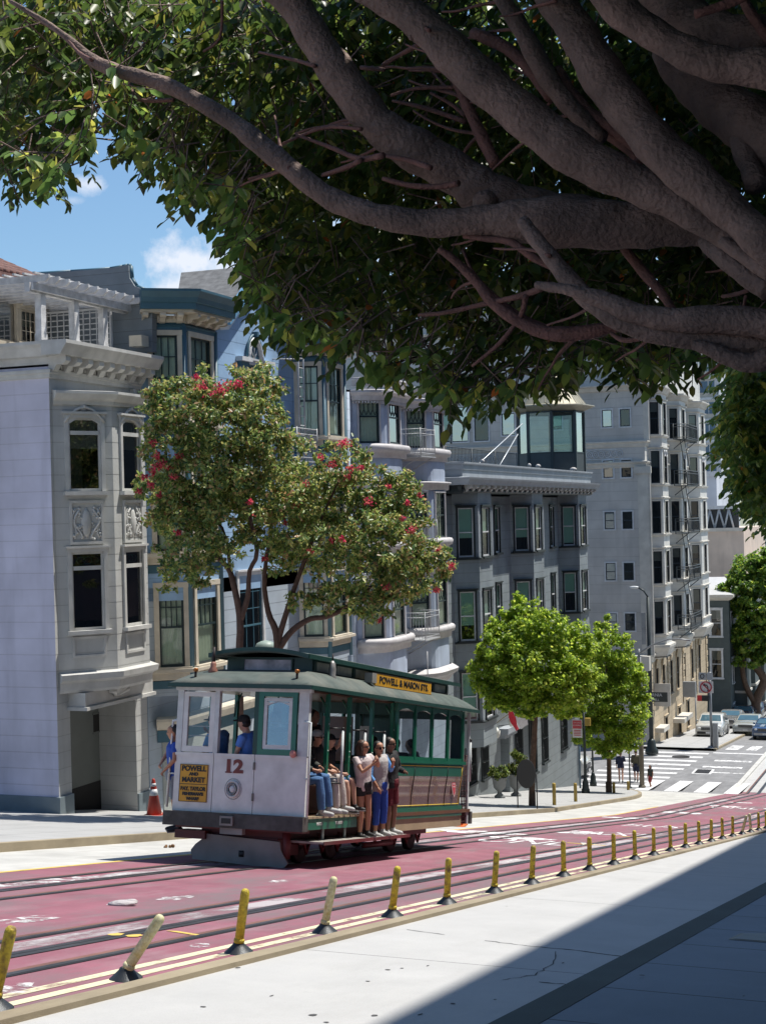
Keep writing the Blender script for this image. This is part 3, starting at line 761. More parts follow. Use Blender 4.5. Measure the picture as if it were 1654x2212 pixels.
mb = MB(); mb.box(xs0 - .05, xs0, 32.36, 32.44, 4.14, 5.4); mb.box(xs1, xs1 + .05, 32.36, 32.44, 4.14, 5.4); mb.box(xs0, xs1, 32.36, 32.44, 5.35, 5.4); mb.box(-20.78, -20.72, 32.365, 32.435, 4.14, 5.35)
mb.build('frame', M_white, t)

# ================================================================ house 2: blue gabled house
M_bl = mat('blue_boards', (.30, .46, .66), .65, lines=.36, lined=.35, dirt=.25, stain=.3, scale=1.2)
M_bll = mat('bluegrey_lower_boards', (.38, .44, .50), .65, lines=.36, lined=.35, dirt=.2, scale=1.2)
M_teal = mat('teal_trim', (.045, .12, .165), .5, dirt=.1)
M_gside = mat('grey_side_boards', (.20, .23, .25), .75, lines=.3, dirt=.2)
M_slate = mat('roof_shingle', (.16, .16, .16), .85, lines=.14, lined=.5, var=.25, scale=5)
t = thing('blue_gabled_house', 'blue house with a gable between two bay towers behind the flowering tree', 'house', (-19, 37.5, gz(37.5)))
BH = t; A0, A1, B0, B1 = 33.02, 36.1, 42.25, 45.4; YE = 46.0
zt = 5.35
mb = MB(); FW = Face((-19, 32.75), (-19, YE))
pal = (39.25, 3.75)                                       # palladian window on the gable wall
gate = op(38.9 - 32.75, -5.75, 1.2, 2.6)
low = [op(38.7 - 32.75, -4.5, 1.5, 2.9)]
wallgrid(mb, FW, -12, -2.0, low, 1); wallgrid(mb, FW, -2.0, zt, [op(39.25 - 32.75, 3.15, .8, 1.35)], 0)
GP = (39.85, 7.2)
mb.add([(-19, 37.3, zt), (-19, 42.2, zt), (-19, GP[0], GP[1])], [(0, 1, 2)], 0)
mb.build('wall', [M_bl, M_bll], t)
window(t, FW, 39.25 - 32.75, 3.15, .8, 1.35, 'double', M_white, M_teal, G_dark, None, 0)
window(t, FW, 38.7 - 32.75, -4.5, 1.5, 2.9, 'six', M_white, M_teal, G_dark, M_curt, .0, upcols=3)
# arched pediment over it
mb = MB(); mb.T = FW.M(39.25 - 32.75, 4.62)
mb.tube([(.42 * math.cos(pi * i / 12), -.08, .62 * math.sin(pi * i / 12)) for i in range(13)], .085, 6, 0); mb.tube([(.52 * math.cos(pi * i / 12), -.08, .75 * math.sin(pi * i / 12)) for i in range(13)], .045, 6, 1)
mb.ext([(.36 * math.cos(pi * i / 12), .55 * math.sin(pi * i / 12)) for i in range(13)], -.02, -.05, 'y', 1)
for k in (1, 2, 3): mb.tube([(0, -.06, .02), (.34 * math.cos(pi * k / 4), -.06, .52 * math.sin(pi * k / 4))], .014, 4, 0)
mb.box(-.06, .06, -.2, -.02, .62, .84, 1)
for s in (-1, 1): mb.box(s * .42, s * 1.1, -.22, 0, -.08, .04, 0); mb.box(s * .45, s * 1.0, -.12, 0, -.22, -.08, 1)
mb.build('arched_pediment', [M_white, M_teal], t)
def baytower(par, path, zlo, zhi, rows, mw, mt, wins, sills=True, cornice=True, cz=5.22):
    """rows: list of (z, h) window rows; wins: per face list of (u fraction, w) per row"""
    mb = MB(); Fs = [Face(path[i], path[i + 1]) for i in range(len(path) - 1)]
    W = []
    for F, ws in zip(Fs, wins):
        o = []
        for (z, h, kw), _ in zip(rows, rows):
            for (fu, w_) in ws: o.append(op(F.len * fu, z, w_, h)); W.append((F, F.len * fu, z, w_, h, kw))
        wallgrid(mb, F, zlo, -2.0, [q for q in o if q[2] < -2.2], 1); wallgrid(mb, F, -2.0, zhi, [q for q in o if q[2] >= -2.2], 0)
    mb.poly([(p[0], p[1], zhi) for p in path], 0); mb.poly([(p[0], p[1], zlo) for p in path], 0)
    bay = mb.build('bay_tower', mw, par)
    for F, u, z, w_, h, kw in W: window(bay, F, u, z, w_, h, **kw)
    tr = mt
    for z, h, kw in rows:
        mb = MB()
        mb.sweep(path, [(0, z - .34), (.05, z - .30), (.05, z - .16), (.17, z - .13), (.17, z - .05), (0, z - .03)], 0)
        mb.sweep(path, [(0, z - .55), (.025, z - .54), (.025, z - .35), (0, z - .339)], 1)
        mb.build('sill_band', tr, bay)
    # corner posts
    for p in path[1:-1]:
        mb = MB(); mb.lathe([(.075, zlo), (.075, zhi)], 8, 0, (p[0], p[1], 0)); mb.build('corner_post', [tr[1]], bay)
    if cornice:
        mb = MB()
        mb.sweep(path, [(0, cz - .42), (.03, cz - .42), (.03, cz - .30), (.08, cz - .28), (0, cz - .20)], 1)
        mb.sweep(path, [(0, cz - .20), (.07, cz - .20), (.07, cz - .02), (0, cz - .02)], 0)
        mb.sweep(path, [(0, cz), (.42, cz + .02), (.42, cz + .08), (0, cz + .08)], 0)
        mb.sweep(path, [(0, cz + .08), (.50, cz + .085), (.52, cz + .24), (.56, cz + .25), (.60, cz + .36), (.72, cz + .50), (.72, cz + .56), (0, cz + .6)], 1)
        for F in Fs: brackets(mb, F, cz + .01, .46, a=.12, w=.15, d=.40, h=.24, m=0); dentils(mb, F, cz - .14, .1, .1, .11, 0)
        mb.poly([(p[0], p[1], cz + .6) for p in path], 1)
        mb.build('bay_cornice', tr, bay)
    return bay
kwu = dict(st='grid', trim=M_cream, sash=M_sashd, glass=G_win, cur=M_curt, cov=1, surround=.13, lintel=False)
kwu2 = dict(kwu); kwu2['glass'] = G_blue
rows = [(2.55, 2.15, dict(kwu, upcols=3)), (-1.35, 2.1, kwu), (-3.85 - .0, 2.1, dict(kwu, upcols=3))]
rowsA = [(2.55, 2.15, dict(kwu, upcols=3)), (-.75, 2.15, kwu), (-3.67, 2.0, dict(kwu, upcols=4))]
pA = [(-19, A0 - .2), (-18.1, A0 + .42), (-18.1, A0 + 2.12), (-19, A1 - .2)]
baytower(t, pA, -4.4, 4.95, rowsA, [M_bl, M_bll], [M_cream, M_teal], [[(.56, .62)], [(.5, 1.12)], []])
pB = [(-19, B0 - .2), (-18.1, B0 + .1), (-18.1, B0 + 1.75), (-19, B1 - .6)]
baytower(t, pB, -4.4, 4.95, rowsA, [M_bl, M_bll], [M_cream, M_teal], [[(.5, .62)], [(.5, 1.05)], []])
# gable rakes and roof
mb = MB()
for s, yA in ((-1, 37.2), (1, 42.3)):
    a = V((-18.72, yA, zt - .05)); b = V((-18.72, GP[0], GP[1] + .12)); d = (b - a).normalized(); q = V((0, -d.z, d.y)) * (1 if s < 0 else -1)
    if q.z < 0: q = -q
    for (o, wd, x0, x1, mi) in ((0, .14, -18.98, -18.70, 0), (.141, .10, -18.98, -18.60, 1)):
        mb.add([(x0, (a + q * o).y, (a + q * o).z), (x1, (a + q * o).y, (a + q * o).z), (x1, (b + q * o).y, (b + q * o).z), (x0, (b + q * o).y, (b + q * o).z),
                (x0, (a + q * (o + wd)).y, (a + q * (o + wd)).z), (x1, (a + q * (o + wd)).y, (a + q * (o + wd)).z), (x1, (b + q * (o + wd)).y, (b + q * (o + wd)).z), (x0, (b + q * (o + wd)).y, (b + q * (o + wd)).z)],
               [(0, 1, 2, 3), (4, 5, 6, 7), (0, 1, 5, 4), (1, 2, 6, 5), (2, 3, 7, 6), (3, 0, 4, 7)], mi)
mb.build('gable_rake', [M_white, mat('blue_trim', (.13, .30, .46), .5)], t)
mb = MB()
for yA, e in ((37.0, .25), (42.5, .25)): mb.add([(-18.75, yA, zt - .05 + e * .3), (-20.4, yA, zt - .05 + e * .3), (-21.6, GP[0], GP[1] + .3), (-18.75, GP[0], GP[1] + .3)], [(0, 1, 2, 3)])
mb.add([(-20.4, 37.0, zt + .02), (-21.6, GP[0], GP[1] + .3), (-20.4, 42.5, zt + .02)], [(0, 1, 2)])
mb.add([(-34, 32.8, 5.3), (-19, 32.8, 5.3), (-19, YE, 5.3), (-34, YE, 5.3)], [(0, 1, 2, 3)])
mb.build('roof', M_slate, t)
# swooping side parapet
pts = [atY(px, py, 32.78) for px, py in [(60, 640), (60, 592), (150, 586), (235, 580), (262, 575), (272, 573), (279, 573), (281, 600), (292, 618), (312, 626), (330, 640), (330, 760), (60, 760)]]
mb = MB(); mb.ext([(p.x, p.z) for p in pts], 32.74, 32.98, 'y', 0)
for a, b in zip(pts[1:11], pts[2:11]): mb.tube([(a.x, 32.86, a.z), (b.x, 32.86, b.z)], .06, 6, 1)
mb.build('side_parapet', [M_gside, M_teal], t)
# side air box and corner bracket
mb = MB(); mb.box(-18.95, -18.6, 32.2, 32.55, 4.35, 4.62); mb.build('wall_vent_box', M_cream, t)
# fire ladder and balcony
M_iron = mat('pale_iron', (.42, .43, .44), .5, .2)
lad = MB(); yl = atX(651, 850, -18.3).y
for dy in (-.19, .19): lad.tube([(-18.3, yl + dy, 5.9), (-18.3, yl + dy, 2.35)], .028, 6)
for i in range(12): lad.tube([(-18.3, yl - .19, 2.5 + i * .29), (-18.3, yl + .19, 2.5 + i * .29)], .016, 5)
lad.tube([(-18.3, yl, 4.8), (-19, yl - .5, 4.8)], .018, 4)
lad.build('fire_ladder', M_iron, t)
railing('balcony', t, FW, 40.6 - 32.75, 42.1 - 32.75, 1.75, .75, .95, M_iron)
railing('lower_balcony', t, FW, 39.6 - 32.75, 42.0 - 32.75, -5.4, .7, 1.0, M_iron, brace=False)
# skylight on the roof
tag(None or (lambda m_: (m_.box(-20.6, -20, 44.4, 46.2, 5.3, 6.5), m_.build('rooftop_glass_box', G_blue, t))[1])(MB()))
# garage level: dark opening with hood
mb = MB(); mb.sweep([(-19, 33.2), (-18.6, 33.4), (-18.6, 38.5), (-19, 38.6)], [(0, -5.3), (.2, -5.25), (.32, -5.05), (.32, -4.98), (0, -4.95)], 0); mb.sweep([(-19, 33.2), (-18.6, 33.4), (-18.6, 38.5), (-19, 38.6)], [(0, -5.6), (.05, -5.6), (.05, -5.3), (0, -5.3)], 1)
mb.build('garage_hood', [M_cream, M_teal], t)
mb = MB(); mb.box(-19, -18.97, 33.4, 38.2, -9, -5.62)
mb.build('ribbed_garage_door', mat('ribbed_metal', (.36, .38, .36), .5, lines=.07, lined=.4), t)

# ================================================================ house 3: grey blue house with rounded bays
M_rd = mat('lavender_stucco', (.42, .49, .61), .7, stain=.3, dirt=.25, scale=1.5)
M_rdw = mat('bluegrey_boards', (.36, .43, .52), .7, lines=.36, lined=.3, dirt=.12)
M_rtrim = mat('mauve_white_trim', (.52, .50, .50), .6, dirt=.12, scale=4)
t = thing('round_bay_house', 'lavender grey house with two rounded bays between the blue house and the dark grey one', 'house', (-19, 51, gz(51)))
FW = Face((-19, 46.0), (-19, 56.1)); zt = 4.3
mb = MB(); rr = [(2.5, 1.82), (-.85, 1.68), (-4.15, 1.8)]
wu = 50.85 - 46.0
wallgrid(mb, FW, -14, zt, [op(wu, z, .85, h) for z, h in rr]); mb.box(-34, -19, 46.02, 56.1, zt - .1, zt)
mb.build('wall', [M_rdw], t)
for z, h in rr: window(t, FW, wu, z, .85, h, 'lattice', M_rtrim, M_sashd, G_win, M_curt, 1, surround=.14)
def arcpath(ya, yb, d=.9, r=.9, k=4):
    P = [(-19, ya)]
    for i in range(1, k + 1):
        a = pi / 2 * i / k; P.append((-19 + d * math.sin(a), ya + r * (1 - math.cos(a))))
    Q = [(-19 + d * math.sin(pi / 2 * i / k), yb - r * (1 - math.cos(pi / 2 * i / k))) for i in range(k, -1, -1)]
    return P + Q
bid = 0
for (ya, yb, facewin) in ((46.9, 50.35, 1), (51.6, 54.9, 0)):
    r_ = .62
    # shoulder window face, rounded pier, front window face, far shoulder
    path = [(-19, ya), (-18.86, ya + .07), (-18.24, ya + .62), (-18.14, ya + .78), (-18.10, ya + .98), (-18.10, ya + 2.15), (-18.16, ya + 2.45), (-18.35, yb - .45), (-19, yb - .05)]
    Fs = [Face(path[i], path[i + 1]) for i in range(len(path) - 1)]
    mb = MB(); bay_w = []
    for i, F in enumerate(Fs):
        o = []
        if i in (1, 4):
            w_ = F.len - .1
            for z, h in rr: o.append(op(F.len / 2, z, w_, h)); bay_w.append((F, F.len / 2, z, w_, h))
        mb.smooth = i not in (1, 4)
        wallgrid(mb, F, -5.9, zt - .2, o)
    mb.smooth = False; mb.poly([(p[0], p[1], zt - .2) for p in path])
    bay = mb.build('rounded_bay', [M_rd], t)
    for k, (F, u, z, w_, h) in enumerate(bay_w):
        top = z > 1
        window(bay, F, u, z, w_, h, 'lattice' if (z > 1 or z < -4) else 'six', M_rtrim, M_sashd, G_blue if (z > 1 and F is Fs[4]) else G_win, M_curt, 1, surround=.06, sill=False, lintel=False, upcols=4)
    sp = arcpath(ya, yb, .92, .95, 5)
    for z, h in rr:
        mb = MB(); mb.smooth = True
        mb.sweep(sp, [(0, z - .5), (.02, z - .48), (.02, z - .32), (.14, z - .28), (.17, z - .12), (.12, z - .04), (0, z - .02)])
        mb.build('curved_sill_band', [M_rtrim], bay); mb = MB(); mb.smooth = True
        mb.sweep(sp, [(0, z + h + .1), (.05, z + h + .12), (.05, z + h + .3), (.14, z + h + .34), (.14, z + h + .4), (0, z + h + .42)])
        mb.build('curved_head_band', [M_rtrim], bay)
    mb = MB(); mb.sweep(sp, [(-.5, -6.4), (-.1, -6.3), (.05, -6.1), (.22, -5.98), (.26, -5.85), (.1, -5.75), (0, -5.7)])
    mb.build('curved_base_moulding', [M_rtrim], bay)
    mb = MB(); dmat = []
    mb.sweep(sp, [(0, 3.92), (.12, 3.95), (.16, 4.1), (.3, 4.2), (.3, 4.28), (0, 4.34)]); mb.poly([(p[0], p[1], 4.33) for p in sp])
    for i in range(len(sp) - 1): dentils(mb, Face(sp[i], sp[i + 1]), 3.85, .1, .08, .12)
    mb.build('bay_cornice', [M_rtrim], bay)
for z in (2.3, -1.0, -4.3): railing('fire_balcony', t, FW, 50.2 - 46, 51.75 - 46, z - .15, 1.25, .95, M_iron, r=.011)
mb = MB(); mb.tube([(-18.95, 46.3, 4.2), (-18.95, 46.3, -9)], .09, 10); mb.box(-19, -18.9, 46.05, 46.14, -9, 4.3); mb.build('downpipe', M_rdw, t)
mb = MB(); mb.tube([(-17.8, 50.5, -4.9), (-17.8, 50.5, -6.5)], .02, 5); mb.build('drop_ladder', M_iron, t)

# ================================================================ house 4: dark grey boards, three bays, corner
M_dg = mat('slate_grey_boards', (.245, .285, .305), .65, lines=.40, lined=.42, scale=1.3, dirt=.2, stain=.25)
M_dgl = mat('slate_grey_base_boards', (.19, .215, .225), .6, lines=.42, lined=.45, scale=1.3, dirt=.2)
M_dgt = mat('light_slate_trim', (.32, .35, .38), .55, dirt=.12)
M_dgk = mat('black_green_trim', (.02, .028, .03), .5)
t = thing('dark_grey_house', 'slate grey boarded corner house with three bays and a rooftop glass lookout', 'house', (-19, 67, gz(67)))
GH = t; YA, YB = 56.1, 78.1; ZT = .85
F0 = Face((-34, YA), (-19, YA)); FW = Face((-19, YA), (-19, YB)); F2 = Face((-19, YB), (-40, YB))
r1, r2, r3 = (-1.75, 2.0), (-5.15, 2.0), (-8.4, 1.95)
mb = MB(); rw = []
for (z, h) in (r1, r2, r3):
    for y in (63.6, 73.2): rw.append((y - YA, z, .72, h))
base = []
for y, z, w_, h in [(59.0, -11.2, 1.2, 1.5), (60.9, -11.3, .8, 1.4), (66.2, -12.1, 1.0, 2.4), (68.6, -12.4, 1.1, 2.6), (70.8, -12.2, .9, 2.3), (74.6, -12.2, 1.1, 2.3)]: base.append((y - YA, z, w_, h))
wallgrid(mb, F0, -16, ZT, [], 0); wallgrid(mb, FW, -7.9, ZT, [op(*w_) for w_ in rw if w_[1] > -7.9], 0)
rw = [w_ for w_ in rw if w_[1] > -7.9]
door = op(64.0 - YA, -13.0, 1.5, 3.3)
wallgrid(mb, FW, -18, -7.9, [op(*w_) for w_ in base] + [door], 1); wallgrid(mb, F2, -18, ZT, [], 0)
mb.box(-40, -19, YA + .01, YB - .01, ZT - .1, ZT, 0)
mb.build('wall', [M_dg, M_dgl], t)
kwd = dict(st='double', trim=M_dgk, sash=M_white, glass=G_win, cur=M_curtg, cov=.62, surround=.07, lintel=True)
for k, w_ in enumerate(rw): window(t, FW, *w_, **dict(kwd, cov=.5 + .12 * (k % 3)))
for w_ in base:
    o = window(t, FW, *w_, st='double', trim=M_dgk, sash=M_dgk, glass=G_dark, cur=None, cov=0, surround=.08)
    g = MB(); g.T = FW.M(w_[0], w_[1])
    for i in range(9): g.tube([(-w_[2] / 2 + w_[2] * i / 8, -.08, 0), (-w_[2] / 2 + w_[2] * i / 8, -.08, w_[3])], .012, 4, cap=False)
    for q in (0.05, .5, .95): g.tube([(-w_[2] / 2, -.08, w_[3] * q), (w_[2] / 2, -.08, w_[3] * q)], .012, 4)
    g.build('iron_grille', M_dgk, o)
mb = MB(); mb.T = FW.M(64.0 - YA, -13); mb.box(-.75, .75, .6, .65, 0, 3.3, 0); mb.box(-.75, -.7, 0, .6, 0, 3.3, 1); mb.box(.7, .75, 0, .6, 0, 3.3, 1); mb.box(-.75, .75, 0, .6, 3.25, 3.3, 1); mb.box(-.5, .5, .55, .6, .3, 2.2, 1)
mb.build('entrance_door', [M_dgk, M_dg], t)
mb = MB(); mb.box(-18.999, -18.55, 63.0, 65.1, -9.75, -9.5); mb.box(-18.999, -18.7, 63.1, 65.0, -9.95, -9.751); mb.build('door_hood', M_dgt, t)
bays = [(57.35, 58.0, 59.85, 60.9), (65.75, 66.35, 68.2, 69.2), (74.6, 75.3, 77.1, 78.0)]
for bi, (ya, yb, yc, yd) in enumerate(bays):
    P = [(-19, ya), (-18.1, yb), (-18.1, yc), (-19, yd)]; Fs = [Face(P[i], P[i + 1]) for i in range(3)]
    mb = MB(); W = []; zlo = -8.9 if bi < 2 else -8.9
    for F, ww, fu in ((Fs[0], .66, .5), (Fs[1], 1.05, .5), (Fs[2], .66, .5)):
        o = []
        for z, h in (r1, r2, r3): o.append(op(F.len * fu, z, ww, h)); W.append((F, F.len * fu, z, ww, h))
        wallgrid(mb, F, zlo - .6, ZT, o)
    mb.poly([(p[0], p[1], zlo - .6) for p in P])
    bay = mb.build('bay', [M_dg], t)
    for k, (F, u, z, ww, h) in enumerate(W): window(bay, F, u, z, ww, h, **dict(kwd, cov=[.62, .7, .95, .5, .66][(k + bi) % 5]))
    mb = MB()
    for z, h in (r1, r2, r3): mb.sweep(P, [(0, z - .12), (.1, z - .10), (.1, z - .05), (0, z - .04)], 1)
    for p in P[1:3]:
        for z, h in (r1, r2, r3): mb.box(p[0] - .03, p[0] + .02, p[1] - .06, p[1] + .06, z, z + h, 0)
    mb.build('bay_trim', [M_dgt, M_dgk], bay)
mb = MB(); path = [(-26, YA - .02), (-18.1, YA - .02), (-18.1, YB + .2), (-30, YB + .2)]
mb.sweep(path, [(-.9, ZT - .02), (0, ZT), (.05, ZT + .05), (0, ZT + .2)], 1)
mb.sweep(path, [(-.9, ZT + .3), (.34, ZT + .31), (.36, ZT + .40), (.42, ZT + .52), (.44, ZT + .6), (0, ZT + .64)], 0)
mb.sweep(path, [(-.6, ZT + .64), (-.02, ZT + .64), (-.02, ZT + .92), (.03, ZT + .93), (.03, ZT + 1.12), (.10, ZT + 1.16), (.10, ZT + 1.22), (-.3, ZT + 1.24), (-.3, ZT + .3)], 0)
FC = Face((-18.12, YA), (-18.12, YB + .2)); brackets(mb, FC, ZT + .31, .80, a=.3, w=.26, d=.30, h=.30, m=2)
FC0 = Face((-26, YA - .04), (-18.1, YA - .04)); brackets(mb, FC0, ZT + .31, .5, a=.15, w=.14, d=.2, h=.25, m=1)
mb.box(-26, -18.12, YA, YB + .15, ZT - .02, ZT + .3, 1)
mb.build('cornice', [M_dgt, M_dgk, mat('pale_bracket', (.45, .46, .46), .6)], t)
# rooftop lookout (glazed octagon) on the dark grey house
gc = V((-20.6, atX(1190, 940, -20.6).y, 0)); zr0 = 1.0
t = thing('rooftop_lookout', 'octagonal glass lookout with a tapered tan metal roof on the dark grey house', 'pavilion', (gc.x, gc.y, zr0))
M_lk = mat('lookout_dark_frame', (.03, .045, .05), .5); M_lkp = mat('lookout_panel', (.06, .075, .08), .6)
M_cop = mat('tan_metal_roof', (.36, .33, .24), .45, .2, var=.2, dirt=.15)
Rr = 1.78; ang = [pi / 8 + pi / 4 * i + .12 for i in range(8)]
P8 = [(gc.x + Rr * math.cos(-a), gc.y + Rr * math.sin(-a)) for a in ang]
zs1, zs2 = 3.2, 5.45
mb = MB()
for p in P8: mb.box(p[0] - .075, p[0] + .075, p[1] - .075, p[1] + .075, zr0, zs2)
mb.build('post', M_lk, t)
for i in range(8):
    a, b = P8[i], P8[(i + 1) % 8]; F = Face(b, a) if False else Face(a, b)
    mb = MB(); mb.T = F.M(0, 0); L_ = F.len
    mb.box(.07, L_ - .07, -.03, .03, zr0, zs1 - .05, 1); mb.box(.07, L_ - .07, -.04, .04, zs1 - .05, zs1 + .03, 0)
    o = mb.build('panel', [M_lk, M_lkp], t)
    mb = MB(); mb.T = F.M(0, 0); mb.box(.07, L_ - .07, -.04, .04, zs2 - .08, zs2, 0); mb.build('head_rail', M_lk, t)
    mb = MB(); mb.T = F.M(0, 0); mb.add([(.07, 0, zs1 + .03), (L_ - .07, 0, zs1 + .03), (L_ - .07, 0, zs2 - .08), (.07, 0, zs2 - .08)], [(0, 1, 2, 3)])
    mb.build('pane', glassmat('lookout_glass', (.80, .95, .92), .12), o)
mb = MB(); R2 = 2.42; zt = 5.72
ring = lambda r, z: [(gc.x + r * math.cos(-a), gc.y + r * math.sin(-a), z) for a in ang]
A = ring(Rr * .98, zs2); B = ring(R2, zt); Cc = ring(R2 - .02, zt + .06); Dd = ring(R2 * .80, zt + .12); E_ = ring(.42, 7.9); F_ = ring(.36, 8.05)
vs = A + B + Cc + Dd + E_ + F_
mb.add(vs, [(k * 8 + i, k * 8 + (i + 1) % 8, k * 8 + 8 + (i + 1) % 8, k * 8 + 8 + i) for k in range(5) for i in range(8)] + [list(range(40, 48))])
for i in range(8):
    for q in (0, .25, .5, .75):
        d0 = V(Dd[i]).lerp(V(Dd[(i + 1) % 8]), q); e0 = V(E_[i]).lerp(V(E_[(i + 1) % 8]), q); mb.tube([d0, e0], .022, 4, cap=False)
mb.build('metal_roof', M_cop, t)
# roof railing, stays, vents
t = thing('roof_terrace_railing', 'thin dark roof railing left of the glass lookout', 'railing', (-21, 68, 1.0))
F = Face((-22.2, 62.2), (-22.2, gc.y - 1.4)); mb = MB(); mb.T = F.M(0, 1.6)
for i in range(int(F.len / .22)): mb.tube([(i * .22, 0, 0), (i * .22, 0, 1.6)], .014, 4, cap=False)
for z in (.1, .9, 1.6): mb.tube([(0, 0, z), (F.len, 0, z)], .02, 5)
mb.build('bars', mat('dark_iron', (.05, .06, .065), .5), t)
mb = MB(); mb.T = F.M(0, 1.0)
for i in range(5): mb.tube([(F.len * i / 4, 0, 0), (F.len * i / 4, 0, 2.25)], .03, 6)
mb.build('stanchion', mat('dark_iron', (.05, .06, .065), .5), t)
for k, (a, b) in enumerate((((1025, 1010), (1128, 915)), ((1075, 1012), (1118, 938)))):
    mb = MB(); mb.tube([atX(a[0], a[1], -20.2), atX(b[0], b[1], -20.8)], .028, 6)
    tag(mb.build('roof_stay', mat('pale_steel', (.55, .57, .58), .4, .3), origin=tuple(atX(a[0], a[1], -20.2))), ['longer pale diagonal stay rod rising toward the lookout roof edge', 'shorter pale diagonal stay rod nearest the lookout'][k], 'rod')
for k, (px, py, r_) in enumerate(((1162, 1010, .14), (1238, 1020, .2), (1143, 1012, .1), (1042, 1000, .1))):
    p = atX(px, py, -18.9); p.z = 2.05; mb = MB(); mb.lathe([(r_ * .5, -.25), (r_ * .5, .12), (r_, .14), (r_ * .9, .24), (r_ * .3, .3)], 10, 0, tuple(p))
    tag(mb.build('roof_vent', mat('vent_grey', (.42, .40, .38), .6), origin=tuple(p)), ['small mushroom roof vent left of the lookout base', 'larger squat roof vent at the right foot of the lookout', 'short stubby roof vent on the parapet middle', 'leftmost little roof vent by the stay rods'][k], 'roof vent', 'vents on the dark grey roof')

# ================================================================ tall apartment block beyond the cross street
M_ta = mat('warm_grey_boards', (.50, .48, .45), .7, stain=.25, lines=.62, lined=.30, scale=.8, dirt=.1)
M_tb = mat('pale_brick_face', (.62, .61, .57), .7, lines=.3, lined=.25, scale=1, dirt=.15)
M_tt = mat('ivory_trim', (.56, .53, .47), .6, dirt=.15, scale=2)
M_tan = mat('tan_rusticated_stone', (.46, .37, .25), .8, lines=.42, lined=.5, scale=1.5, dirt=.3)
M_nav = mat('navy_sash', (.015, .028, .045), .4)
t = thing('apartment_block', 'tall grey apartment block with window bays and fire escapes beyond the crosswalk', 'apartment building', (-19, 98, gz(98)))
TY, TE = 98.0, 121.6
FL = Face((-42, TY), (-19, TY)); FR = Face((-19, TY), (-19, TE)); TZ = 9.9
def ux(px, py): return atY(px, py, TY).x + 42
mb = MB(); W = []
zr = [5.35, 2.0, -1.35, -4.7, -8.05]
zc = [5.35, 1.98, -1.45, -4.85, -8.2]
cols = [ux(1313, 1000), ux(1352, 1000), ux(1240, 1000) - 1.1]
for z in zc:
    for u in cols: W.append((u, z + .2, .66, 1.15))
for px, w_ in ((993, 1.2), (1040, 1.0), (960, .9), (1098, .9)): W.append((ux(px, 940), 5.0 if w_ != .9 or px == 960 else 5.3, w_, 2.4 if px != 1098 else 1.5))
for u in (cols[0], cols[1], cols[2], ux(1098, 940), ux(1030, 900)): W.append((u, 11.2, .66, 1.2))
for z in (-11.6,): pass
wallgrid(mb, FL, -18, 16, [op(*w_) for w_ in W], 0)
rowz = [5.0, 1.75, -1.6, -4.95, -8.3]
by_ = [(99.0, 99.55, 101.6, 103.1), (106.2, 106.8, 109.3, 110.7), (114.6, 115.2, 118.4, 119.6)]
mb2ops = []
for z in rowz: mb2ops += [op(104.6 - TY, z, .9, 2.1), op(112.6 - TY, z, .9, 2.1)]
gops = []
for y in (100.2, 102.6, 105.6, 108.2, 111.0, 114.5, 118): gops += [op(y - TY, -13.0, .95, 2.3)]
for y in (103.2, 108.5, 112.2): gops += [op(y - TY, -16.3, 1.0, 1.9)]
wallgrid(mb, FR, -10.2, 16, mb2ops, 1); wallgrid(mb, FR, -20, -10.2, gops, 2)
wallgrid(mb, Face((-19, TE), (-42, TE)), -20, 16, [], 0)
mb.box(-42, -19, TY + .01, TE, 15.9, 16.0, 0)
mb.build('wall', [M_ta, M_tb, M_tan], t)
for k, w_ in enumerate(W): window(t, FL, *w_, st='double' if w_[1] < 0 else 'x', trim=M_white, sash=M_nav, glass=[G_blue, G_dark, G_win][k % 3], cur=M_curtg, cov=[.5, 0, .8][k % 3], surround=.09, sill=False, lintel=False, room=.4)
for o_ in mb2ops: window(t, FR, (o_[0] + o_[1]) / 2, o_[2], .9, 2.1, st='double', trim=M_tt, sash=M_nav, glass=G_dark, cur=M_blind, cov=.3, surround=.1, room=.4)
for o_ in gops:
    w0 = window(t, FR, (o_[0] + o_[1]) / 2, o_[2], o_[1] - o_[0], o_[3] - o_[2], st='double', trim=M_tan, sash=M_nav, glass=G_dark, cur=None, cov=0, surround=.14, room=.4)
    m2 = MB(); m2.T = FR.M((o_[0] + o_[1]) / 2, o_[3]); ww = .475
    if o_[2] > -14: m2.ext([(ww * 1.3 * math.cos(pi * i / 8), .02 + .6 * math.sin(pi * i / 8)) for i in range(9)], -.12, 0, 'y'); m2.build('arched_hood', M_tan, w0)
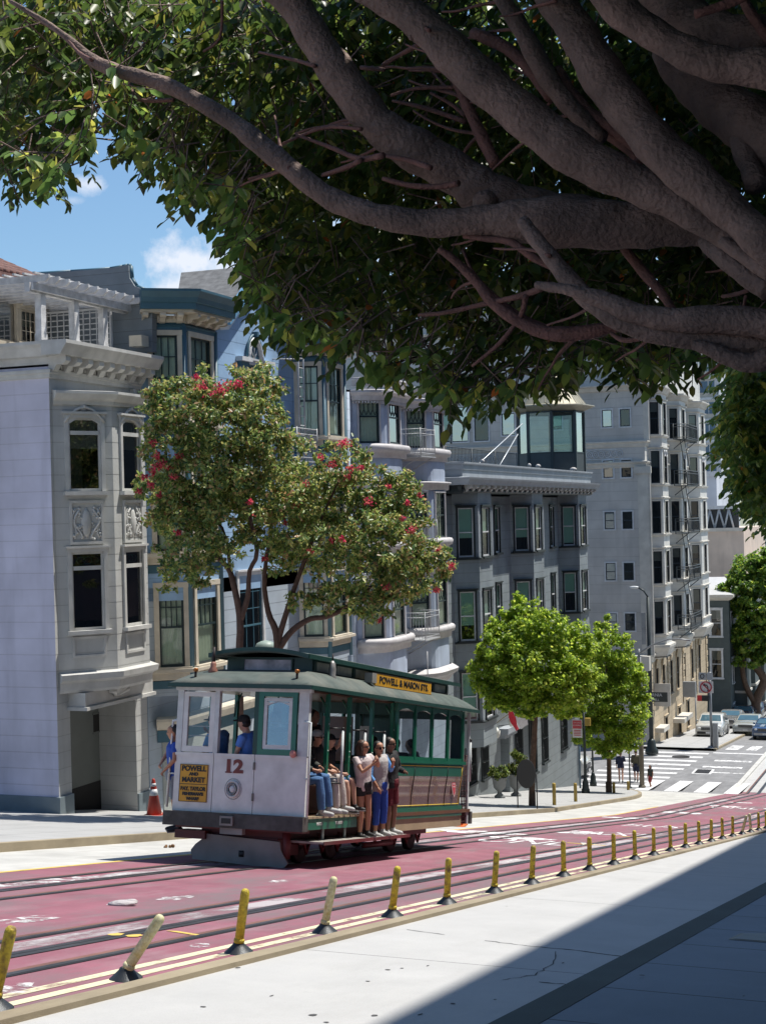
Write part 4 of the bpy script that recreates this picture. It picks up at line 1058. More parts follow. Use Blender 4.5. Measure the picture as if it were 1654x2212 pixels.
for bi, (ya, yb, yc, yd) in enumerate(by_):
    P = [(-19, ya), (-18.15, yb), (-18.15, yc), (-19, yd)]; Fs = [Face(P[i], P[i + 1]) for i in range(3)]; mb = MB(); WW = []
    for F, ww in ((Fs[0], .62), (Fs[1], 1.15)):
        o = []
        for z in rowz: o.append(op(F.len / 2, z, ww, 2.15)); WW.append((F, F.len / 2, z, ww, 2.15))
        wallgrid(mb, F, -9.3, 8.0, o)
    wallgrid(mb, Fs[2], -9.3, 8.0, [])
    bay = mb.build('bay', [M_tb], t)
    for k, q in enumerate(WW): window(bay, *q, st='double', trim=M_tt, sash=M_nav, glass=G_dark, cur=M_blind, cov=[.3, .5, 0][k % 3], surround=.07, lintel=False, room=.4)
    for z in rowz: mb = MB(); mb.sweep(P, [(0, z - .2), (.13, z - .15), (.15, z - .06), (0, z - .04)]); mb.build('sill_moulding', M_tt, bay); mb = MB(); mb.sweep(P, [(0, z + 2.3), (.1, z + 2.35), (.1, z + 2.42), (0, z + 2.44)]); mb.build('head_moulding', M_tt, bay)
    mb = MB()
    mb.sweep(P, [(-.4, -10.0), (0, -9.8), (.1, -9.5), (.25, -9.2), (.25, -9.05), (0, -9.0)]); mb.poly([(p[0], p[1], -9.9) for p in P])
    mb.sweep(P, [(0, 7.7), (.1, 7.75), (.2, 7.95), (.35, 8.1), (.35, 8.2), (0, 8.25)]); mb.poly([(p[0], p[1], 8.22) for p in P])
    mb.build('bay_moulding', M_tt, bay)
path = [(-42, TY), (-19, TY), (-19, TE)]
mb = MB()
for z, s in ((4.42, .2), (3.05, .2), (-9.75, .25), (8.15, .55), (12.4, .35)):
    mb.sweep(path, [(0, z - .25), (s * .3, z - .2), (s * .5, z), (s, z + .08), (s, z + .16), (0, z + .2)])
for px in (1237, 1398):
    u = ux(px, 1000)
    mb.T = FL.M(u, 0); mb.box(-.17, .17, -.12, 0, -9.7, 2.9); mb.box(-.17, .17, -.12, 0, 4.6, 7.95); mb.T = Matrix.Identity(4)
mb.T = FL.M(ux(1385, 1000) + .1, 0); mb.box(-.35, .35, -.16, 0, -9.7, 2.7); mb.box(-.55, .55, -.26, 0, 2.4, 2.85); mb.T = Matrix.Identity(4)
mb.build('stone_band', M_tt, t)
mb = MB()
for u0, u1 in ((ux(1266, 975), ux(1345, 975)), (ux(985, 970), ux(1075, 970)), (ux(955, 970), ux(975, 970))):
    mb.T = FL.M(u0, 3.75); w_ = u1 - u0
    mb.box(0, w_, -.03, 0, -.34, -.29); mb.box(0, w_, -.03, 0, .29, .34)
    k = max(1, round(w_ / .42))
    for i in range(k):
        c = w_ * (i + .5) / k
        mb.tube([(c + .2 * math.cos(pi * j / 6), -.03, .22 * math.sin(pi * j / 6)) for j in range(13)], .035, 4, cap=False)
        mb.tube([(c + .08 * math.cos(pi * j / 4), -.03, .09 * math.sin(pi * j / 4)) for j in range(9)], .03, 4, cap=False)
for yy in (100.5, 108, 116.6):
    for k in range(2):
        mb.T = Face((-18.12, yy - .6 + k * .7), (-18.12, yy + .1 + k * .7)).M(0, 3.75); mb.tube([(.3 + .2 * math.cos(pi * j / 6), -.03, .2 * math.sin(pi * j / 6)) for j in range(13)], .035, 4, cap=False)
mb.T = Matrix.Identity(4); mb.build('ring_frieze', M_white, t)
for z in rowz: railing('fire_escape', t, Face((-18.2, TY), (-18.2, TE)), 104.2 - TY, 109.0 - TY, z - .1, .9, 1.0, mat('dark_iron', (.05, .06, .065)), step=.3, r=.022)
mb = MB()
for a, b in zip(rowz, rowz[1:]): mb.tube([(-17.5, 104.6, a - .1), (-17.5, 107.5, b)], .03, 4); mb.tube([(-17.8, 104.6, a - .1), (-17.8, 107.5, b)], .03, 4)
mb.build('escape_stair', mat('dark_iron', (.05, .06, .065)), t)
# rusticated quoins low down, stoops
for y in (98.05, 104.2, 110.2, 116.3, 121.2):
    mb = MB(); mb.box(-19, -18.97, y, y + .5, -14.2, -10.1)
    for i in range(9): mb.box(-19, -18.93, y, y + (.8 if i % 2 else .55), -14.2 + i * .46, -14.2 + i * .46 + .38)
    mb.build('quoins', M_tan, t)
mb = MB(); mb.box(-19, -18.2, 106, 109.6, -15.2, -14.9); mb.build('ledge', M_tt, t); mb = MB(); mb.box(-19, -18.4, 99.2, 101.2, -14.9, -14.6); mb.build('ledge', M_tt, t)
mb = MB(); mb.box(-19, -17.9, 99.0, 99.1, -13.1, -11.6); mb.build('hanging_panel', M_tt, t)

# ================================================================ buildings farther on
def block(name, label, cat, x0, x1, y0, y1, z1, m, z0=None):
    z0 = gz(y0) - 4 if z0 is None else z0
    t = thing(name, label, cat, (x1, y0, gz(y0)))
    return t, x0, x1, y0, y1, z0, z1
# dark green-grey house past the apartment block
t = thing('dark_green_house', 'dark green grey house with white window frames behind the white suv', 'house', (-19, 124, gz(124)))
M_dk = mat('dark_green_grey', (.075, .095, .095), .7, lines=.3, lined=.2)
YG = 124.5; p = atY(1573, 1300, YG); xw = atY(1518, 1300, YG).x; zt = atY(1518, 1290, YG).z
FL = Face((xw - 3, YG), (p.x, YG)); FR = Face((p.x, YG), (p.x, 150))
W = [(atY(1546, 1350, YG).x - xw + 3, atY(1546, 1375, YG).z, .85, 2.2), (atY(1548, 1465, YG).x - xw + 3, atY(1546, 1465, YG).z, .85, 2.3)]
RW = []
for y in (126, 129.5, 134, 138.5, 143): RW += [(y - YG, zt - 3.4, .9, 2.0), (y - YG, zt - 7.2, .9, 2.0), (y - YG, zt - 11, .9, 2.0)]
mb = MB(); wallgrid(mb, FL, -26, zt, [op(*w_) for w_ in W]); wallgrid(mb, FR, -26, zt, [op(*w_) for w_ in RW]); mb.build('wall', M_dk, t)
for w_ in W: window(t, FL, *w_, st='double', trim=M_white, sash=M_white, glass=G_dark, cur=M_blind, cov=.35, surround=.13, room=.4)
for w_ in RW: window(t, FR, *w_, st='double', trim=M_white, sash=M_nav, glass=G_dark, cur=M_blind, cov=.3, surround=.12, room=.4)
mb = MB(); mb.sweep([(xw - 3, YG), (p.x, YG), (p.x, 150)], [(0, zt - .3), (.25, zt - .2), (.45, zt), (.45, zt + .15), (0, zt + .2)], 0); xm = xw
rz = atY(1545, 1268, YG + 3).z
mb.add([(xw - 3, YG - .4, zt + .2), (p.x + .4, YG - .4, zt + .2), (p.x - 1.5, YG + 3, rz), (xw - 3, YG + 3, rz), (p.x + .4, 150, zt + .2), (p.x - 1.5, 147, rz)], [(0, 1, 2, 3), (1, 4, 5, 2)], 1)
mb.box(xw - 3, p.x - 1.5, YG + 3, 146, rz - 1, rz, 1)
mb.build('roof', [M_tt, mat('pale_flat_roof', (.42, .42, .42), .8)], t)
# stone stoop and dark lower bays
mb = MB()
for y in (127, 132.5, 139): mb.box(p.x, p.x + 1.0, y, y + 2.6, -26, zt - 4); mb.box(p.x, p.x + 1.1, y - .1, y + 2.7, zt - 8.2, zt - 8.0, 1); mb.box(p.x, p.x + 1.2, y - .1, y + 2.7, -18, -17.7, 1)
mb.build('side_bays', [M_dk, M_tt], t)
def simple(name, label, cat, Y, pL, pR, pT, col, depth=20, zlo=-30, mkw=None, m=None):
    a = atY(pL, 1200, Y).x; b = atY(pR, 1200, Y).x; zt = atY((pL + pR) / 2, pT, Y).z
    t = thing(name, label, cat, ((a + b) / 2, Y, gz(Y)))
    m = m or mat(name + '_wall', col, .8, dirt=.25, scale=.5, **(mkw or {}))
    mb = MB(); mb.box(a, b, Y, Y + depth, zlo, zt); mb.build('wall', m, t)
    return t, a, b, zt
t, a, b, zt = simple('blank_pink_building', 'building with a blank weathered pink beige side wall and dark trussed roof screen', 'building', 152, 1480, 1607, 1142, (.66, .54, .44), 18, mkw=dict(stain=.3))
mb = MB(); z2 = atY(1550, 1100, 152).z; mb.box(a, atY(1592, 1100, 152).x, 152.8, 153.2, zt, z2, 0); mb.box(a, atY(1592, 1100, 152).x, 152.4, 153.3, z2, z2 + .35, 1)
xx = [atY(q, 1120, 152).x for q in (1513, 1523, 1531, 1541, 1551, 1562, 1572, 1582)]
for i in range(0, 7): mb.tube([(xx[i], 152.6, zt if i % 2 else z2), (xx[i + 1], 152.6, z2 if i % 2 else zt)], .1, 4, 1)
mb.build('roof_screen', [mat('dark_screen', (.04, .045, .05)), M_white], t)
mb = MB(); mb.box(a, b + .2, 151.85, 152.0, zt - .3, zt + .06); mb.build('coping', M_tt, t)
p = atY(1578, 1268, 151)
t, a, b, zt = simple('white_penthouse_block', 'plain white block rising in front of the far high rise', 'building', 185, 1500, 1551, 1020, (.60, .62, .66), 10)
mb = MB(); mb.box(a, b + .15, 184.8, 185, zt - .5, zt + .1); mb.box(b - 2.2, b - 2.05, 184.9, 185.0, zt - 5, zt - .6); mb.build('parapet', M_white, t)
t, a, b, zt = simple('glass_office', 'pale blue glass building between the pink wall and the bushy street tree', 'building', 210, 1604, 1800, 1150, (.30, .42, .52), 20)
mb = MB()
for i in range(14):
    x = a + (b - a) * i / 13; mb.box(x - .15, x + .15, 209.7, 210, -30, zt)
for i in range(12): mb.box(a, b, 209.8, 210, zt - 1 - i * 3.2, zt - .6 - i * 3.2)
mb.build('mullions', M_white, t)
t, a, b, zt = simple('balcony_high_rise', 'far white high rise with stacked blue balconies behind the leaves', 'high rise', 290, 1500, 1562, 560, (.55, .57, .60), 25)
zc = atY(1530, 780, 290).z - atY(1530, 826, 290).z
fl = []
for i in range(-4, 12):
    zz = atY(1530, 800, 290).z - i * zc
    mb = MB(); mb.box(a + .5, b - 1.0, 289.2, 289.99, zz - zc * .28, zz - .2, 0); mb.box(a + .5, b - .6, 289.0, 289.99, zz - zc * .40, zz - zc * .28, 1); mb.box(a + .5, b - .9, 289.96, 289.995, zz - .2, zz + zc * .5, 2)
    for k in range(3): mb.box(a + 1.5 + k * 1.8, a + 1.65 + k * 1.8, 289.93, 289.99, zz - .2, zz + zc * .5, 1)
    mb.build('balcony', [mat('balcony_tan', (.45, .42, .36)), M_white, mat('blue_glazing', (.08, .14, .22), .15)], t)
# reddish house far right behind the twisted trunk
t, a, b, zt = simple('rose_stucco_house', 'rose coloured stucco house behind the twisted tree trunk at the right edge', 'house', 146, 1592, 1760, 1330, (.34, .22, .19), 14)
FL = Face((a, 146), (b, 146)); mb = MB()
for x in (1.5, 4.2): mb.box(a + x, a + x + 1.0, 145.9, 146.0, -17, -14.6, 0); mb.box(a + x - .12, a + x + 1.12, 145.93, 145.99, -17.2, -14.4, 1)
mb.build('dark_window', [M_int, M_tt], t)
# building whose shadow falls on the near sidewalk (camera's side of the street)
M_nr = mat('near_stone', (.09, .11, .13), .8, lines=.5)
t = thing('near_stone_building', 'tall stone building beside the shaded near sidewalk', 'building', (3.4, 30, gz(30)))
mb = MB(); FN = Face((3.4, 95), (3.4, -12)); ops_ = []
wallgrid(mb, FN, -20, 16.8, []); mb.box(3.41, 22, -12, 95, 16.6, 16.8); wallgrid(mb, Face((3.4, -12), (22, -12)), -8, 16.8, [])
mb.build('wall', M_nr, t)
mb = MB(); mb.sweep([(3.4, 95), (3.4, -12)], [(0, 15.8), (.25, 15.9), (.4, 16.5), (.4, 16.8), (0, 16.9)]); mb.build('cornice', M_tt, t)
import numpy as np
RNG = np.random.default_rng(5)
# ---------------------------------------------------------------- foliage
def leafmat(name, transl=.35, rough=.45, spec=.5):
    m = bpy.data.materials.new(name); m.use_nodes = True; n = m.node_tree.nodes; L = m.node_tree.links
    b = n['Principled BSDF']; b.inputs['Roughness'].default_value = rough; b.inputs['Specular IOR Level'].default_value = spec
    a = n.new('ShaderNodeAttribute'); a.attribute_name = 'tint'
    L.new(a.outputs['Color'], b.inputs['Base Color'])
    t = n.new('ShaderNodeBsdfTranslucent'); h = n.new('ShaderNodeHueSaturation'); h.inputs['Value'].default_value = 2.0; h.inputs['Hue'].default_value = .485; h.inputs['Saturation'].default_value = 1.0
    L.new(a.outputs['Color'], h.inputs['Color']); L.new(h.outputs[0], t.inputs[0])
    ms = n.new('ShaderNodeMixShader'); ms.inputs[0].default_value = transl; L.new(b.outputs[0], ms.inputs[1]); L.new(t.outputs[0], ms.inputs[2]); L.new(ms.outputs[0], n['Material Output'].inputs[0])
    return m
def leaves(name, P, D, Nn, S, C, m, parent, wide=.24, extra=None, curl=.1):
    """P positions, D leaf axis, Nn face normal, S length, C tint; one mesh of folded leaves"""
    P = np.asarray(P, float); D = np.asarray(D, float); Nn = np.asarray(Nn, float); S = np.asarray(S, float).reshape(-1, 1); C = np.asarray(C, float)
    D /= np.linalg.norm(D, axis=1, keepdims=True) + 1e-9
    B = np.cross(Nn, D); B /= np.linalg.norm(B, axis=1, keepdims=True) + 1e-9
    Nn = np.cross(D, B)
    T = [(0, 0, 0), (.28, wide * .9, .05), (.68, wide * .8, .03), (1, 0, -curl), (.68, -wide * .8, .03), (.28, -wide * .9, .05)]
    M = Matrix(rootm(parent)).inverted(); M = np.array(M)
    vs = np.stack([P + S * (D * a + B * b + Nn * c) for a, b, c in T], 1).reshape(-1, 3)
    vs = vs @ M[:3, :3].T + M[:3, 3]
    n_ = len(P); base = (np.arange(n_) * 6)[:, None]
    F = np.concatenate([base + np.array([0, 1, 2, 3]), base + np.array([0, 3, 4, 5])], 1).reshape(-1)
    me = bpy.data.meshes.new(name); me.vertices.add(len(vs)); me.vertices.foreach_set('co', vs.astype(np.float32).ravel())
    me.loops.add(len(F)); me.loops.foreach_set('vertex_index', F.astype(np.int32))
    me.polygons.add(n_ * 2); me.polygons.foreach_set('loop_start', (np.arange(n_ * 2) * 4).astype(np.int32)); me.polygons.foreach_set('loop_total', np.full(n_ * 2, 4, np.int32))
    me.update(); me.validate()
    ca = me.color_attributes.new('tint', 'FLOAT_COLOR', 'POINT')
    cc = np.ones((n_, 6, 4)); cc[:, :, :3] = C[:, None, :]
    ca.data.foreach_set('color', cc.astype(np.float32).ravel())
    me.materials.append(m)
    o = bpy.data.objects.new(name, me); put(o, parent); return o
def tints(n_, cols, w=None, var=.25):
    c = np.array(cols)[RNG.choice(len(cols), n_, p=w)]
    return c * (1 + (RNG.random((n_, 1)) - .5) * 2 * var)
def inpoly(x, y, poly):
    c = np.zeros(len(x), bool); j = len(poly) - 1
    for i in range(len(poly)):
        xi, yi = poly[i]; xj, yj = poly[j]
        k = ((yi > y) != (yj > y)) & (x < (xj - xi) * (y - yi) / ((yj - yi) + 1e-9) + xi)
        c ^= k; j = i
    return c
def rays(px, py):
    x = (px - CW / 2) / CF; y = -(py - HY) / CF
    a = x * math.cos(ROLL) + y * math.sin(ROLL); b = -x * math.sin(ROLL) + y * math.cos(ROLL)
    return np.stack([a * RV.x + FV.x, a * RV.y + FV.y, b], 1)

K = .72
M_twig = mat('fig_twig_bark', (.16, .075, .06), .8, var=.3, scale=12, bump=.6, bs=70)
# ---- the fig tree whose boughs reach over the street from the near sidewalk
M_bark = mat('fig_bark', (.19, .128, .105), .8, var=.35, scale=9, bump=.6, bs=55, dirt=.5, dirtcol=(.07, .055, .048), bdist=.03)
FIG = thing('fig_tree', 'large dark leaved fig tree reaching its thick boughs over the street from the right', 'tree', (0.25, 4.6, gz(4.6) + .1))
BR = [  # px, py, radius px ; start depth, end depth
    ([(20, 0, 4), (95, 45, 6), (150, 85, 8), (198, 128, 14), (245, 150, 17), (300, 165, 17), (380, 192, 18), (500, 262, 22), (560, 310, 24), (625, 362, 25), (700, 420, 26), (760, 448, 27), (827, 468, 30), (927, 482, 31), (1027, 476, 34), (1102, 476, 46), (1202, 480, 58), (1327, 486, 58), (1420, 486, 50), (1500, 492, 44), (1577, 508, 44), (1660, 545, 50), (1800, 640, 70), (1900, 800, 90)], 8.0, 6.6),
    ([(575, -40, 36), (630, 0, 39), (675, 75, 41), (735, 165, 43), (800, 250, 46), (850, 295, 47), (927, 340, 50), (1002, 386, 52), (1052, 422, 54), (1127, 450, 56), (1220, 468, 54), (1330, 478, 46), (1420, 480, 34)], 7.4, 7.25),
    ([(787, -30, 38), (857, 10, 40), (927, 65, 44), (992, 130, 47), (1077, 205, 50), (1177, 285, 52), (1277, 352, 51), (1377, 398, 48), (1477, 445, 42), (1577, 512, 36), (1655, 560, 38), (1800, 650, 60)], 7.0, 6.2),
    ([(1070, -40, 18), (1087, 0, 20), (1127, 65, 23), (1167, 140, 25), (1207, 200, 25), (1250, 248, 23), (1300, 300, 18)], 7.4, 7.0),
    ([(1022, 70, 14), (1092, 102, 15), (1147, 152, 16), (1190, 210, 15)], 7.6, 7.2),
    ([(1205, 150, 14), (1230, 195, 15), (1277, 245, 16), (1337, 288, 15), (1400, 335, 15)], 7.2, 6.9),
    ([(1240, 235, 13), (1270, 270, 14), (1330, 300, 14), (1385, 345, 13)], 7.5, 7.1),
    ([(1170, -50, 40), (1200, 0, 42), (1252, 78, 46), (1302, 165, 49), (1367, 252, 50), (1427, 322, 50), (1517, 402, 47), (1602, 478, 44), (1670, 540, 46), (1820, 660, 70)], 6.7, 6.0),
    ([(1290, -40, 38), (1345, 25, 40), (1427, 82, 37), (1502, 122, 39), (1577, 142, 43), (1665, 150, 50), (1800, 200, 70)], 6.2, 5.8),
    ([(1390, -60, 50), (1440, 10, 56), (1500, 55, 60), (1570, 85, 58), (1680, 90, 60)], 6.6, 6.0),
    ([(1440, 110, 38), (1480, 160, 46), (1527, 205, 56), (1590, 250, 62), (1665, 300, 68), (1800, 420, 90)], 6.8, 6.2),
    ([(1590, 270, 20), (1602, 320, 25), (1622, 365, 27), (1632, 398, 26)], 6.4, 6.2),
    ([(960, 110, 9), (977, 150, 11), (1002, 212, 13), (1037, 288, 15), (1070, 355, 15)], 7.4, 7.2),
    ([(1130, 480, 16), (1152, 510, 18), (1187, 552, 20), (1227, 602, 22), (1277, 652, 23), (1337, 692, 24), (1427, 720, 27), (1527, 732, 29), (1655, 742, 32), (1800, 790, 45)], 6.8, 6.2),
    ([(1160, 615, 8), (1190, 620, 11), (1227, 626, 13), (1302, 648, 21), (1367, 675, 26), (1452, 690, 28), (1552, 690, 33), (1655, 700, 38), (1800, 740, 50)], 6.7, 6.1),
    ([(950, 540, 7), (977, 558, 9), (1027, 606, 12), (1067, 655, 14), (1127, 697, 16), (1187, 720, 18), (1252, 720, 18), (1327, 706, 15), (1400, 700, 12)], 7.4, 6.9),
    ([(1500, 745, 12), (1527, 752, 16), (1577, 774, 21), (1627, 784, 23), (1665, 768, 26)], 6.3, 6.2),
    ([(1520, 522, 16), (1550, 545, 22), (1600, 585, 26), (1665, 628, 28)], 6.5, 6.2), ([(1560, 522, 14), (1620, 560, 20), (1670, 595, 22)], 6.3, 6.1),
    ([(1347, 535, 10), (1392, 590, 12), (1427, 630, 11), (1452, 668, 9)], 7.2, 6.9),
    ([(1002, 510, 5), (1050, 515, 7), (1102, 522, 9), (1152, 556, 9), (1200, 580, 8)], 7.2, 6.9),
    ([(1500, 30, 10), (1590, 0, 10), (1640, -30, 12)], 5.9, 5.8), ([(1600, -10, 10), (1630, 40, 13), (1670, 95, 14)], 6.0, 5.9),
]
def thin(pts, d0, d1): BR.append((pts, d0, d1))
thin([(827, 335, 4), (880, 345, 6), (930, 362, 7)], 7.3, 7.0); thin([(827, 385, 5), (887, 400, 6), (947, 402, 7), (990, 395, 7)], 7.2, 7)
thin([(845, 205, 3), (900, 190, 4), (985, 188, 5)], 7.8, 7.5); thin([(848, 217, 3), (915, 232, 5), (1005, 262, 6)], 7.7, 7.4); thin([(930, 200, 3), (975, 225, 4), (1005, 250, 5)], 7.7, 7.5)
thin([(560, 112, 3), (640, 130, 4), (680, 142, 5)], 7.8, 7.3); thin([(827, 140, 5), (860, 120, 5), (905, 95, 6)], 7.5, 7.2); thin([(780, 145, 5), (830, 150, 4)], 7.6, 7.4)
thin([(610, 310, 3), (700, 275, 4), (780, 278, 5)], 7.7, 7.2); thin([(640, 290, 3), (720, 320, 5), (775, 342, 7), (827, 335, 7)], 7.6, 7.1); thin([(697, 378, 5), (750, 360, 6), (780, 345, 6)], 7.4, 7.2)
thin([(537, 386, 3), (600, 370, 3), (640, 366, 4)], 7.8, 7.5); thin([(280, 180, 3), (300, 215, 4), (375, 215, 5)], 8.2, 7.9); thin([(440, 110, 3), (475, 80, 3), (480, 0, 4)], 8.2, 8)
thin([(905, 680, 4), (960, 675, 5), (1050, 655, 6), (1120, 640, 7), (1170, 622, 8)], 7.6, 6.9); thin([(1020, 790, 3), (1080, 740, 5), (1125, 680, 6), (1135, 640, 7)], 7.4, 7.0)
thin([(1000, 540, 3), (1030, 600, 4), (1110, 670, 4), (1190, 710, 5)], 7.5, 7.1); thin([(1320, 720, 4), (1350, 735, 6), (1410, 725, 6)], 6.9, 6.6)
thin([(1560, 640, 4), (1600, 632, 5), (1640, 615, 6)], 6.5, 6.3); thin([(1605, 670, 3), (1610, 640, 4)], 6.4, 6.3)
for i in range(46):
    j = random.choice([0, 0, 1, 2, 3, 7, 12, 13, 14, 15]); q = random.choice(BR[j][0][1:-1]); a = random.uniform(2.2, 4.3); ln = random.uniform(70, 190); x, y = q[0], q[1]; if_ = random.uniform(-.012, .012); P_ = [(x, y, 5)]
    for k in range(5): a += random.uniform(-.25, .25); x += math.cos(a) * ln / 5; y += math.sin(a) * ln / 5 * .8; P_.append((x, y, 4.2 - k * .5))
    d_ = BR[j][1] * .5 + BR[j][2] * .5; thin(P_[::-1], d_ + .6, d_ + .1)
mb = MB(); fpts = []
def smoothpts(pts, k=4):
    out = []
    n_ = len(pts)
    for i in range(n_ - 1):
        p0, p1, p2, p3 = [np.array(pts[max(0, min(n_ - 1, j))], float) for j in (i - 1, i, i + 1, i + 2)]
        for q in range(k):
            t_ = q / k; out.append(.5 * ((2 * p1) + (p2 - p0) * t_ + (2 * p0 - 5 * p1 + 4 * p2 - p3) * t_ ** 2 + (3 * p1 - p0 - 3 * p2 + p3) * t_ ** 3))
    out.append(np.array(pts[-1], float)); return out
limbs = []
for bi, (pts, d0, d1) in enumerate(BR):
    sp = smoothpts(pts, 4); n_ = len(sp); W = []; Rr_ = []; d0 *= K; d1 *= K
    for i, (px, py, r) in enumerate(sp):
        d = d0 + (d1 - d0) * i / (n_ - 1); W.append(dp(px, py, d)); Rr_.append(max(1.6, r * (.93 if r > 12 else 1)) * d / CF * (1 + .05 * math.sin(i * 1.7 + bi) + .04 * math.sin(i * .63)))
    m2 = MB(); m2.tube(W, Rr_, 14 if pts[-1][2] > 20 else 7, cap=True)
    limbs.append(m2); fpts += [(W[i], Rr_[i]) for i in range(n_)]
    if pts[-1][2] > 20:                                     # knots and scars
        for q in range(3):
            i = random.randrange(2, n_ - 1); a = random.uniform(0, 6.28); m2.ball(W[i] + V((math.cos(a), math.sin(a) * .5, -abs(math.sin(a)))) * Rr_[i] * .86, Rr_[i] * .22, n=8)
kb = dp(1048, 440, 7.2 * K); limbs[1].ball(kb, .05, n=10)
allb = MB()
trunk = MB(); trunk.tube([(.35, 4.8, gz(4.8) + .05), (.25, 4.7, -1.0), (.2, 4.6, .0), (.1, 4.45, .7)], [.36, .28, .27, .24], 18); trunk.build('trunk', M_bark, FIG)
for m2, b_ in zip(limbs, BR):
    o = m2.build('limb' if b_[0][-1][2] > 12 else 'twig', M_bark if b_[0][-1][2] > 17 else M_twig, FIG)
M_leaf = leafmat('fig_leaf', .45, .4)
poly = [(-40, -60), (-40, 360), (30, 370), (60, 350), (105, 395), (125, 365), (150, 345), (195, 315), (205, 260), (200, 210), (222, 150), (268, 160), (270, 232), (300, 325), (355, 325), (410, 400), (440, 415), (490, 400), (540, 470), (525, 540), (545, 575), (575, 650), (620, 720), (720, 710), (790, 780), (850, 790), (930, 805), (950, 840), (1040, 860), (1060, 830), (1130, 840), (1180, 825), (1240, 790), (1290, 750), (1330, 790), (1420, 810), (1490, 790), (1478, 750), (1530, 735), (1700, 745), (1700, -60)]
def sprigs(n_, poly, d0, d1, keep=None, dens=None):
    x0 = min(p[0] for p in poly); x1 = max(p[0] for p in poly); y0 = min(p[1] for p in poly); y1 = max(p[1] for p in poly)
    x = RNG.uniform(x0, x1, n_ * 3); y = RNG.uniform(y0, y1, n_ * 3); k = inpoly(x, y, poly)
    if dens is not None: k &= RNG.random(len(x)) < dens(x, y)
    x = x[k][:n_]; y = y[k][:n_]; d = RNG.uniform(d0, d1, len(x))
    return rays(x, y) * d[:, None], x, y
def spray(P0, ln=.28, nl=9, size=(.06, .105), droop=.55, cols=None, w=None, twig=None, face=None, dirb=(-.3, -.1)):
    P = []; D = []; N_ = []; S = []
    for p in P0:
        d = np.array([RNG.normal(dirb[0], .6), RNG.normal(dirb[1], .6), -abs(RNG.normal(droop, .4))]); d /= np.linalg.norm(d)
        L_ = ln * RNG.uniform(.5, 1.2); side = np.cross(d, [0, 0, 1.]); side /= np.linalg.norm(side) + 1e-6; s0 = RNG.integers(2) * 2 - 1
        k = int(nl * RNG.uniform(.6, 1.3))
        if twig is not None: twig.tube([V(p - d * .12), V(p + d * L_)], [.004, .002], 3, cap=False)
        for i in range(k):
            t_ = (i + .5) / k; s0 = -s0
            P.append(p + d * L_ * t_); a = side * s0 * RNG.uniform(.5, 1.0) + d * .6 + np.array([0, 0, -.35]) + RNG.normal(0, .22, 3); D.append(a)
            N_.append(np.array([0, 0, 1.]) + RNG.normal(0, .45, 3)); S.append(RNG.uniform(*size))
    return np.array(P), np.array(D), np.array(N_), np.array(S)
figc = [(.038, .072, .018), (.055, .10, .022), (.10, .14, .028), (.17, .18, .035), (.24, .09, .02)]; figw = [.34, .34, .21, .105, .005]
twm = MB()
sets = []
A, xx, yy = sprigs(2300, poly, 8.6 * K, 10.4 * K, dens=lambda x, y: np.where(y > 600, .45, np.where(x < 480, .62, 1.0))); sets.append(spray(A, nl=10, ln=.2, size=(.045, .075)))
A, xx, yy = sprigs(900, poly, 8.2 * K, 9.2 * K, dens=lambda x, y: np.where((x < 560) | (y > 540) | ((x < 1000) & (y < 330) & (x > 250)), .9, .12)); sets.append(spray(A, nl=8, twig=twm, ln=.2, size=(.05, .08)))
# ragged fringe: sprays just inside the outline
fr = []
for (a, b) in zip(poly[3:-2], poly[4:-1]):
    n2 = max(2, int(math.hypot(b[0] - a[0], b[1] - a[1]) / 9))
    for i in range(n2):
        t_ = i / n2; fr.append((a[0] + (b[0] - a[0]) * t_ + RNG.normal(0, 7), a[1] + (b[1] - a[1]) * t_ - 26 + RNG.normal(0, 12)))
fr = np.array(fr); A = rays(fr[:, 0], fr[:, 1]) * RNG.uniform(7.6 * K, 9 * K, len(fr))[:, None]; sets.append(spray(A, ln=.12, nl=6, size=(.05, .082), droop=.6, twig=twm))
nin = sum(len(s[0]) for s in sets[:-1]); P, D, N_, S = [np.concatenate([s[i] for s in sets]) for i in range(4)]
print('fig leaves', len(P))
fc = tints(len(P), figc, figw); fc[nin:] *= 2.1  # fringe leaves get their sunlit brightness from a lighter tint
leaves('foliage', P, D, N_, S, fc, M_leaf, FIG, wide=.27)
twm.build('twigs', M_bark, FIG)
# the crown above and beyond the frame that shades the boughs
n_ = 14000
P = np.stack([RNG.uniform(-3.4, 2.2, n_), RNG.uniform(1.5, 9.0, n_), np.zeros(n_)], 1)
c = P @ np.array([RV.x, RV.y, 0]); dd = P @ np.array([FV.x, FV.y, 0])
topz = 1135 / CF * dd + .28
P[:, 2] = topz + RNG.uniform(.0, 1.6, n_)
k = (np.hypot((P[:, 0] - .1) / 2.3, (P[:, 1] - 5.0) / 3.2) < 1) & (dd > 2.2)
P = P[k]; n_ = len(P)
leaves('upper_crown', P, RNG.normal(0, 1, (n_, 3)), RNG.normal(0, .5, (n_, 3)) + [0, 0, 1], RNG.uniform(.13, .2, n_), tints(n_, figc, figw), M_leaf, FIG, wide=.4)
# far side of the crown (leaves behind, deeper and denser toward the upper right)
A, xx, yy = sprigs(1500, [(0, -60), (0, 250), (240, 130), (560, 520), (760, 640), (1300, 700), (1700, 700), (1700, -60)], 10.4 * K, 12 * K); s = spray(A, ln=.3, nl=10, size=(.07, .11)); leaves('foliage', *s, tints(len(s[0]), figc, figw), M_leaf, FIG, wide=.34)

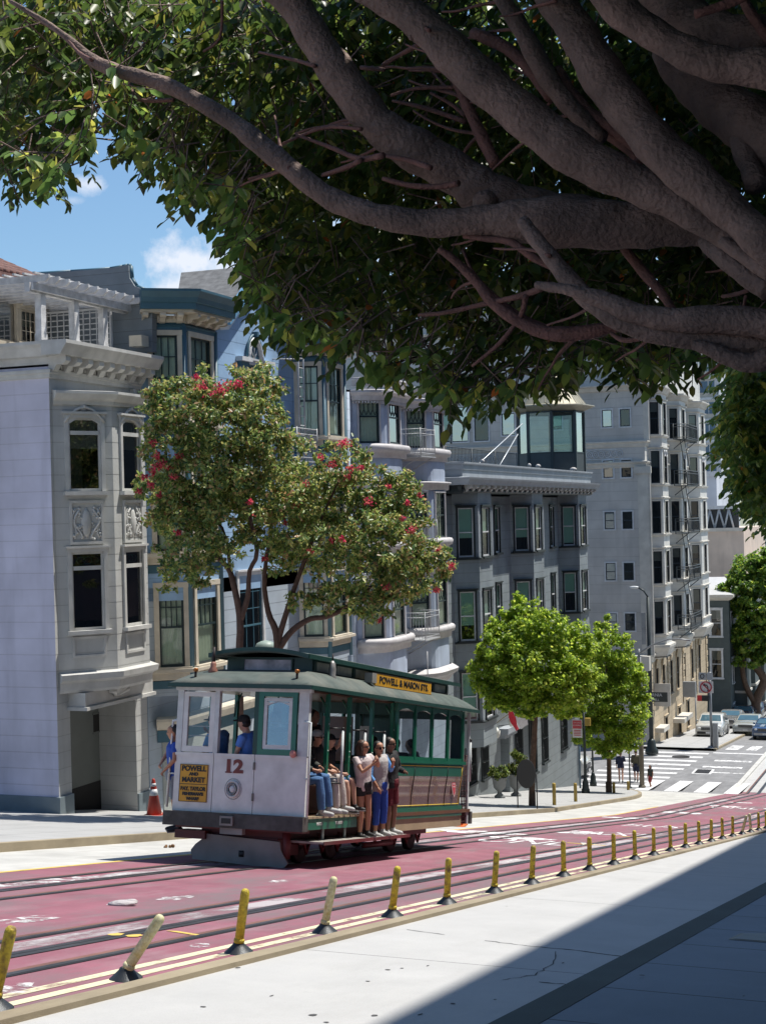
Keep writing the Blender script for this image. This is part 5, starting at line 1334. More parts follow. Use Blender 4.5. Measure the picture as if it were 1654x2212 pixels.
# ---- generic street tree: branches to lobes, leaves in clumps
def lobe_leaves(lobes, n_, size, upb=.5):
    """lobes: (centre, (rx,ry,rz)); leaves in clumps on and in each lobe"""
    vol = np.array([l[1][0] * l[1][2] for l in lobes]); vol /= vol.sum(); P = []; N_ = []
    for (c, r), f in zip(lobes, vol):
        k = max(20, int(n_ * f)); nc = max(5, k // 42)
        u = RNG.normal(0, 1, (nc, 3)); u /= np.linalg.norm(u, axis=1, keepdims=True); rad = RNG.uniform(.35, 1.25, (nc, 1)) ** .5
        cc = np.array(c) + u * rad * np.array(r)
        cr = RNG.uniform(.08, .24, nc) * min(r[0], r[2]) + .08
        idx = RNG.integers(nc, size=k); v = RNG.normal(0, 1, (k, 3)); v /= np.linalg.norm(v, axis=1, keepdims=True)
        P.append(cc[idx] + v * (cr[idx][:, None] * RNG.uniform(.4, 1.0, (k, 1)) * np.array([1, 1, .75]))); N_.append(v * .6 + u[idx] * .3 + np.array([0, 0, upb]) + RNG.normal(0, .35, (k, 3)))
    P = np.concatenate(P); N_ = np.concatenate(N_); D = RNG.normal(0, 1, P.shape) + [0, 0, -.3]; S = RNG.uniform(*size, len(P))
    return P, D, N_, S
def pxlobes(L_, d, dr=1.0):
    out = []
    for l in L_:
        px, py, rx, ry = l[:4]; dd = d + (l[4] if len(l) > 4 else RNG.uniform(-dr, dr)); s = dd / CF
        out.append((np.array(dp(px, py, dd)), (rx * s, (rx + ry) * .5 * s, ry * s)))
    return out
def branchset(mbt, paths, d, dz=0):
    for pts in paths:
        sp = smoothpts(pts, 3); mbt.tube([dp(p[0], p[1], d + (p[3] if len(p) > 3 else 0)) for p in sp], [p[2] * d / CF for p in sp], 8)
# red flowering gums behind the tram
M_gb = mat('gum_bark', (.10, .055, .042), .8, var=.3, scale=8, bump=.8, bs=40)
M_gl = leafmat('gum_leaf', .35, .42, .5); M_fl = leafmat('gum_flower', .3, .6)
def dep(px, py, X): p = atX(px, py, X); return p.dot(FV)
gumA = [(490, 835, 95, 45), (560, 835, 45, 45), (400, 880, 80, 55), (480, 910, 110, 60), (340, 870, 30, 40), (560, 900, 60, 40), (380, 960, 75, 50), (330, 1060, 40, 30), (300, 1040, 22, 14), (440, 1010, 110, 70), (520, 1000, 60, 60), (390, 1110, 70, 60), (480, 1120, 100, 70), (420, 1190, 90, 45), (400, 1240, 60, 22), (365, 1275, 12, 10), (560, 960, 60, 50), (500, 1060, 60, 50)]
gumB = [(610, 980, 60, 50), (590, 1060, 90, 60), (650, 1050, 70, 50), (745, 1000, 55, 42), (700, 1080, 90, 60), (790, 1050, 60, 40), (860, 1070, 60, 45), (840, 1110, 80, 50), (620, 1140, 90, 60), (720, 1170, 110, 60), (820, 1170, 80, 60), (900, 1195, 65, 42), (940, 1215, 38, 32), (780, 1240, 100, 55), (730, 1290, 50, 30), (800, 1315, 40, 30), (880, 1255, 60, 35), (620, 1200, 60, 40), (650, 1300, 30, 22), (840, 1290, 50, 28)]
for nm, lobes, base, paths, X, lab, nl in (
    ('A', gumA, (517, 1409), [[(517, 1560, 10), (517, 1409, 8.5), (519, 1353, 8), (515, 1313, 7.5), (503, 1257, 7), (491, 1225, 6), (451, 1185, 5), (437, 1145, 4), (450, 1040, 3)], [(519, 1340, 7), (535, 1289, 6), (539, 1233, 5), (555, 1189, 5), (530, 1080, 3.5), (500, 950, 2)], [(497, 1240, 4), (480, 1140, 3), (400, 1080, 2)]], -14.9,
     'red flowering street tree with a tall left crown, trunk forked behind the tram', 31000),
    ('B', gumB, (600, 1409), [[(602, 1560, 11), (600, 1409, 9), (595, 1361, 8), (579, 1321, 6.5), (571, 1241, 5), (590, 1120, 3)], [(600, 1385, 8), (607, 1361, 7), (627, 1297, 6), (651, 1229, 5), (690, 1130, 3.5), (740, 1020, 2)], [(603, 1400, 8), (620, 1375, 7), (640, 1355, 6.5), (671, 1337, 6), (703, 1333, 5.5), (739, 1317, 5), (790, 1280, 3), (850, 1200, 2)]], -14.7,
     'red flowering street tree spreading wide to the right with three stems above the tram roof', 35000)):
    d = dep(base[0], 1500, X); gb = atX(base[0], 1500, X); gb.z = gz(gb.y) + .13
    t = thing('flowering_tree', lab, 'tree', tuple(gb), group='red flowering street trees')
    mt = MB(); branchset(mt, paths, d); mt.build('trunk', M_gb, t)
    P, D, N_, S = lobe_leaves(pxlobes([(a_, b_, c_ * 1.06, e_ * 1.06) for a_, b_, c_, e_ in lobes], d, 1.0), nl, (.075, .14))
    leaves('foliage', P, D, N_, S, tints(len(P), [(.11, .18, .05), (.20, .27, .07), (.38, .38, .12), (.34, .22, .10), (.05, .11, .045)], [.24, .28, .24, .11, .13]), M_gl, t, wide=.26)
    fl = [(435, 835, 14, 8), (480, 838, 18, 14), (470, 850, 20, 10), (425, 815, 8, 6), (515, 830, 14, 8), (340, 985, 8, 8), (385, 985, 6, 5), (365, 1010, 7, 6), (330, 1020, 8, 7), (312, 1030, 9, 5), (302, 1062, 7, 5), (345, 1070, 6, 6), (338, 1008, 9, 6), (352, 1000, 8, 7), (330, 955, 7, 8), (325, 1048, 7, 6), (540, 1085, 6, 5), (385, 1150, 7, 5), (375, 1030, 9, 6)] if nm == 'A' else \
         [(743, 957, 15, 8), (693, 988, 6, 6), (717, 1003, 9, 7), (756, 1012, 9, 8), (662, 1047, 7, 7), (627, 1068, 6, 5), (641, 1092, 8, 6), (562, 1112, 9, 4), (738, 1164, 7, 6), (715, 1167, 5, 5), (797, 1083, 10, 9), (616, 1130, 5, 5), (870, 1120, 6, 5), (880, 1085, 6, 5), (907, 1070, 4, 4), (890, 1145, 12, 9), (945, 1188, 5, 4), (975, 1222, 8, 8), (838, 1268, 8, 6), (943, 1275, 8, 5), (571, 1207, 8, 5), (780, 1010, 5, 5), (840, 1050, 5, 4), (820, 1340, 4, 5), (672, 1192, 7, 4), (752, 1030, 5, 4)]
    fp = []
    for (px, py, rx, ry) in fl:
        dd = d - 1.15; c = np.array(dp(px, py, dd)); k = 16 + rx * 4
        fp.append(c + RNG.normal(0, .5, (k, 3)) * np.array([rx, rx, ry]) * dd / CF)
    fp = np.concatenate(fp); k = len(fp); leaves('blossom', fp, RNG.normal(0, 1, (k, 3)), RNG.normal(0, 1, (k, 3)), RNG.uniform(.035, .07, k), tints(k, [(.46, .03, .06), (.58, .07, .09), (.32, .02, .04), (.5, .16, .11)]), M_fl, t, wide=.4)
# bright green street trees on the corner
M_mb = mat('brown_bark', (.12, .075, .05), .85, var=.3, scale=8, bump=.6); M_ml = leafmat('bright_leaf', .6, .45)
mc = [(.19, .29, .035), (.27, .37, .045), (.12, .21, .03), (.34, .40, .07)]; mw = [.35, .3, .25, .1]
for lab, lobes, base, paths, X, nl in (
    ('rounder bright green street tree standing beside the black disc sign', [(1130, 1325, 28, 40), (1105, 1365, 45, 40), (1170, 1370, 50, 45), (1070, 1405, 48, 38), (1150, 1430, 75, 60), (1230, 1410, 50, 55), (1060, 1460, 42, 35), (1110, 1480, 55, 45), (1190, 1490, 65, 42), (1250, 1470, 40, 45), (1075, 1510, 30, 18), (1150, 1525, 60, 20), (1225, 1530, 30, 20)],
     (1150, 1735), [[(1148, 1740, 7), (1150, 1650, 6.5), (1155, 1560, 6), (1153, 1480, 5), (1140, 1400, 3), (1132, 1330, 1.5)], [(1155, 1550, 5), (1185, 1500, 3), (1220, 1440, 2)], [(1154, 1545, 5), (1110, 1480, 3), (1070, 1420, 1.5)]], -14.75, 42000),
    ('narrower bright green street tree nearest the crosswalk', [(1308, 1365, 20, 32), (1290, 1400, 25, 30), (1335, 1410, 30, 40), (1300, 1450, 45, 45), (1350, 1460, 38, 45), (1285, 1510, 50, 50), (1340, 1530, 50, 55), (1300, 1580, 55, 35), (1345, 1590, 35, 30), (1380, 1500, 14, 50), (1315, 1620, 22, 16)],
     (1315, 1720), [[(1315, 1722, 5.5), (1315, 1640, 5), (1312, 1560, 4), (1310, 1450, 2.5), (1308, 1360, 1.2)], [(1314, 1590, 3), (1345, 1530, 2)], [(1313, 1600, 3), (1280, 1530, 2)]], -15.6, 36000)):
    gb = og(base[0], base[1], .14); d = gb.dot(FV)
    gb = atX(base[0], base[1], X); d = gb.dot(FV); gb.z = gz(gb.y) + .13
    t = thing('street_tree', lab, 'tree', tuple(gb), group='bright green corner trees')
    mt = MB(); branchset(mt, paths, d); mt.tube([(gb.x, gb.y, gb.z - .3), (gb.x, gb.y, gb.z + .5)], 7 * d / CF, 8); mt.build('trunk', M_mb, t)
    P, D, N_, S = lobe_leaves(pxlobes([(a_, b_, c_ * 1.12, e_ * 1.1) for a_, b_, c_, e_ in lobes], d, .7), nl, (.085, .15), .8); leaves('foliage', P, D, N_, S, tints(len(P), mc, mw), M_ml, t, wide=.42)
# bushy tree on the right beyond the crossing
gb = atX(1640, 1575, -15.6); d = gb.dot(FV); gb.z = gz(gb.y)
t = thing('bushy_tree', 'dense round green tree on a twisted trunk above the parked cars at the right edge', 'tree', tuple(gb))
mt = MB(); branchset(mt, [[(1640, 1590, 10), (1632, 1520, 10), (1650, 1470, 9), (1630, 1430, 8), (1640, 1350, 7)], [(1634, 1525, 7), (1610, 1480, 6), (1602, 1430, 5), (1610, 1380, 4)], [(1650, 1480, 7), (1675, 1430, 6)]], d); mt.build('trunk', M_mb, t)
P, D, N_, S = lobe_leaves(pxlobes([(1625, 1240, 45, 45), (1665, 1230, 50, 45), (1595, 1280, 38, 45), (1640, 1300, 55, 60), (1590, 1340, 30, 40), (1620, 1380, 45, 42), (1670, 1370, 50, 60), (1615, 1425, 30, 20)], d, 1), 26000, (.22, .36), .7)
leaves('foliage', P, D, N_, S, tints(len(P), [(.09, .18, .03), (.14, .24, .035), (.06, .12, .025), (.22, .28, .04)]), M_ml, t, wide=.4)
# the other fig farther along the near sidewalk
M_l2 = leafmat('fig_leaf_far', .4, .4)
gb = V((.6, 10.4, gz(10.4) + .1)); t = thing('smaller_fig_tree', 'second dark fig tree hanging in from the right edge below the big boughs', 'tree', tuple(gb))
mt = MB(); mt.tube([gb, gb + V((0, 0, 2.2)), gb + V((-.2, .0, 4.2))], [.17, .14, .1], 10); mt.tube([gb + V((-.1, 0, 2.4)), dp(1690, 1010, 9.8), dp(1610, 965, 9.7), dp(1565, 905, 9.7)], [.07, .04, .025, .01], 7)
mt.tube([gb + V((-.15, 0, 3.4)), dp(1710, 880, 9.8), dp(1645, 850, 9.7), dp(1590, 820, 9.7)], [.06, .035, .02, .008], 7); mt.build('trunk', M_bark, t)
A, xx, yy = sprigs(950, [(1575, 775), (1720, 740), (1740, 1150), (1660, 1110), (1625, 1085), (1602, 1020), (1570, 950), (1565, 900), (1580, 850)], 9.0, 10.5)
s = spray(A, ln=.19, nl=14, size=(.042, .068)); leaves('foliage', *s, tints(len(s[0]), figc, figw) * 1.9, M_l2, t, wide=.27)
n_ = 9000; P = np.stack([RNG.uniform(-1.2, 1.8, n_), RNG.uniform(8.6, 12, n_), RNG.uniform(-.3, 1.9, n_)], 1); c = (P @ np.array([RV.x, RV.y, 0])) / (P @ np.array([FV.x, FV.y, 0])); P = P[c > .275]; n_ = len(P)
leaves('upper_crown', P, RNG.normal(0, 1, (n_, 3)), RNG.normal(0, .5, (n_, 3)) + [0, 0, 1], RNG.uniform(.09, .14, n_), tints(n_, figc, figw), M_l2, t, wide=.4)
# ================================================================ cable car
M_tw = mat('worn_white_paint', (.66, .68, .67), .5, var=.08, scale=6, dirt=.35, dirtcol=(.22, .21, .20), bump=.12)
M_tp = mat('white_post_paint', (.57, .61, .61), .45, scale=8, dirt=.2)
M_tg = mat('tram_green', (.010, .13, .07), .28, coat=.5, var=.1, bump=.03)
M_tgd = mat('tram_dark_green', (.01, .05, .04), .4, var=.1)
M_tm = mat('tram_maroon_reflection', (.17, .10, .09), .25, coat=.6, var=.12, bump=.03)  # brownish reflection on the side panel mixed into its colour
M_tr = mat('tram_red_undercarriage', (.12, .018, .02), .55, var=.3, dirt=.5)
M_tb = mat('bumper_timber', (.055, .055, .05), .6, var=.3, scale=10, bump=.5, dirt=.4, dirtcol=(.2, .19, .18))
M_roof = mat('tram_roof_canvas', (.075, .095, .085), .85, var=.2, scale=5, bump=.4, dirt=.4, dirtcol=(.24, .22, .18))
M_sill = mat('tan_sill_timber', (.34, .27, .17), .6, dirt=.3)
M_yl = mat('yellow_line', (.65, .42, .03), .45, var=.05, bump=0)
M_signy = mat('amber_sign', (.60, .31, .02), .45, var=.1, dirt=.25)
M_black = mat('black_paint', (.012, .012, .013), .5, bump=0)
M_fend = mat('grey_fender_board', (.27, .265, .245), .7, var=.25, dirt=.4)
M_wood = mat('varnished_wood', (.13, .055, .025), .35, coat=.3)
M_dkst = mat('dark_running_gear', (.03, .022, .022), .6, .3)
G_tram = glassmat('tram_glass', (.86, .90, .90), .05)
G_tramr = glassmat('tram_glass_sky', (.55, .65, .7), .35)
TX, TYY = -9.9, 19.42
TM = Tr(TX, TYY, gz(TYY) + .01) @ Rx(-math.atan(.176))
TS = TM @ Matrix.Diagonal((.9, 1, 1, 1))
TRAM = thing('cable_car', 'old green and white cable car numbered 12 with passengers standing on its side board', 'cable car', (TX, TYY, gz(TYY) + .01), Rx(-math.atan(.176)))
def tb(): m = MB(); m.T = TS.copy(); return m
def part(name, mats, f, parent=None):
    m = tb(); f(m); return m.build(name, mats, parent or TRAM)
W2 = 1.2; L = 7.9; DK = .74
# front wall panels
SX = [-1.2, -.475, .27, 1.2]
for i, (a, b) in enumerate(zip(SX, SX[1:])):
    def f(m, a=a, b=b):
        m.box(a + .006, b - .006, .0, .05, DK, 1.585); m.box(a + .006, b - .006, -.012, .0, 1.555, 1.60)
    p_ = part('front_panel', [M_tw, M_black], f)
    if i == 1: FP = p_
    if i == 0: FPL = p_
part('panel_backing', M_black, lambda m: m.box(-1.19, 1.19, .052, .07, DK, 1.56))
T0 = TS @ Rx(pi / 2)                                            # text plane on the front, reading from outside
def txt(s, x, z, size, m, par, y=-.006, sx=1, bold=0, depth=.003): return text_mesh('lettering', s, size, TS @ Tr(x, y, z) @ Rx(pi / 2), m, par, depth, sx, bold=bold)
M_num = mat('maroon_number', (.16, .03, .025), .5, bump=0)
txt('12', -.105, 1.41, .26, M_num, FP, sx=1.35, bold=.012)
m = tb()
for q in (-.225, -.225 + .0): m.box(-.25, -.13, -.008, 0, 1.322, 1.34)
m.build('number_serif', M_num, FP)
# headlight
def f(m):
    m.T = TS @ Tr(-.09, -.02, 1.09) @ Rx(pi / 2)
    for r, d, mi in ((.125, .012, 0),): m.lathe([(r, -.03), (r, d), (r - .02, d + .02), (r - .022, .0)], 24, 0)
    m.lathe([(.082, .0), (.082, .03), (.066, .035), (.064, .01)], 24, 1); m.lathe([(.063, 0), (.05, .022), (.02, .034)], 20, 2)
part('headlight', [M_tw, mat('chrome_ring', (.25, .26, .27), .25, .9), mat('lamp_lens', (.55, .58, .6), .1)], f)
part('headlight_recess', [mat('recess_grey', (.36, .36, .36), .6)], lambda m: m.tube([(-.09 + .15 * math.cos(k * pi / 12), -.004, 1.09 + .15 * math.sin(k * pi / 12)) for k in range(25)], .005, 4, cap=False))
# destination board
def f(m):
    m.box(-1.08, -.56, -.012, 0, .875, 1.425, 0)
    for z in (.875, 1.13, 1.415): m.box(-1.08, -.56, -.016, -.012, z, z + .008, 1)
    m.box(-1.08, -1.072, -.016, -.012, .875, 1.42, 1); m.box(-.568, -.56, -.016, -.012, .875, 1.42, 1)
sg = part('destination_board', [M_signy, M_black], f, FPL)
for s, z, sz, sx in (('POWELL', 1.36, .105, 1.12), ('AND', 1.28, .062, 1.2), ('MARKET', 1.195, .10, 1.12), ('BAY, TAYLOR', 1.065, .075, 1.0), ("FISHERMAN'S", .99, .062, 1.05), ('WHARF', .92, .062, 1.05)):
    txt(s, -.82, z, sz, M_black, sg, y=-.017, sx=sx, bold=.004)
def f(m):
    for z in (.93, 1.38): m.box(.255, .285, -.02, 0, z, z + .11)
part('door_hinge', mat('hinge_steel', (.14, .13, .12), .5, .5), f)
# front posts and window frames, z 1.6..2.52
def winframe(x0, x1, z0, z1, m_, gl, parent=None, name='front_window', t=.06, bars=True, y=.0, arch=False):
    def f(m):
        m.box(x0, x0 + t, y, y + .045, z0, z1); m.box(x1 - t, x1, y, y + .045, z0, z1); m.box(x0 + t, x1 - t, y, y + .045, z0, z0 + t); m.box(x0 + t, x1 - t, y, y + .045, z1 - t * .8, z1)
        if arch: m.ext([(x0 + t, z1 - t)] + [(x0 + t + (x1 - x0 - 2 * t) * k / 8, z1 - t - .05 * (2 * k / 8 - 1) ** 2) for k in range(9)] + [(x1 - t, z1 - t)], y, y + .04, 'y')
        if bars:
            for z in (z0 + .24, z0 + .38): m.tube([(x0 + t, y + .06, z), (x1 - t, y + .06, z)], .008, 5, 1)
    o = part(name, [m_, M_tp], f, parent)
    g = tb(); g.add([(x0 + t, y + .03, z0 + t), (x1 - t, y + .03, z0 + t), (x1 - t, y + .03, z1 - t), (x0 + t, y + .03, z1 - t)], [(0, 1, 2, 3)]); g.build('pane', gl, o)
    return o
for x0, x1, w_ in ((-1.2, -1.09, 0), (-.50, -.42, 0), (1.02, 1.2, 0)): part('front_post', M_tp, lambda m, x0=x0, x1=x1: m.box(x0, x1, -.005, .075, 1.6, 2.55))
winframe(-1.085, -.505, 1.61, 2.50, M_tw, G_tram, t=.085)
o = winframe(.30, .985, 1.60, 2.52, M_tg, G_tramr, t=.085, bars=False, y=.0)
winframe(.388, .90, 1.69, 2.43, M_tp, G_tramr, o, 'inner_sash', t=.06, arch=True, y=.008)
part('front_post', M_tgd, lambda m: m.box(.22, .30, .0, .07, 1.6, 2.55))
part('front_header', [M_tp], lambda m: m.box(-1.24, 1.24, -.02, .06, 2.52, 2.60))
def f(m): m.T = TS @ Tr(.98, -.03, 1.63) @ Rx(pi / 2); m.lathe([(.05, 0), (.06, .04), (.045, .06)], 12, 0)
part('marker_lamp', mat('pink_lamp', (.5, .2, .17), .3), f)
# bumper, fender
part('bumper_beam', M_tb, lambda m: m.box(-1.3, 1.22, -.10, .03, .53, .735))
part('bumper_end', M_tb, lambda m: m.box(1.10, 1.22, .03, .1, .53, .735))
part('front_socket', [M_fend, M_black], lambda m: (m.box(-.23, .0, -.14, -.10, .565, .70, 0), m.box(-.20, -.03, -.146, -.14, .595, .67, 1)))
part('coupler_block', M_fend, lambda m: m.box(-.26, .14, -.06, .05, .44, .53))
def f(m):
    out = [(-.86, .04), (.72, -.02), (.80, .0), (.86, .06), (.80, .14), (.73, .24), (.70, .36), (-.66, .42), (-.70, .34), (-.82, .26), (-.90, .17)]
    m.ext(out, .16, .20, 'y', 0)
    m.T = TS @ Tr(.03, .155, .16); m.lathe([(.045, -.045), (.05, 0), (.045, .045)], 10, 1, (0, 0, 0), 1, .2)
part('fender_board', [M_fend, M_black], f)
part('front_step_red', M_tr, lambda m: m.box(-1.18, -.62, .1, .5, .34, .46))
# under frame, trucks, wheels
part('floor', M_wood, lambda m: m.box(-1.18, 1.18, .05, L, DK - .07, DK - .01))
def f(m):
    m.box(-.8, .8, .3, L - .3, .40, .66); m.box(-.62, .62, .25, 1.0, .14, .4); m.box(-1.15, 1.15, .06, .3, .5, .66)
    for y in (1.2, 2.0, 2.8, 3.6): m.tube([(.7, y, .5), (1.02, y + .5, .28)], .025, 5); m.tube([(.7, y, .3), (1.0, y - .2, .42)], .02, 5)
    m.tube([(.78, .25, .12), (.78, .25, .52)], .07, 8); m.tube([(.78, 3.3, .2), (.78, 4.6, .2)], .05, 6)
part('undercarriage', M_tr, f)
for y in (1.1, 2.3, 5.0, 6.0):
    for s in (-1, 1):
        def f(m, y=y, s=s): m.T = TS @ Tr(s * .56, y, .29) @ Ry(pi / 2); m.lathe([(.07, -.06), (.22, -.05), (.28, -.05), (.28, .05), (.25, .055), (.1, .03), (.06, .09)], 20)
        part('wheel', M_dkst, f)
for y in (1.7, 5.5):
    def f(m, y=y):
        m.box(.62, .76, y - .95, y + .95, .3, .42)
        for k in (-.6, 0, .6): m.tube([(.72, y + k - .18, .42), (.72, y + k, .16), (.72, y + k + .18, .42)], .03, 6)
    part('truck_frame', M_tr, f)
# running board, side sill of the open section
def f(m):
    m.box(.76, 1.40, .3, 3.95, .355, .385, 0); m.box(1.40, 1.42, .3, 3.95, .34, .39, 1)
    m.box(.72, .76, .3, 3.95, .385, .52, 2)
part('running_board', [mat('board_timber', (.30, .28, .25), .7, scale=8, var=.2), M_tr, M_sill], f)
SB = part('side_sill', [M_tg], lambda m: m.box(1.13, 1.20, .1, 2.02, .55, DK - .03))
for s, y, sz in (('WATCH', .55, .06), ('YOUR STEP', 1.3, .06)): text_mesh('lettering', s, sz, TS @ Tr(1.203, y, .63) @ Rz(pi / 2) @ Rx(pi / 2), mat('white_lettering', (.6, .62, .6), .6), SB, .002, .95, bold=.002)
def f(m):
    for k in range(12): m.box(1.0, 1.22, .1 + k * .165, .1 + k * .165 + .15, DK - .03, DK)
part('step_slats', M_sill, f)
# posts of the open section and hand poles
for y in (.92, 1.78, 2.75, 3.70):
    def f(m, y=y):
        m.box(1.06, 1.12, y - .035, y + .035, .56, 2.55)
        for z in (.9, 1.3, 1.7, 2.1): m.ball((1.125, y, z), .012, 1, n=5)
        m.tube([(1.09, y, 2.3), (.95, y, 2.5)], .018, 5)
        m.tube([(1.09, y, .56), (1.09, y, .38)], .022, 6, 1)
    part('green_post', [M_tg, M_tp], f)
    part('green_post', [M_tg, M_tp], lambda m, y=y: m.box(-1.12, -1.06, y - .035, y + .035, .56, 2.55))
for y, z0, z1 in ((1.18, 1.22, 2.02), (2.1, 1.22, 2.02), (2.95, 1.22, 2.02)):
    def f(m, y=y, z0=z0, z1=z1):
        m.tube([(1.26, y, z0), (1.26, y, z1)], .024, 8, 0); m.tube([(1.26, y, z1), (1.26, y, z1 + .04)], .03, 8, 1); m.tube([(1.26, y, z1 + .02), (1.1, y - .18, z1 + .02)], .014, 6, 1); m.tube([(1.26, y, z0), (1.1, y - .18, z0)], .014, 6, 1)
    part('hand_pole', [M_tp, M_black], f)
def f(m, s=1):
    m.tube([(s * 1.24, .0, DK), (s * 1.24, .0, 2.08), (s * 1.12, .0, 2.10)], .02, 8); m.tube([(s * 1.12, .03, DK), (s * 1.12, .03, 2.08)], .016, 6); m.tube([(s * 1.24, 0, 1.28), (s * 1.1, .02, 1.28)], .014, 6)
part('corner_hand_rail', M_tp, f); part('corner_hand_rail', M_tp, lambda m: (m.tube([(-1.36, .1, .78), (-1.33, .1, 2.06), (-1.2, .08, 2.08)], .022, 8), m.tube([(-1.35, .1, 1.28), (-1.2, .08, 1.28)], .014, 6)))
# closed saloon
C0, C1 = 3.75, 7.35
def f(m):
    m.box(-1.12, 1.12, C0 - .05, C0, DK, 1.5, 0)
    for x in (-1.1, -.42, .34, 1.02): m.box(x, x + .08, C0 - .05, C0, 1.5, 2.58, 0)
    m.box(-1.1, 1.1, C0 - .05, C0, 2.35, 2.58, 0); m.box(-.3, .3, C0 - .09, C0 - .05, 1.55, 2.3, 1)
part('bulkhead', [M_tgd, M_wood], f)
# curved lower side panel (right): green, maroon with painted brown reflection, green
def side(s):
    prof = [(1.115, .62), (1.12, .80), (1.13, .98), (1.15, 1.16), (1.18, 1.34), (1.195, 1.50), (1.19, 1.60)]
    def f(m):
        for i, ((xa, za), (xb, zb)) in enumerate(zip(prof, prof[1:])):
            mi = 0 if i == 0 else (1 if i < 3 else 0)
            if i == 3: mi = 1
            if i == 4: mi = 0
            k = 8
            P = [(s * xa, C0, za), (s * xa, C1, za), (s * xb, C1, zb), (s * xb, C0, zb)]
            m.smooth = True; m.add(P, [(0, 1, 2, 3)] if s > 0 else [(3, 2, 1, 0)], mi); m.smooth = False
        m.box(s * 1.19, s * 1.22, C0, C1 + .1, 1.56, 1.62, 0); m.box(s * 1.12, s * 1.17, C0 - .02, C1 + .05, .62, .80, 0)
    o = part('side_panel', [M_tg, M_tm], f)
    def xs(z):
        for (xa, za), (xb, zb) in zip(prof, prof[1:]):
            if z <= zb: return xa + (xb - xa) * (z - za) / (zb - za)
        return 1.19
    def f2(m):
        n_ = 4; wd = (C1 - C0) / n_
        for zl in (.835, 1.52): m.tube([(s * (xs(zl) + (.004 if zl > 1 else .006)), C0 + .05, zl), (s * (xs(zl) + .004), C1 - .05, zl)], .008, 4)
        for yy in (C0 + .05, C1 - .05): m.tube([(s * (xs(z) + .003), yy, z) for z in (.835, 1.0, 1.2, 1.35, 1.52)], .008, 4)
    part('yellow_striping', M_yl, f2, o)
    def f3(m):
        for k in (1, 2, 3):
            yy = C0 + (C1 - C0) * k / 4; m.tube([(s * (xs(z) + .004), yy + .0, z) for z in (.81, 1.0, 1.2, 1.35, 1.54)], .009, 4)
    part('panel_joint', M_black, f3, o)
    part('bottom_sill', [M_sill], lambda m: m.box(s * 1.08, s * 1.14, C0 - .05, C1 + .1, .42, .62))
    n_ = 4; wd = (C1 - C0) / n_
    for k in range(n_ + 1):
        y = C0 + wd * k; part('window_post', M_tg, lambda m: m.box(s * 1.13, s * 1.19, y - .035, y + .035, 1.62, 2.56))
    for k in range(n_):
        y0, y1 = C0 + wd * k + .036, C0 + wd * (k + 1) - .036
        def f4(m):
            m.box(s * 1.14, s * 1.18, y0, y1, 1.62, 1.67); m.box(s * 1.14, s * 1.18, y0, y1, 2.50, 2.56); m.box(s * 1.145, s * 1.175, y0, y0 + .03, 1.67, 2.5); m.box(s * 1.145, s * 1.175, y1 - .03, y1, 1.67, 2.5)
            m.ext([(y0, 2.50)] + [(y0 + (y1 - y0) * q / 8, 2.48 - .06 * (2 * q / 8 - 1) ** 2) for q in range(9)] + [(y1, 2.50)], s * 1.145, s * 1.175, 'x')
        w_ = part('saloon_window', M_tg, f4)
        g = tb(); g.add([(s * 1.16, y0, 1.65), (s * 1.16, y1, 1.65), (s * 1.16, y1, 2.5), (s * 1.16, y0, 2.5)], [(0, 1, 2, 3)]); g.build('pane', G_tram, w_)
    return o
SP = side(1); side(-1)
# shield crest
def f(m):
    m.T = TS @ Tr(1.152, C1 - .45, 1.16) @ Matrix.Rotation(-.10, 4, 'Y')
    sh = [(-.11, .16), (.11, .16), (.12, .0), (.08, -.12), (0, -.20), (-.08, -.12), (-.12, .0)]
    m.ext([(a, b) for a, b in sh], .0, .012, 'x', 0); m.ext([(a * .82, b * .84) for a, b in sh], .012, .016, 'x', 1)
    for z in (.08, .03, -.02): m.box(.016, .018, -.06, .06, z, z + .02, 0)
part('shield_crest', [mat('crest_pale', (.6, .45, .45), .5), mat('crest_red', (.45, .06, .08), .5)], f, SP)
part('end_bulkhead', [M_tgd], lambda m: (m.box(-1.12, 1.12, C1, C1 + .05, DK, 1.6), m.box(-1.12, -.4, C1, C1 + .05, 1.6, 2.56), m.box(.9, 1.12, C1, C1 + .05, 1.6, 2.56), m.box(-1.1, 1.1, C1, C1 + .05, 2.4, 2.56)))
part('rear_post', M_tp, lambda m: m.box(1.1, 1.16, L - .12, L - .06, .45, 2.56)); part('rear_post', M_tp, lambda m: m.box(-1.16, -1.1, L - .12, L - .06, .45, 2.56))
part('rear_hand_pole', [M_tp, M_black], lambda m: (m.tube([(1.24, L - .25, 1.25), (1.24, L - .25, 2.0)], .022, 8, 0), m.tube([(1.24, L - .25, 2.0), (1.24, L - .25, 2.06)], .026, 8, 1)))
def f(m):
    for k in range(5): m.tube([(1.13, C1 + .1 + k * .09, .45), (1.13, C1 + .1 + k * .09, 1.75)], .012, 5)
    for k in range(14): m.tube([(1.13, C1 + .08, .5 + k * .095), (1.13, C1 + .5, .5 + k * .095)], .009, 4)
part('rear_gate', mat('dark_red_lattice', (.05, .015, .015), .6), f)
part('rear_bumper', M_tb, lambda m: m.box(-1.2, 1.2, L - .05, L + .08, .45, .68))
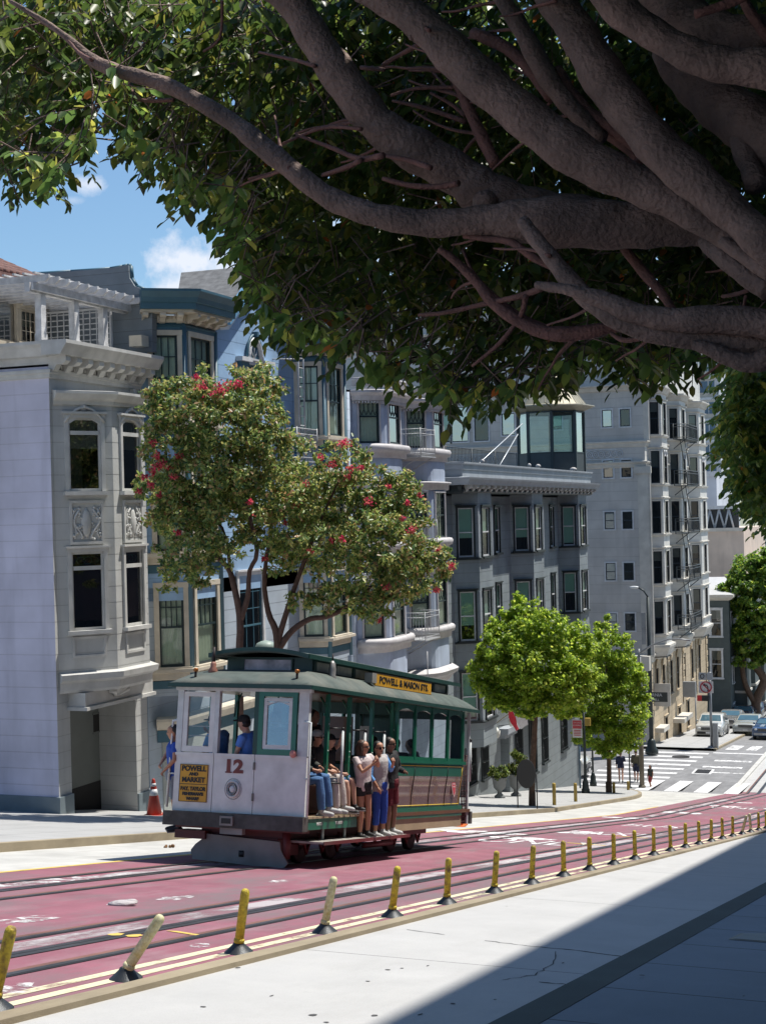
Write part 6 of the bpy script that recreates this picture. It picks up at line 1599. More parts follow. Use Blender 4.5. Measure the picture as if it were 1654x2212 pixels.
# roofs
def roofgrid(m, x0, x1, y0, y1, zf, nx, ny, th=.035, mi=0):
    vs = []
    for j in range(ny + 1):
        for i in range(nx + 1):
            x = x0 + (x1 - x0) * i / nx; y = y0 + (y1 - y0) * j / ny; vs.append((x, y, zf(x, y)))
    b = len(vs); vs += [(x, y, z - th) for x, y, z in vs]; q = nx + 1; fs = []
    for j in range(ny):
        for i in range(nx):
            a = j * q + i; fs.append((a, a + 1, a + q + 1, a + q)); fs.append((b + a, b + a + q, b + a + q + 1, b + a + 1))
    for j in range(ny): fs.append((j * q, j * q + q, b + j * q + q, b + j * q)); a = j * q + nx; fs.append((a, b + a, b + a + q, a + q))
    for i in range(nx): fs.append((i, b + i, b + i + 1, i + 1)); a = ny * q + i; fs.append((a, a + 1, b + a + 1, b + a))
    m.smooth = True; m.add(vs, fs, mi); m.smooth = False
def zlow(x, y):
    e = min((1.30 - abs(x)) / .55, (y + .2) / .95, (L + .12 - y) / .8); e = max(0, min(1, e)); return 2.615 + .27 * math.sin(e * pi / 2)
RO = part('lower_roof', [M_roof], lambda m: roofgrid(m, -1.30, 1.30, -.16, L + .08, zlow, 24, 48))
def f(m):
    m.box(-1.31, 1.31, -.175, -.15, 2.56, 2.62); m.box(1.29, 1.315, -.15, L + .08, 2.56, 2.62); m.box(-1.315, -1.29, -.15, L + .08, 2.56, 2.62)
part('eave_trim', M_tgd, f, RO)
M_clg = mat('frosted_clerestory_glass', (.50, .49, .40), .3, var=.3, scale=4)
CY0, CY1 = .85, 7.35
def f(m):
    m.box(-.80, .80, CY0, CY0 + .05, 2.80, 3.09, 0)
    for s in (-1, 1):
        m.box(s * .76, s * .80, CY0 + .05, CY1, 2.80, 2.90, 0); m.box(s * .76, s * .80, CY0 + .05, CY1, 3.04, 3.09, 0)
        for k in range(9): y = CY0 + .06 + (CY1 - CY0 - .16) * k / 8; m.box(s * .755, s * .81, y, y + .10, 2.90, 3.04, 0)
        m.box(s * .765, s * .78, CY0 + .05, CY1, 2.90, 3.04, 1)
    m.box(-.8, .8, CY1 - .05, CY1, 2.8, 3.12, 0)
    m.box(-.46, .42, CY0 - .02, CY0, 2.88, 3.05, 2)
    for x0, x1, z0, z1 in ((-.49, -.46, 2.86, 3.07), (.42, .45, 2.86, 3.07), (-.46, .42, 2.86, 2.88), (-.46, .42, 3.05, 3.07)): m.box(x0, x1, CY0 - .03, CY0, z0, z1, 0)
m_ = part('clerestory', [M_tgd, M_clg, mat('clerestory_art_glass', (.50, .44, .48), .25, var=.5, scale=5)], f)
def zup(x, y):
    e = max(0, min(1, (y - .45) / .6)); e2 = max(0, min(1, (L - .15 - y) / .5)); return 3.085 + .09 * (1 - (x / .93) ** 2) * 1.0 + .04 * min(e, e2)
part('clerestory_roof', [M_roof, M_tgd], lambda m: (roofgrid(m, -.93, .93, .45, L - .15, zup, 16, 40, .04, 0), m.box(.92, .945, .45, L - .15, 3.05, 3.12, 1), m.box(-.945, -.92, .45, L - .15, 3.05, 3.12, 1), m.ext([(-.93, 3.045)] + [(-.93 + 1.86 * k / 12, 3.115 + .10 * (1 - (-1 + 2 * k / 12) ** 2)) for k in range(13)] + [(.93, 3.045)] + [(.93 - 1.86 * k / 12, 3.06 + .10 * (1 - (1 - 2 * k / 12) ** 2)) for k in range(1, 12)], .435, .455, 'y', 1)))
# roof sign
def f(m):
    m.box(1.02, 1.045, 2.95, 5.75, 2.80, 3.0, 0); m.box(1.018, 1.05, 2.93, 5.77, 2.79, 2.80, 1); m.box(1.018, 1.05, 2.93, 5.77, 3.0, 3.012, 1)
    for y in (3.1, 5.6): m.tube([(1.03, y, 2.8), (1.0, y, 2.68)], .02, 5, 2); m.tube([(1.02, y, 2.9), (.75, y, 2.85)], .012, 5, 2)
rs = part('roof_sign', [M_signy, M_black, M_dkst], f)
text_mesh('lettering', 'POWELL & MASON STS.', .155, TS @ Tr(1.048, 4.35, 2.90) @ Rz(pi / 2) @ Rx(pi / 2), M_black, rs, .003, 1.5, bold=.004)
part('roof_lamp_box', M_fend, lambda m: m.box(.95, 1.1, 2.68, 2.88, 2.83, 2.99))
M_br = mat('amber_knob', (.35, .12, .02), .3, .3)
for x in (-.93, .93 - .0):
    part('roof_knob', [M_br, M_dkst], lambda m, x=x: (m.tube([(x, .05, 2.7), (x, .05, 2.80)], .02, 6, 1), m.lathe([(.02, 0), (.04, .015), (.04, .05), (.02, .06)], 10, 0, (x, .05, 2.80))))
part('roof_horn', [M_dkst, mat('rust_pink', (.32, .14, .10), .6)], lambda m: (m.lathe([(.07, 0), (.08, .06), (.045, .12), (.05, .16), (.03, .2)], 10, 1, (-.78, .35, 2.78)), m.tube([(-.78, .35, 2.95), (-.78, .35, 3.2)], [.035, .02], 8, 0)))
part('bell', [mat('grey_bell_metal', (.30, .29, .28), .5, .4), M_dkst], lambda m: (m.lathe([(.075, 0), (.085, .05), (.06, .12), (.065, .2), (.05, .3), (.02, .34)], 10, 0, (.95, 1.32, 2.74)), m.tube([(.95, 1.32, 3.05), (.95, 1.32, 3.18)], .014, 5, 1)))
# interior: bench, grip lever, brackets
part('bench', M_wood, lambda m: (m.box(.1, .66, .7, 3.5, 1.10, 1.16), m.box(.05, .12, .5, 3.3, 1.16, 1.62), m.box(.15, .55, .55, 3.25, DK, 1.10)))
part('bench', M_wood, lambda m: (m.box(-.62, -.1, .7, 3.3, 1.10, 1.16), m.box(-.55, -.15, .75, 3.25, DK, 1.10)))
part('grip_lever', [M_dkst], lambda m: (m.tube([(-.0, 1.2, DK), (-.02, .95, 1.95)], .025, 6), m.tube([(-.02, .95, 1.95), (-.02, .95, 2.1)], .035, 8)))
part('ceiling', M_wood, lambda m: m.box(-1.1, 1.1, .3, L - .3, 2.54, 2.56))
for x in (-.25, .45):
    part('curved_bracket', M_tgd, lambda m, x=x: m.tube([(x, .2, 2.15), (x + .03, .2, 2.35), (x + .12, .2, 2.5)], .014, 5))
part('roof_window_poster', [mat('notice_white', (.5, .5, .48), .7)], lambda m: (m.box(-.9, -.7, C0 - .06, C0 - .052, 1.75, 2.1), m.box(.45, .68, C0 - .06, C0 - .052, 1.8, 2.15)))
# ================================================================ people
SKIN = {'tan': (.42, .21, .13), 'light': (.50, .29, .21), 'brown': (.22, .11, .07)}
def skinm(k): return mat('skin_' + k, SKIN[k], .55, var=.06, scale=12, bump=.03)
def cloth(k, c): return mat('cloth_' + k, c, .85, var=.12, scale=9, bump=.4, bs=35)
M_shoeb = mat('shoe_black', (.02, .02, .02), .6); M_shoew = mat('shoe_pale', (.42, .42, .41), .65); M_hairb = mat('hair_black', (.012, .01, .01), .5, bump=.5, bs=60); M_hairbr = mat('hair_brown', (.06, .028, .018), .5, bump=.5, bs=60)
M_lens = mat('sunglass_black', (.008, .008, .01), .1)
def remesh(o, v):
    r = o.modifiers.new('remesh', 'REMESH'); r.mode = 'VOXEL'; r.voxel_size = v; r.use_smooth_shade = True
    s = o.modifiers.new('smooth', 'SMOOTH'); s.factor = .6; s.iterations = 3
def person(T, label, pose, H=1.7, skin='tan', top=None, bottom=None, shoes=None, hair=M_hairb, hairlong=False, cap=None, glasses=False, group=None, sleeve=.5, leg=1.0, fat=1.0, skirt=False, vox=.011, head_turn=0, jacket=0, reach=(0, 0), inside=False, pattern=None, vest=None):
    """local axes: faces +Y, right hand +X. pose overrides joint positions given at height 1.7"""
    k = H / 1.7
    J = dict(pel=(0, 0, .93), chest=(0, 0, 1.25), neck=(0, 0, 1.44), head=(0, .02, 1.58), hipl=(-.09, 0, .92), hipr=(.09, 0, .92), kneel=(-.10, .02, .50), kneer=(.10, .02, .50), ankl=(-.10, -.02, .09), ankr=(.10, -.02, .09),
             shl=(-.185, 0, 1.39), shr=(.185, 0, 1.39), ell=(-.23, -.02, 1.12), elr=(.23, -.02, 1.12), wrl=(-.23, .05, .88), wrr=(.23, .05, .88), footl=0, footr=0)
    J.update(pose); g = {a: (V(b) * k if hasattr(b, '__len__') else b) for a, b in J.items()}
    M0 = T
    root = thing('person', label, 'person', tuple(M0.translation), M0.to_3x3().to_4x4(), group)
    def nb(): m = MB(); m.T = M0.copy(); return m
    sm = skinm(skin); f = fat * k
    b = nb(); P = g
    def limb(m, pts, rs, n=10, sq=(1, 1)): m.tube(pts, [r * k for r in rs], n, sq=sq)
    def torso(m, infl, zlo=None, hip=True):
        pel, ch, nk = P['pel'], P['chest'], P['neck']
        across = (P['shr'] - P['shl']).normalized(); up = (nk - pel).normalized(); fw = up.cross(across) * -1
        if fw.length < .1: fw = V((0, 1, 0))
        fw.normalize()
        secs = [(pel - up * .10 * k, .155, .115), (pel, .165, .12), (pel.lerp(ch, .45), .14, .105), (ch, .165, .12), (ch.lerp(nk, .55), .175, .115), (ch.lerp(nk, .85), .12, .085), (nk - up * .005, .065, .06)]
        vs = []; n = 14
        for c, a_, b_ in secs:
            for i in range(n):
                t_ = 2 * pi * i / n; vs.append(c + across * (math.cos(t_) * (a_ * f + infl)) + fw * (math.sin(t_) * (b_ * f + infl)))
        fs = [(s * n + i, s * n + (i + 1) % n, (s + 1) * n + (i + 1) % n, (s + 1) * n + i) for s in range(len(secs) - 1) for i in range(n)]
        fs += [list(range(n))[::-1], [(len(secs) - 1) * n + i for i in range(n)]]
        sm_ = m.smooth; m.smooth = True; m.add(vs, fs); m.smooth = sm_
        return across, up, fw
    ac, up, fw = torso(b, 0)
    limb(b, [P['neck'] - up * .05 * k, P['neck'] + (P['head'] - P['neck']) * .5], [.058, .052])
    HT = Matrix.Translation(P['head']) @ Rz(head_turn)
    bT = b.T; b.T = M0 @ HT
    # head: skull + jaw + nose + ears
    b.lathe([(.01, -.118 * k), (.035 * k, -.112 * k), (.055 * k, -.09 * k), (.068 * k, -.05 * k), (.076 * k, 0), (.08 * k, .04 * k), (.072 * k, .08 * k), (.045 * k, .108 * k), (.01, .118 * k)], 14, 0, (0, .005, 0), 1, 1.18)
    b.ball((0, .035 * k, -.085 * k), .034 * k, n=8); b.tube([(0, .082 * k, .02 * k), (0, .108 * k, -.018 * k)], [.008 * k, .015 * k], 6)
    for s in (-1, 1): b.ball((s * .08 * k, 0, -.005 * k), .02 * k, n=8, ry=.014 * k)
    b.T = bT
    for s, h_, kn, an in ((-1, 'hipl', 'kneel', 'ankl'), (1, 'hipr', 'kneer', 'ankr')):
        limb(b, [P[h_], P[h_].lerp(P[kn], .35), P[kn], P[kn].lerp(P[an], .3), P[an]], [.082 * fat, .078 * fat, .053, .057, .036])
    hands = []
    for s, sh, el, wr in ((-1, 'shl', 'ell', 'wrl'), (1, 'shr', 'elr', 'wrr')):
        limb(b, [P['neck'].lerp(P[sh], .35) - up * .03 * k, P[sh], P[sh].lerp(P[el], .5), P[el], P[el].lerp(P[wr], .35), P[wr]], [.05, .055 * fat, .043 * fat, .036, .036, .025])
        d = (P[wr] - P[el]).normalized(); curl = reach[0 if s < 0 else 1]
        side = d.cross(fw); side = side.normalized() if side.length > .1 else ac
        nrm = side.cross(d).normalized()
        palm = P[wr] + d * .05 * k; b.tube([P[wr], P[wr] + d * .03 * k, P[wr] + d * .085 * k], [.023 * k, .032 * k, .03 * k], 8, sq=(1, .55))
        for q in range(4):
            o_ = P[wr] + d * .08 * k + side * ((q - 1.5) * .018 * k); ln = (.062, .075, .07, .055)[q] * k
            dd = (d * (1 - curl) + nrm * (.25 + curl)).normalized(); d3 = (d * (1 - 2 * curl) + nrm * (.35 + .6 * curl)).normalized()
            b.tube([o_, o_ + dd * ln * .5, o_ + dd * ln * .5 + d3 * ln * .5], [.0085 * k, .008 * k, .006 * k], 6)
        b.tube([P[wr] + d * .025 * k - side * .02 * k, P[wr] + d * .055 * k - side * .045 * k + nrm * .01, P[wr] + d * .085 * k - side * .045 * k + nrm * (.02 + .03 * curl)], [.012 * k, .01 * k, .008 * k], 6)
    body = b.build('body', sm, root); remesh(body, .0085 if not inside else .013)
    # face
    m = nb(); m.T = M0 @ HT
    for s in (-1, 1): m.ball((s * .03 * k, .084 * k, .012 * k), .0095 * k, 0, n=8)
    m.box(-.022 * k, .022 * k, .083 * k, .090 * k, -.054 * k, -.047 * k, 1)
    for s in (-1, 1): m.box(s * .03 * k - .015, s * .03 * k + .015, .082 * k, .092 * k, .034 * k, .039 * k, 2)
    m.build('face', [M_black, mat('lips', (.25, .07, .06), .5), hair], body)
    if glasses:
        m = nb(); m.T = M0 @ HT
        for s in (-1, 1): m.box(s * .034 * k - .026 * k, s * .034 * k + .026 * k, .090 * k, .099 * k, -.008 * k, .028 * k); m.box(s * .075 * k, s * .08 * k, .0, .09 * k, .012 * k, .022 * k)
        m.build('sunglasses', M_lens, root)
    m = nb(); m.T = M0 @ HT
    if cap is not None:
        m.lathe([(.086 * k, .03 * k), (.087 * k, .06 * k), (.075 * k, .1 * k), (.04 * k, .125 * k), (.01, .13 * k)], 14, 0, (0, 0, 0), 1, 1.15)
        m.ext([(-.07 * k, .06 * k), (.07 * k, .06 * k), (.06 * k, .155 * k), (0, .175 * k), (-.06 * k, .155 * k)], .035 * k, .045 * k, 'z'); m.build('cap', cap, root)
        m = nb(); m.T = M0 @ HT
        m.lathe([(.05 * k, -.06 * k), (.078 * k, -.03 * k), (.083 * k, .035 * k)], 12, 0, (0, -.02 * k, 0), 1, 1.0); m.build('hair', hair, root)
    else:
        m.lathe([(.07 * k, -.03 * k), (.085 * k, .02 * k), (.088 * k, .06 * k), (.075 * k, .1 * k), (.045 * k, .13 * k), (.01, .137 * k)], 14, 0, (0, -.022 * k, 0), 1, 1.05)
        if hairlong:
            m.tube([(0, -.05 * k, .06 * k), (0, -.075 * k, -.02 * k), (.02 * k, -.075 * k, -.14 * k), (.02 * k, -.06 * k, -.22 * k)], [.07 * k, .08 * k, .07 * k, .03 * k], 10)
            for s in (-1, 1): m.tube([(s * .06 * k, -.02 * k, .05 * k), (s * .082 * k, .0, -.04 * k), (s * .075 * k, -.01, -.15 * k)], [.03 * k, .032 * k, .015 * k], 7)
        o = m.build('hair', hair, root); remesh(o, .012)
    # clothes
    if top is not None:
        m = nb(); torso(m, .020 + jacket * .012)
        for s, sh, el, wr in ((-1, 'shl', 'ell', 'wrl'), (1, 'shr', 'elr', 'wrr')):
            pts = [P['neck'].lerp(P[sh], .35) - up * .03 * k, P[sh], P[sh].lerp(P[el], .5)]; rs = [.058, .068, .06]
            if sleeve > .55: pts += [P[el], P[el].lerp(P[wr], .5)]; rs += [.05, .046]
            if sleeve > .9: pts += [P[el].lerp(P[wr], .95)]; rs += [.036]
            limb(m, pts, [r + jacket * .008 for r in rs])
        o = m.build('shirt' if not jacket else 'jacket', top, root); remesh(o, .012)
        if pattern is not None:
            m = nb(); c = P['chest'] + fw * (.155 * f + .012); m.ball(c, .05 * k, 0, n=8, rz=.07 * k, ry=.012); m.build('print', pattern, o)
    if vest is not None:
        m = nb(); torso(m, .036)
        for sh, el in (('shl', 'ell'), ('shr', 'elr')): limb(m, [P['neck'].lerp(P[sh], .35) - up * .03 * k, P[sh].lerp(P[el], .06)], [.07, .082])
        o = m.build('vest', vest, root); remesh(o, .012)
        m = nb(); c = P['pel'] + ac * .1 + fw * .19; m.box(c.x - .04, c.x + .04, c.y - .02, c.y + .02, c.z + .05, c.z + .15); m.build('pocket', vest, o)
    if bottom is not None:
        m = nb(); pel = P['pel']
        m.tube([pel + up * .06 * k, pel - up * .02 * k, pel - up * .12 * k], [.165 * f, .178 * f, .15 * f], 14, sq=(1, .78) if abs(up.z) > .7 else (1, .78))
        for h_, kn, an in (('hipl', 'kneel', 'ankl'), ('hipr', 'kneer', 'ankr')):
            full = [P[h_], P[h_].lerp(P[kn], .5), P[kn], P[kn].lerp(P[an], .5), P[an]]; R_ = [.098 * fat, .092 * fat, .075, .072, .06]
            if leg < .5: pts = [P[h_], P[h_].lerp(P[kn], leg)]; rs = [.10 * fat, .102 * fat]
            elif leg < .65: pts = [P[h_], P[h_].lerp(P[kn], .5), P[kn].lerp(P[h_], .06)]; rs = [.10 * fat, .098, .088]
            elif leg < .95: pts = full[:3] + [P[kn].lerp(P[an], (leg - .5) * 2)]; rs = R_[:3] + [.064]
            else: pts = full; rs = R_
            limb(m, pts, rs)
        if skirt: m.tube([pel - up * .1 * k, (P['kneel'] + P['kneer']) / 2, (P['ankl'] + P['ankr']) / 2 + V((0, 0, .12))], [.17, .19, .2], 14)
        o = m.build('trousers' if leg > .65 else 'shorts', bottom, root); remesh(o, .012)
    for h_, kn in (('ankl', 'kneel'), ('ankr', 'kneer')):
        m = nb(); a = P[h_]; sh_ = (P[kn] - a).normalized(); fwd = V((0, 1, 0)) if abs(sh_.z) > .5 else V((0, 0, 1)); fwd = (Rz(P['footl' if h_ == 'ankl' else 'footr']) @ fwd)
        z = V((0, 0, -.055 * k))
        m.tube([a - fwd * .06 * k + z, a - fwd * .01 + z * .8, a + fwd * .09 * k + z, a + fwd * .17 * k + z * 1.15, a + fwd * .2 * k + z * 1.2], [.03 * k, .044 * k, .042 * k, .035 * k, .018 * k], 10, sq=(1, .9)); m.tube([a + V((0, 0, .02)), a + z], [.042 * k, .045 * k], 10)
        mt = shoes or M_shoeb; o = m.build('shoe', mt, root); remesh(o, .01)
        m = nb(); q = a + V((0, 0, -.09 * k)); s_ = V((fwd.y, -fwd.x, 0)) * .037 * k
        m.add([q - fwd * .085 * k - s_, q - fwd * .085 * k + s_, q + fwd * .19 * k + s_ * .8, q + fwd * .19 * k - s_ * .8] + [p + V((0, 0, .018)) for p in (q - fwd * .085 * k - s_, q - fwd * .085 * k + s_, q + fwd * .19 * k + s_ * .8, q + fwd * .19 * k - s_ * .8)],
              [(3, 2, 1, 0), (4, 5, 6, 7), (0, 1, 5, 4), (1, 2, 6, 5), (2, 3, 7, 6), (3, 0, 4, 7)]); m.build('sole', M_shoew, o)
    return root
# world placement from tram coordinates; people stand plumb
def onT(x, y, z, yaw): return Tr(TM @ V((x, y, z))) @ Rz(yaw)
C_white = cloth('white_pink', (.55, .47, .47)); C_blackc = cloth('black', (.015, .015, .017)); C_blue = cloth('royal_blue', (.02, .07, .36)); C_lblue = cloth('light_blue', (.12, .30, .62)); C_grey = cloth('grey_vest', (.38, .36, .36)); C_mar = cloth('maroon', (.12, .012, .02)); C_dgrey = cloth('charcoal_green', (.045, .05, .045)); C_jean = cloth('denim', (.06, .14, .30)); C_cyan = cloth('blue_tee', (.09, .22, .62)); C_navy = cloth('navy', (.015, .02, .05)); C_olive = cloth('olive', (.09, .08, .05)); C_cream = cloth('cream', (.5, .45, .42))
tall = .38
person(onT(1.12, 2.28, .385, -pi * .62), 'woman in a white and pink tee and black shorts gripping a tram pole', dict(ell=(-.22, .17, 1.24), wrl=(-.03, .33, 1.38), elr=(.21, .19, 1.20), wrr=(.05, .31, 1.33), kneel=(-.085, .03, .5)), H=1.52, skin='tan', top=C_white, bottom=C_blackc, shoes=M_shoeb, hair=M_hairbr, hairlong=True, sleeve=.5, leg=.42, glasses=True, reach=(.8, .8), pattern=cloth('print_white', (.65, .62, .62)), head_turn=.5)
person(onT(1.12, 2.95, .385, -pi * .62), 'woman in a pale vest and cropped blue trousers standing between two side board riders', dict(ell=(-.24, .10, 1.16), wrl=(-.08, .30, 1.34), elr=(.26, .04, 1.12), wrr=(.2, .16, .93)), H=1.52, skin='tan', top=C_lblue, bottom=C_blue, shoes=M_shoew, hair=M_hairb, sleeve=.7, leg=.85, glasses=True, reach=(.8, .2), fat=1.04, head_turn=-.1, vest=C_grey)
person(onT(1.10, 3.52, .385, -pi * .55), 'young man in a black jacket and maroon shorts standing last on the side board', dict(elr=(.26, .0, 1.12), wrr=(.28, .08, .88), wrl=(-.1, .25, 1.1), ell=(-.24, .05, 1.12)), H=1.60, skin='brown', top=C_blackc, bottom=C_mar, shoes=M_shoew, hair=M_hairb, sleeve=1.0, leg=.6, glasses=True, jacket=1, head_turn=.15)
# pale vest over the blue sleeves of the middle rider
seat = dict(pel=(0, 0, .12), hipl=(-.09, .0, .1), hipr=(.09, .0, .1), kneel=(-.12, .42, .10), kneer=(.12, .42, .10), ankl=(-.12, .46, -.33), ankr=(.12, .44, -.33), chest=(0, .02, .44), neck=(0, .04, .63), head=(0, .08, .77), shl=(-.185, .03, .58), shr=(.185, .03, .58), ell=(-.23, .12, .32), elr=(.23, .12, .32), wrl=(-.12, .32, .26), wrr=(.12, .32, .26))
def seated(**k): d = dict(seat); d.update(k); return d
SZ = 1.18
person(onT(.62, .72, SZ, -pi * .5), 'seated man in a charcoal jacket and blue jeans just behind the front panel', seated(), skin='tan', top=C_dgrey, bottom=C_jean, shoes=M_shoew, hair=M_hairb, sleeve=1, jacket=1, inside=True)
person(onT(.64, 1.3, SZ, -pi * .5), 'seated passenger with pleated pale trousers beside the second green post', seated(), skin='tan', top=C_blackc, bottom=C_cream, shoes=M_shoew, hair=M_hairb, inside=True, H=1.6, glasses=True, cap=cloth('white_cap', (.55, .55, .53)))
person(onT(.66, 1.75, SZ - .02, -pi * .5), 'boy in a black cap and dark top seated on the side bench', seated(ell=(-.25, .14, .66), wrl=(-.2, .2, .8)), skin='light', top=C_blackc, bottom=C_jean, shoes=M_shoeb, hair=M_hairb, cap=C_blackc, inside=True, H=1.55, sleeve=.5, leg=.62)
person(onT(-.02, .42, 1.30, pi * .5), 'man in a black cap and blue tee looking left in the open front window', seated(kneel=(-.12, .3, .1), kneer=(.12, .3, .1), ankl=(-.12, .35, -.33), ankr=(.12, .33, -.33)), skin='light', top=C_cyan, bottom=C_navy, shoes=M_shoeb, hair=M_hairb, cap=C_blackc, inside=True)
person(onT(.06, 1.3, DK, pi * .9), 'dark haired rider raising an arm behind the capped man', dict(elr=(.28, .1, 1.45), wrr=(.2, .12, 1.72)), skin='light', top=C_navy, bottom=C_navy, shoes=M_shoeb, hair=M_hairb, inside=True, H=1.55, reach=(0, .8))
person(onT(-.62, .60, 1.30, pi * .45), 'rider in a blue shirt and dark cap nearest the left front window', seated(kneel=(-.12, .25, .1), kneer=(.12, .25, .1), ankl=(-.1, .3, -.33), ankr=(.1, .3, -.33), elr=(.2, .2, .46), wrr=(.05, .25, .62)), skin='tan', top=C_lblue, bottom=C_blackc, shoes=M_shoeb, hair=M_hairb, cap=C_blackc, inside=True)
person(onT(-.85, 1.05, 1.28, pi * .4), 'dark haired rider in blue leaning at the far left window', seated(kneel=(-.12, .2, .1), kneer=(.12, .2, .1), ankl=(-.1, .2, -.33), ankr=(.1, .2, -.33)), skin='brown', top=C_blue, bottom=C_blackc, shoes=M_shoeb, hair=M_hairb, inside=True)
person(onT(-1.2, .42, .42, pi * .7), 'rider in a blue shirt and grey trousers hanging on the far side hand rail', dict(ell=(-.28, .05, 1.18), wrl=(-.22, .2, 1.02), elr=(.28, .1, 1.2), wrr=(.2, .2, 1.08)), skin='tan', top=C_blue, bottom=cloth('grey_shorts', (.2, .22, .26)), shoes=M_shoeb, hair=M_hairb, leg=.6, reach=(.7, .7), H=1.6, inside=True)
for i, (x, y, c) in enumerate(((.6, 4.55, C_navy), (.5, 5.6, C_dgrey), (.55, 6.5, C_cream))):
    person(onT(.42, y, SZ - .02, pi * .5 if i != 1 else pi), ['saloon passenger in navy seated by the second rear window', 'saloon passenger in charcoal seated by the third rear window', 'saloon passenger in cream seated by the last rear window'][i], seated(), skin=['tan', 'brown', 'light'][i], top=c, bottom=C_navy, shoes=M_shoeb, hair=[M_hairb, M_hairb, M_hairbr][i], inside=True, H=1.6)
person(onT(.25, 2.3, DK, -pi * .5), 'standing rider in dark clothes in the shade between the green posts', dict(), skin='brown', top=C_blackc, bottom=C_navy, shoes=M_shoeb, hair=M_hairb, inside=True, H=1.62)
# pedestrians
def foot(px, py, yaw, X=None): p = og(px, py); p.z = gz(p.y) + .015; return Tr(p) @ Rz(yaw)
walk = dict(kneel=(-.09, .14, .52), ankl=(-.08, .10, .12), kneer=(.09, .02, .5), ankr=(.09, -.2, .12))
person(foot(1341, 1691, 0.2), 'pedestrian in a navy hoodie and short shorts walking away on the crosswalk', dict(walk, elr=(.24, .1, 1.15), wrr=(.1, .22, 1.18)), H=1.72, skin='light', top=C_navy, bottom=C_navy, shoes=M_shoeb, hair=M_hairbr, cap=C_navy, leg=.3, sleeve=.9)
person(foot(1374, 1689, 0.1), 'pedestrian in an olive tee and navy shorts walking away behind the wooden pole', dict(walk), H=1.74, skin='light', top=C_olive, bottom=C_navy, shoes=M_shoeb, hair=M_hairbr, leg=.58, sleeve=.6)
person(foot(1405, 1706, 2.6), 'small dark haired pedestrian in a dark top and red skirt at the kerb corner', dict(walk), H=1.3, skin='tan', top=C_dgrey, bottom=cloth('red_skirt', (.35, .05, .05)), shoes=M_shoeb, hair=M_hairb, hairlong=True, leg=.6)
# ================================================================ bollards along the lane
M_by = mat('bollard_yellow', (.52, .40, .03), .6, var=.25, scale=45, dirt=1.0, dirtcol=(.10, .05, .035), bs=80, bump=.4)
M_byl = mat('bollard_faded', (.58, .55, .34), .65, var=.2, scale=50, dirt=.8, dirtcol=(.42, .33, .04))
M_base = mat('bollard_base_rubber', (.035, .04, .045), .45, .3, scale=10)
M_bw = mat('bollard_worn_cap', (.30, .18, .02), .6)
bl = [(5, 2197), (285, 2120), (513, 2062), (695, 2018), (836, 1980), (951, 1952), (1050, 1925), (1130, 1907), (1200, 1893), (1258, 1878), (1312, 1864), (1358, 1852), (1400, 1842), (1437, 1833), (1470, 1826), (1496, 1822), (1525, 1815), (1550, 1810), (1574, 1803), (1598, 1797), (1612, 1792), (1632, 1787), (1648, 1783)]
lean = {0: (.26, .05), 1: (.60, .1), 2: (.15, .03), 3: (.22, 0), 4: (.15, 0), 5: (.07, 0), 6: (.09, 0), 7: (.07, 0), 19: (.28, 0), 20: (-.06, 0)}
fad = {1, 3, 19, 20}
who = {0: 'leaning rust streaked yellow bollard cut by the left edge', 1: 'faded bollard knocked far over to the right', 2: 'peeling yellow bollard right of the knocked over one', 3: 'faded cream and yellow bollard leaning slightly, fourth from the left', 4: 'leaning brownish yellow bollard just right of the faded cream one',
       19: 'pale faded bollard leaning right near the far end of the row', 20: 'pale upright bollard beside the leaning pale one'}
def bollard(i):
    px, py = bl[i]; y = atX(px, py, -5.5).y; h = .46; x = -5.50
    y = (7.56 if i == 0 else 7.34) + i * 1.745 + (0.1 if 5 < i < 9 else 0)
    z = gz(y) + .012; lx, ly = lean.get(i, (random.uniform(-.01, .03), random.uniform(-.03, .03)))
    lab = who.get(i)
    if lab is None:
        lab = 'brownish yellow bollard, number %s of its row counted from the left edge' % ['one', 'two', 'three', 'four', 'five', 'six', 'seven', 'eight', 'nine', 'ten', 'eleven', 'twelve', 'thirteen', 'fourteen', 'fifteen', 'sixteen', 'seventeen', 'eighteen', 'nineteen', 'twenty', 'twenty-one', 'twenty-two', 'twenty-three'][i]
    t = thing('bollard', lab, 'bollard', (x, y, z), group='yellow bollards along the red lane')
    m = MB(); m.T = Tr(x, y, z); m.lathe([(.118, 0), (.118, .01), (.108, .018), (.06, .06), (.046, .075), (.042, .085)], 18); m.build('base', M_base, t)
    m = MB(); m.T = Tr(x, y, z + .06) @ Matrix.Rotation(lx, 4, FV); m.lathe([(.037, -.02), (.037, h - .04), (.034, h - .015), (.024, h), (.008, h + .006)], 16); m.lathe([(.0375, .02), (.044, .03), (.044, .05), (.0375, .06)], 16); m.build('post', M_byl if i in fad else M_by, t)
for i in range(len(bl)): bollard(i)

# ================================================================ street furniture on the far pavement
M_pole = mat('dark_green_pole', (.03, .04, .04), .5, .3); M_grey = mat('galvanised_grey', (.30, .31, .32), .45, .5); M_wpole = mat('brown_pole', (.14, .12, .09), .8, var=.25, stain=.4); M_yb = mat('brass_yellow', (.36, .25, .04), .6, dirt=.4)
def ground(px, py, X=None, h=.14):
    if X is None: p = og(px, py, h)
    else: p = atX(px, py, X); p.z = gz(p.y) + h
    return p
def topz(px, py, p):                       # height of a point straight above p seen at row py
    d = p.dot(FV); return ray(px, py).z * d / ray(px, py).dot(FV)
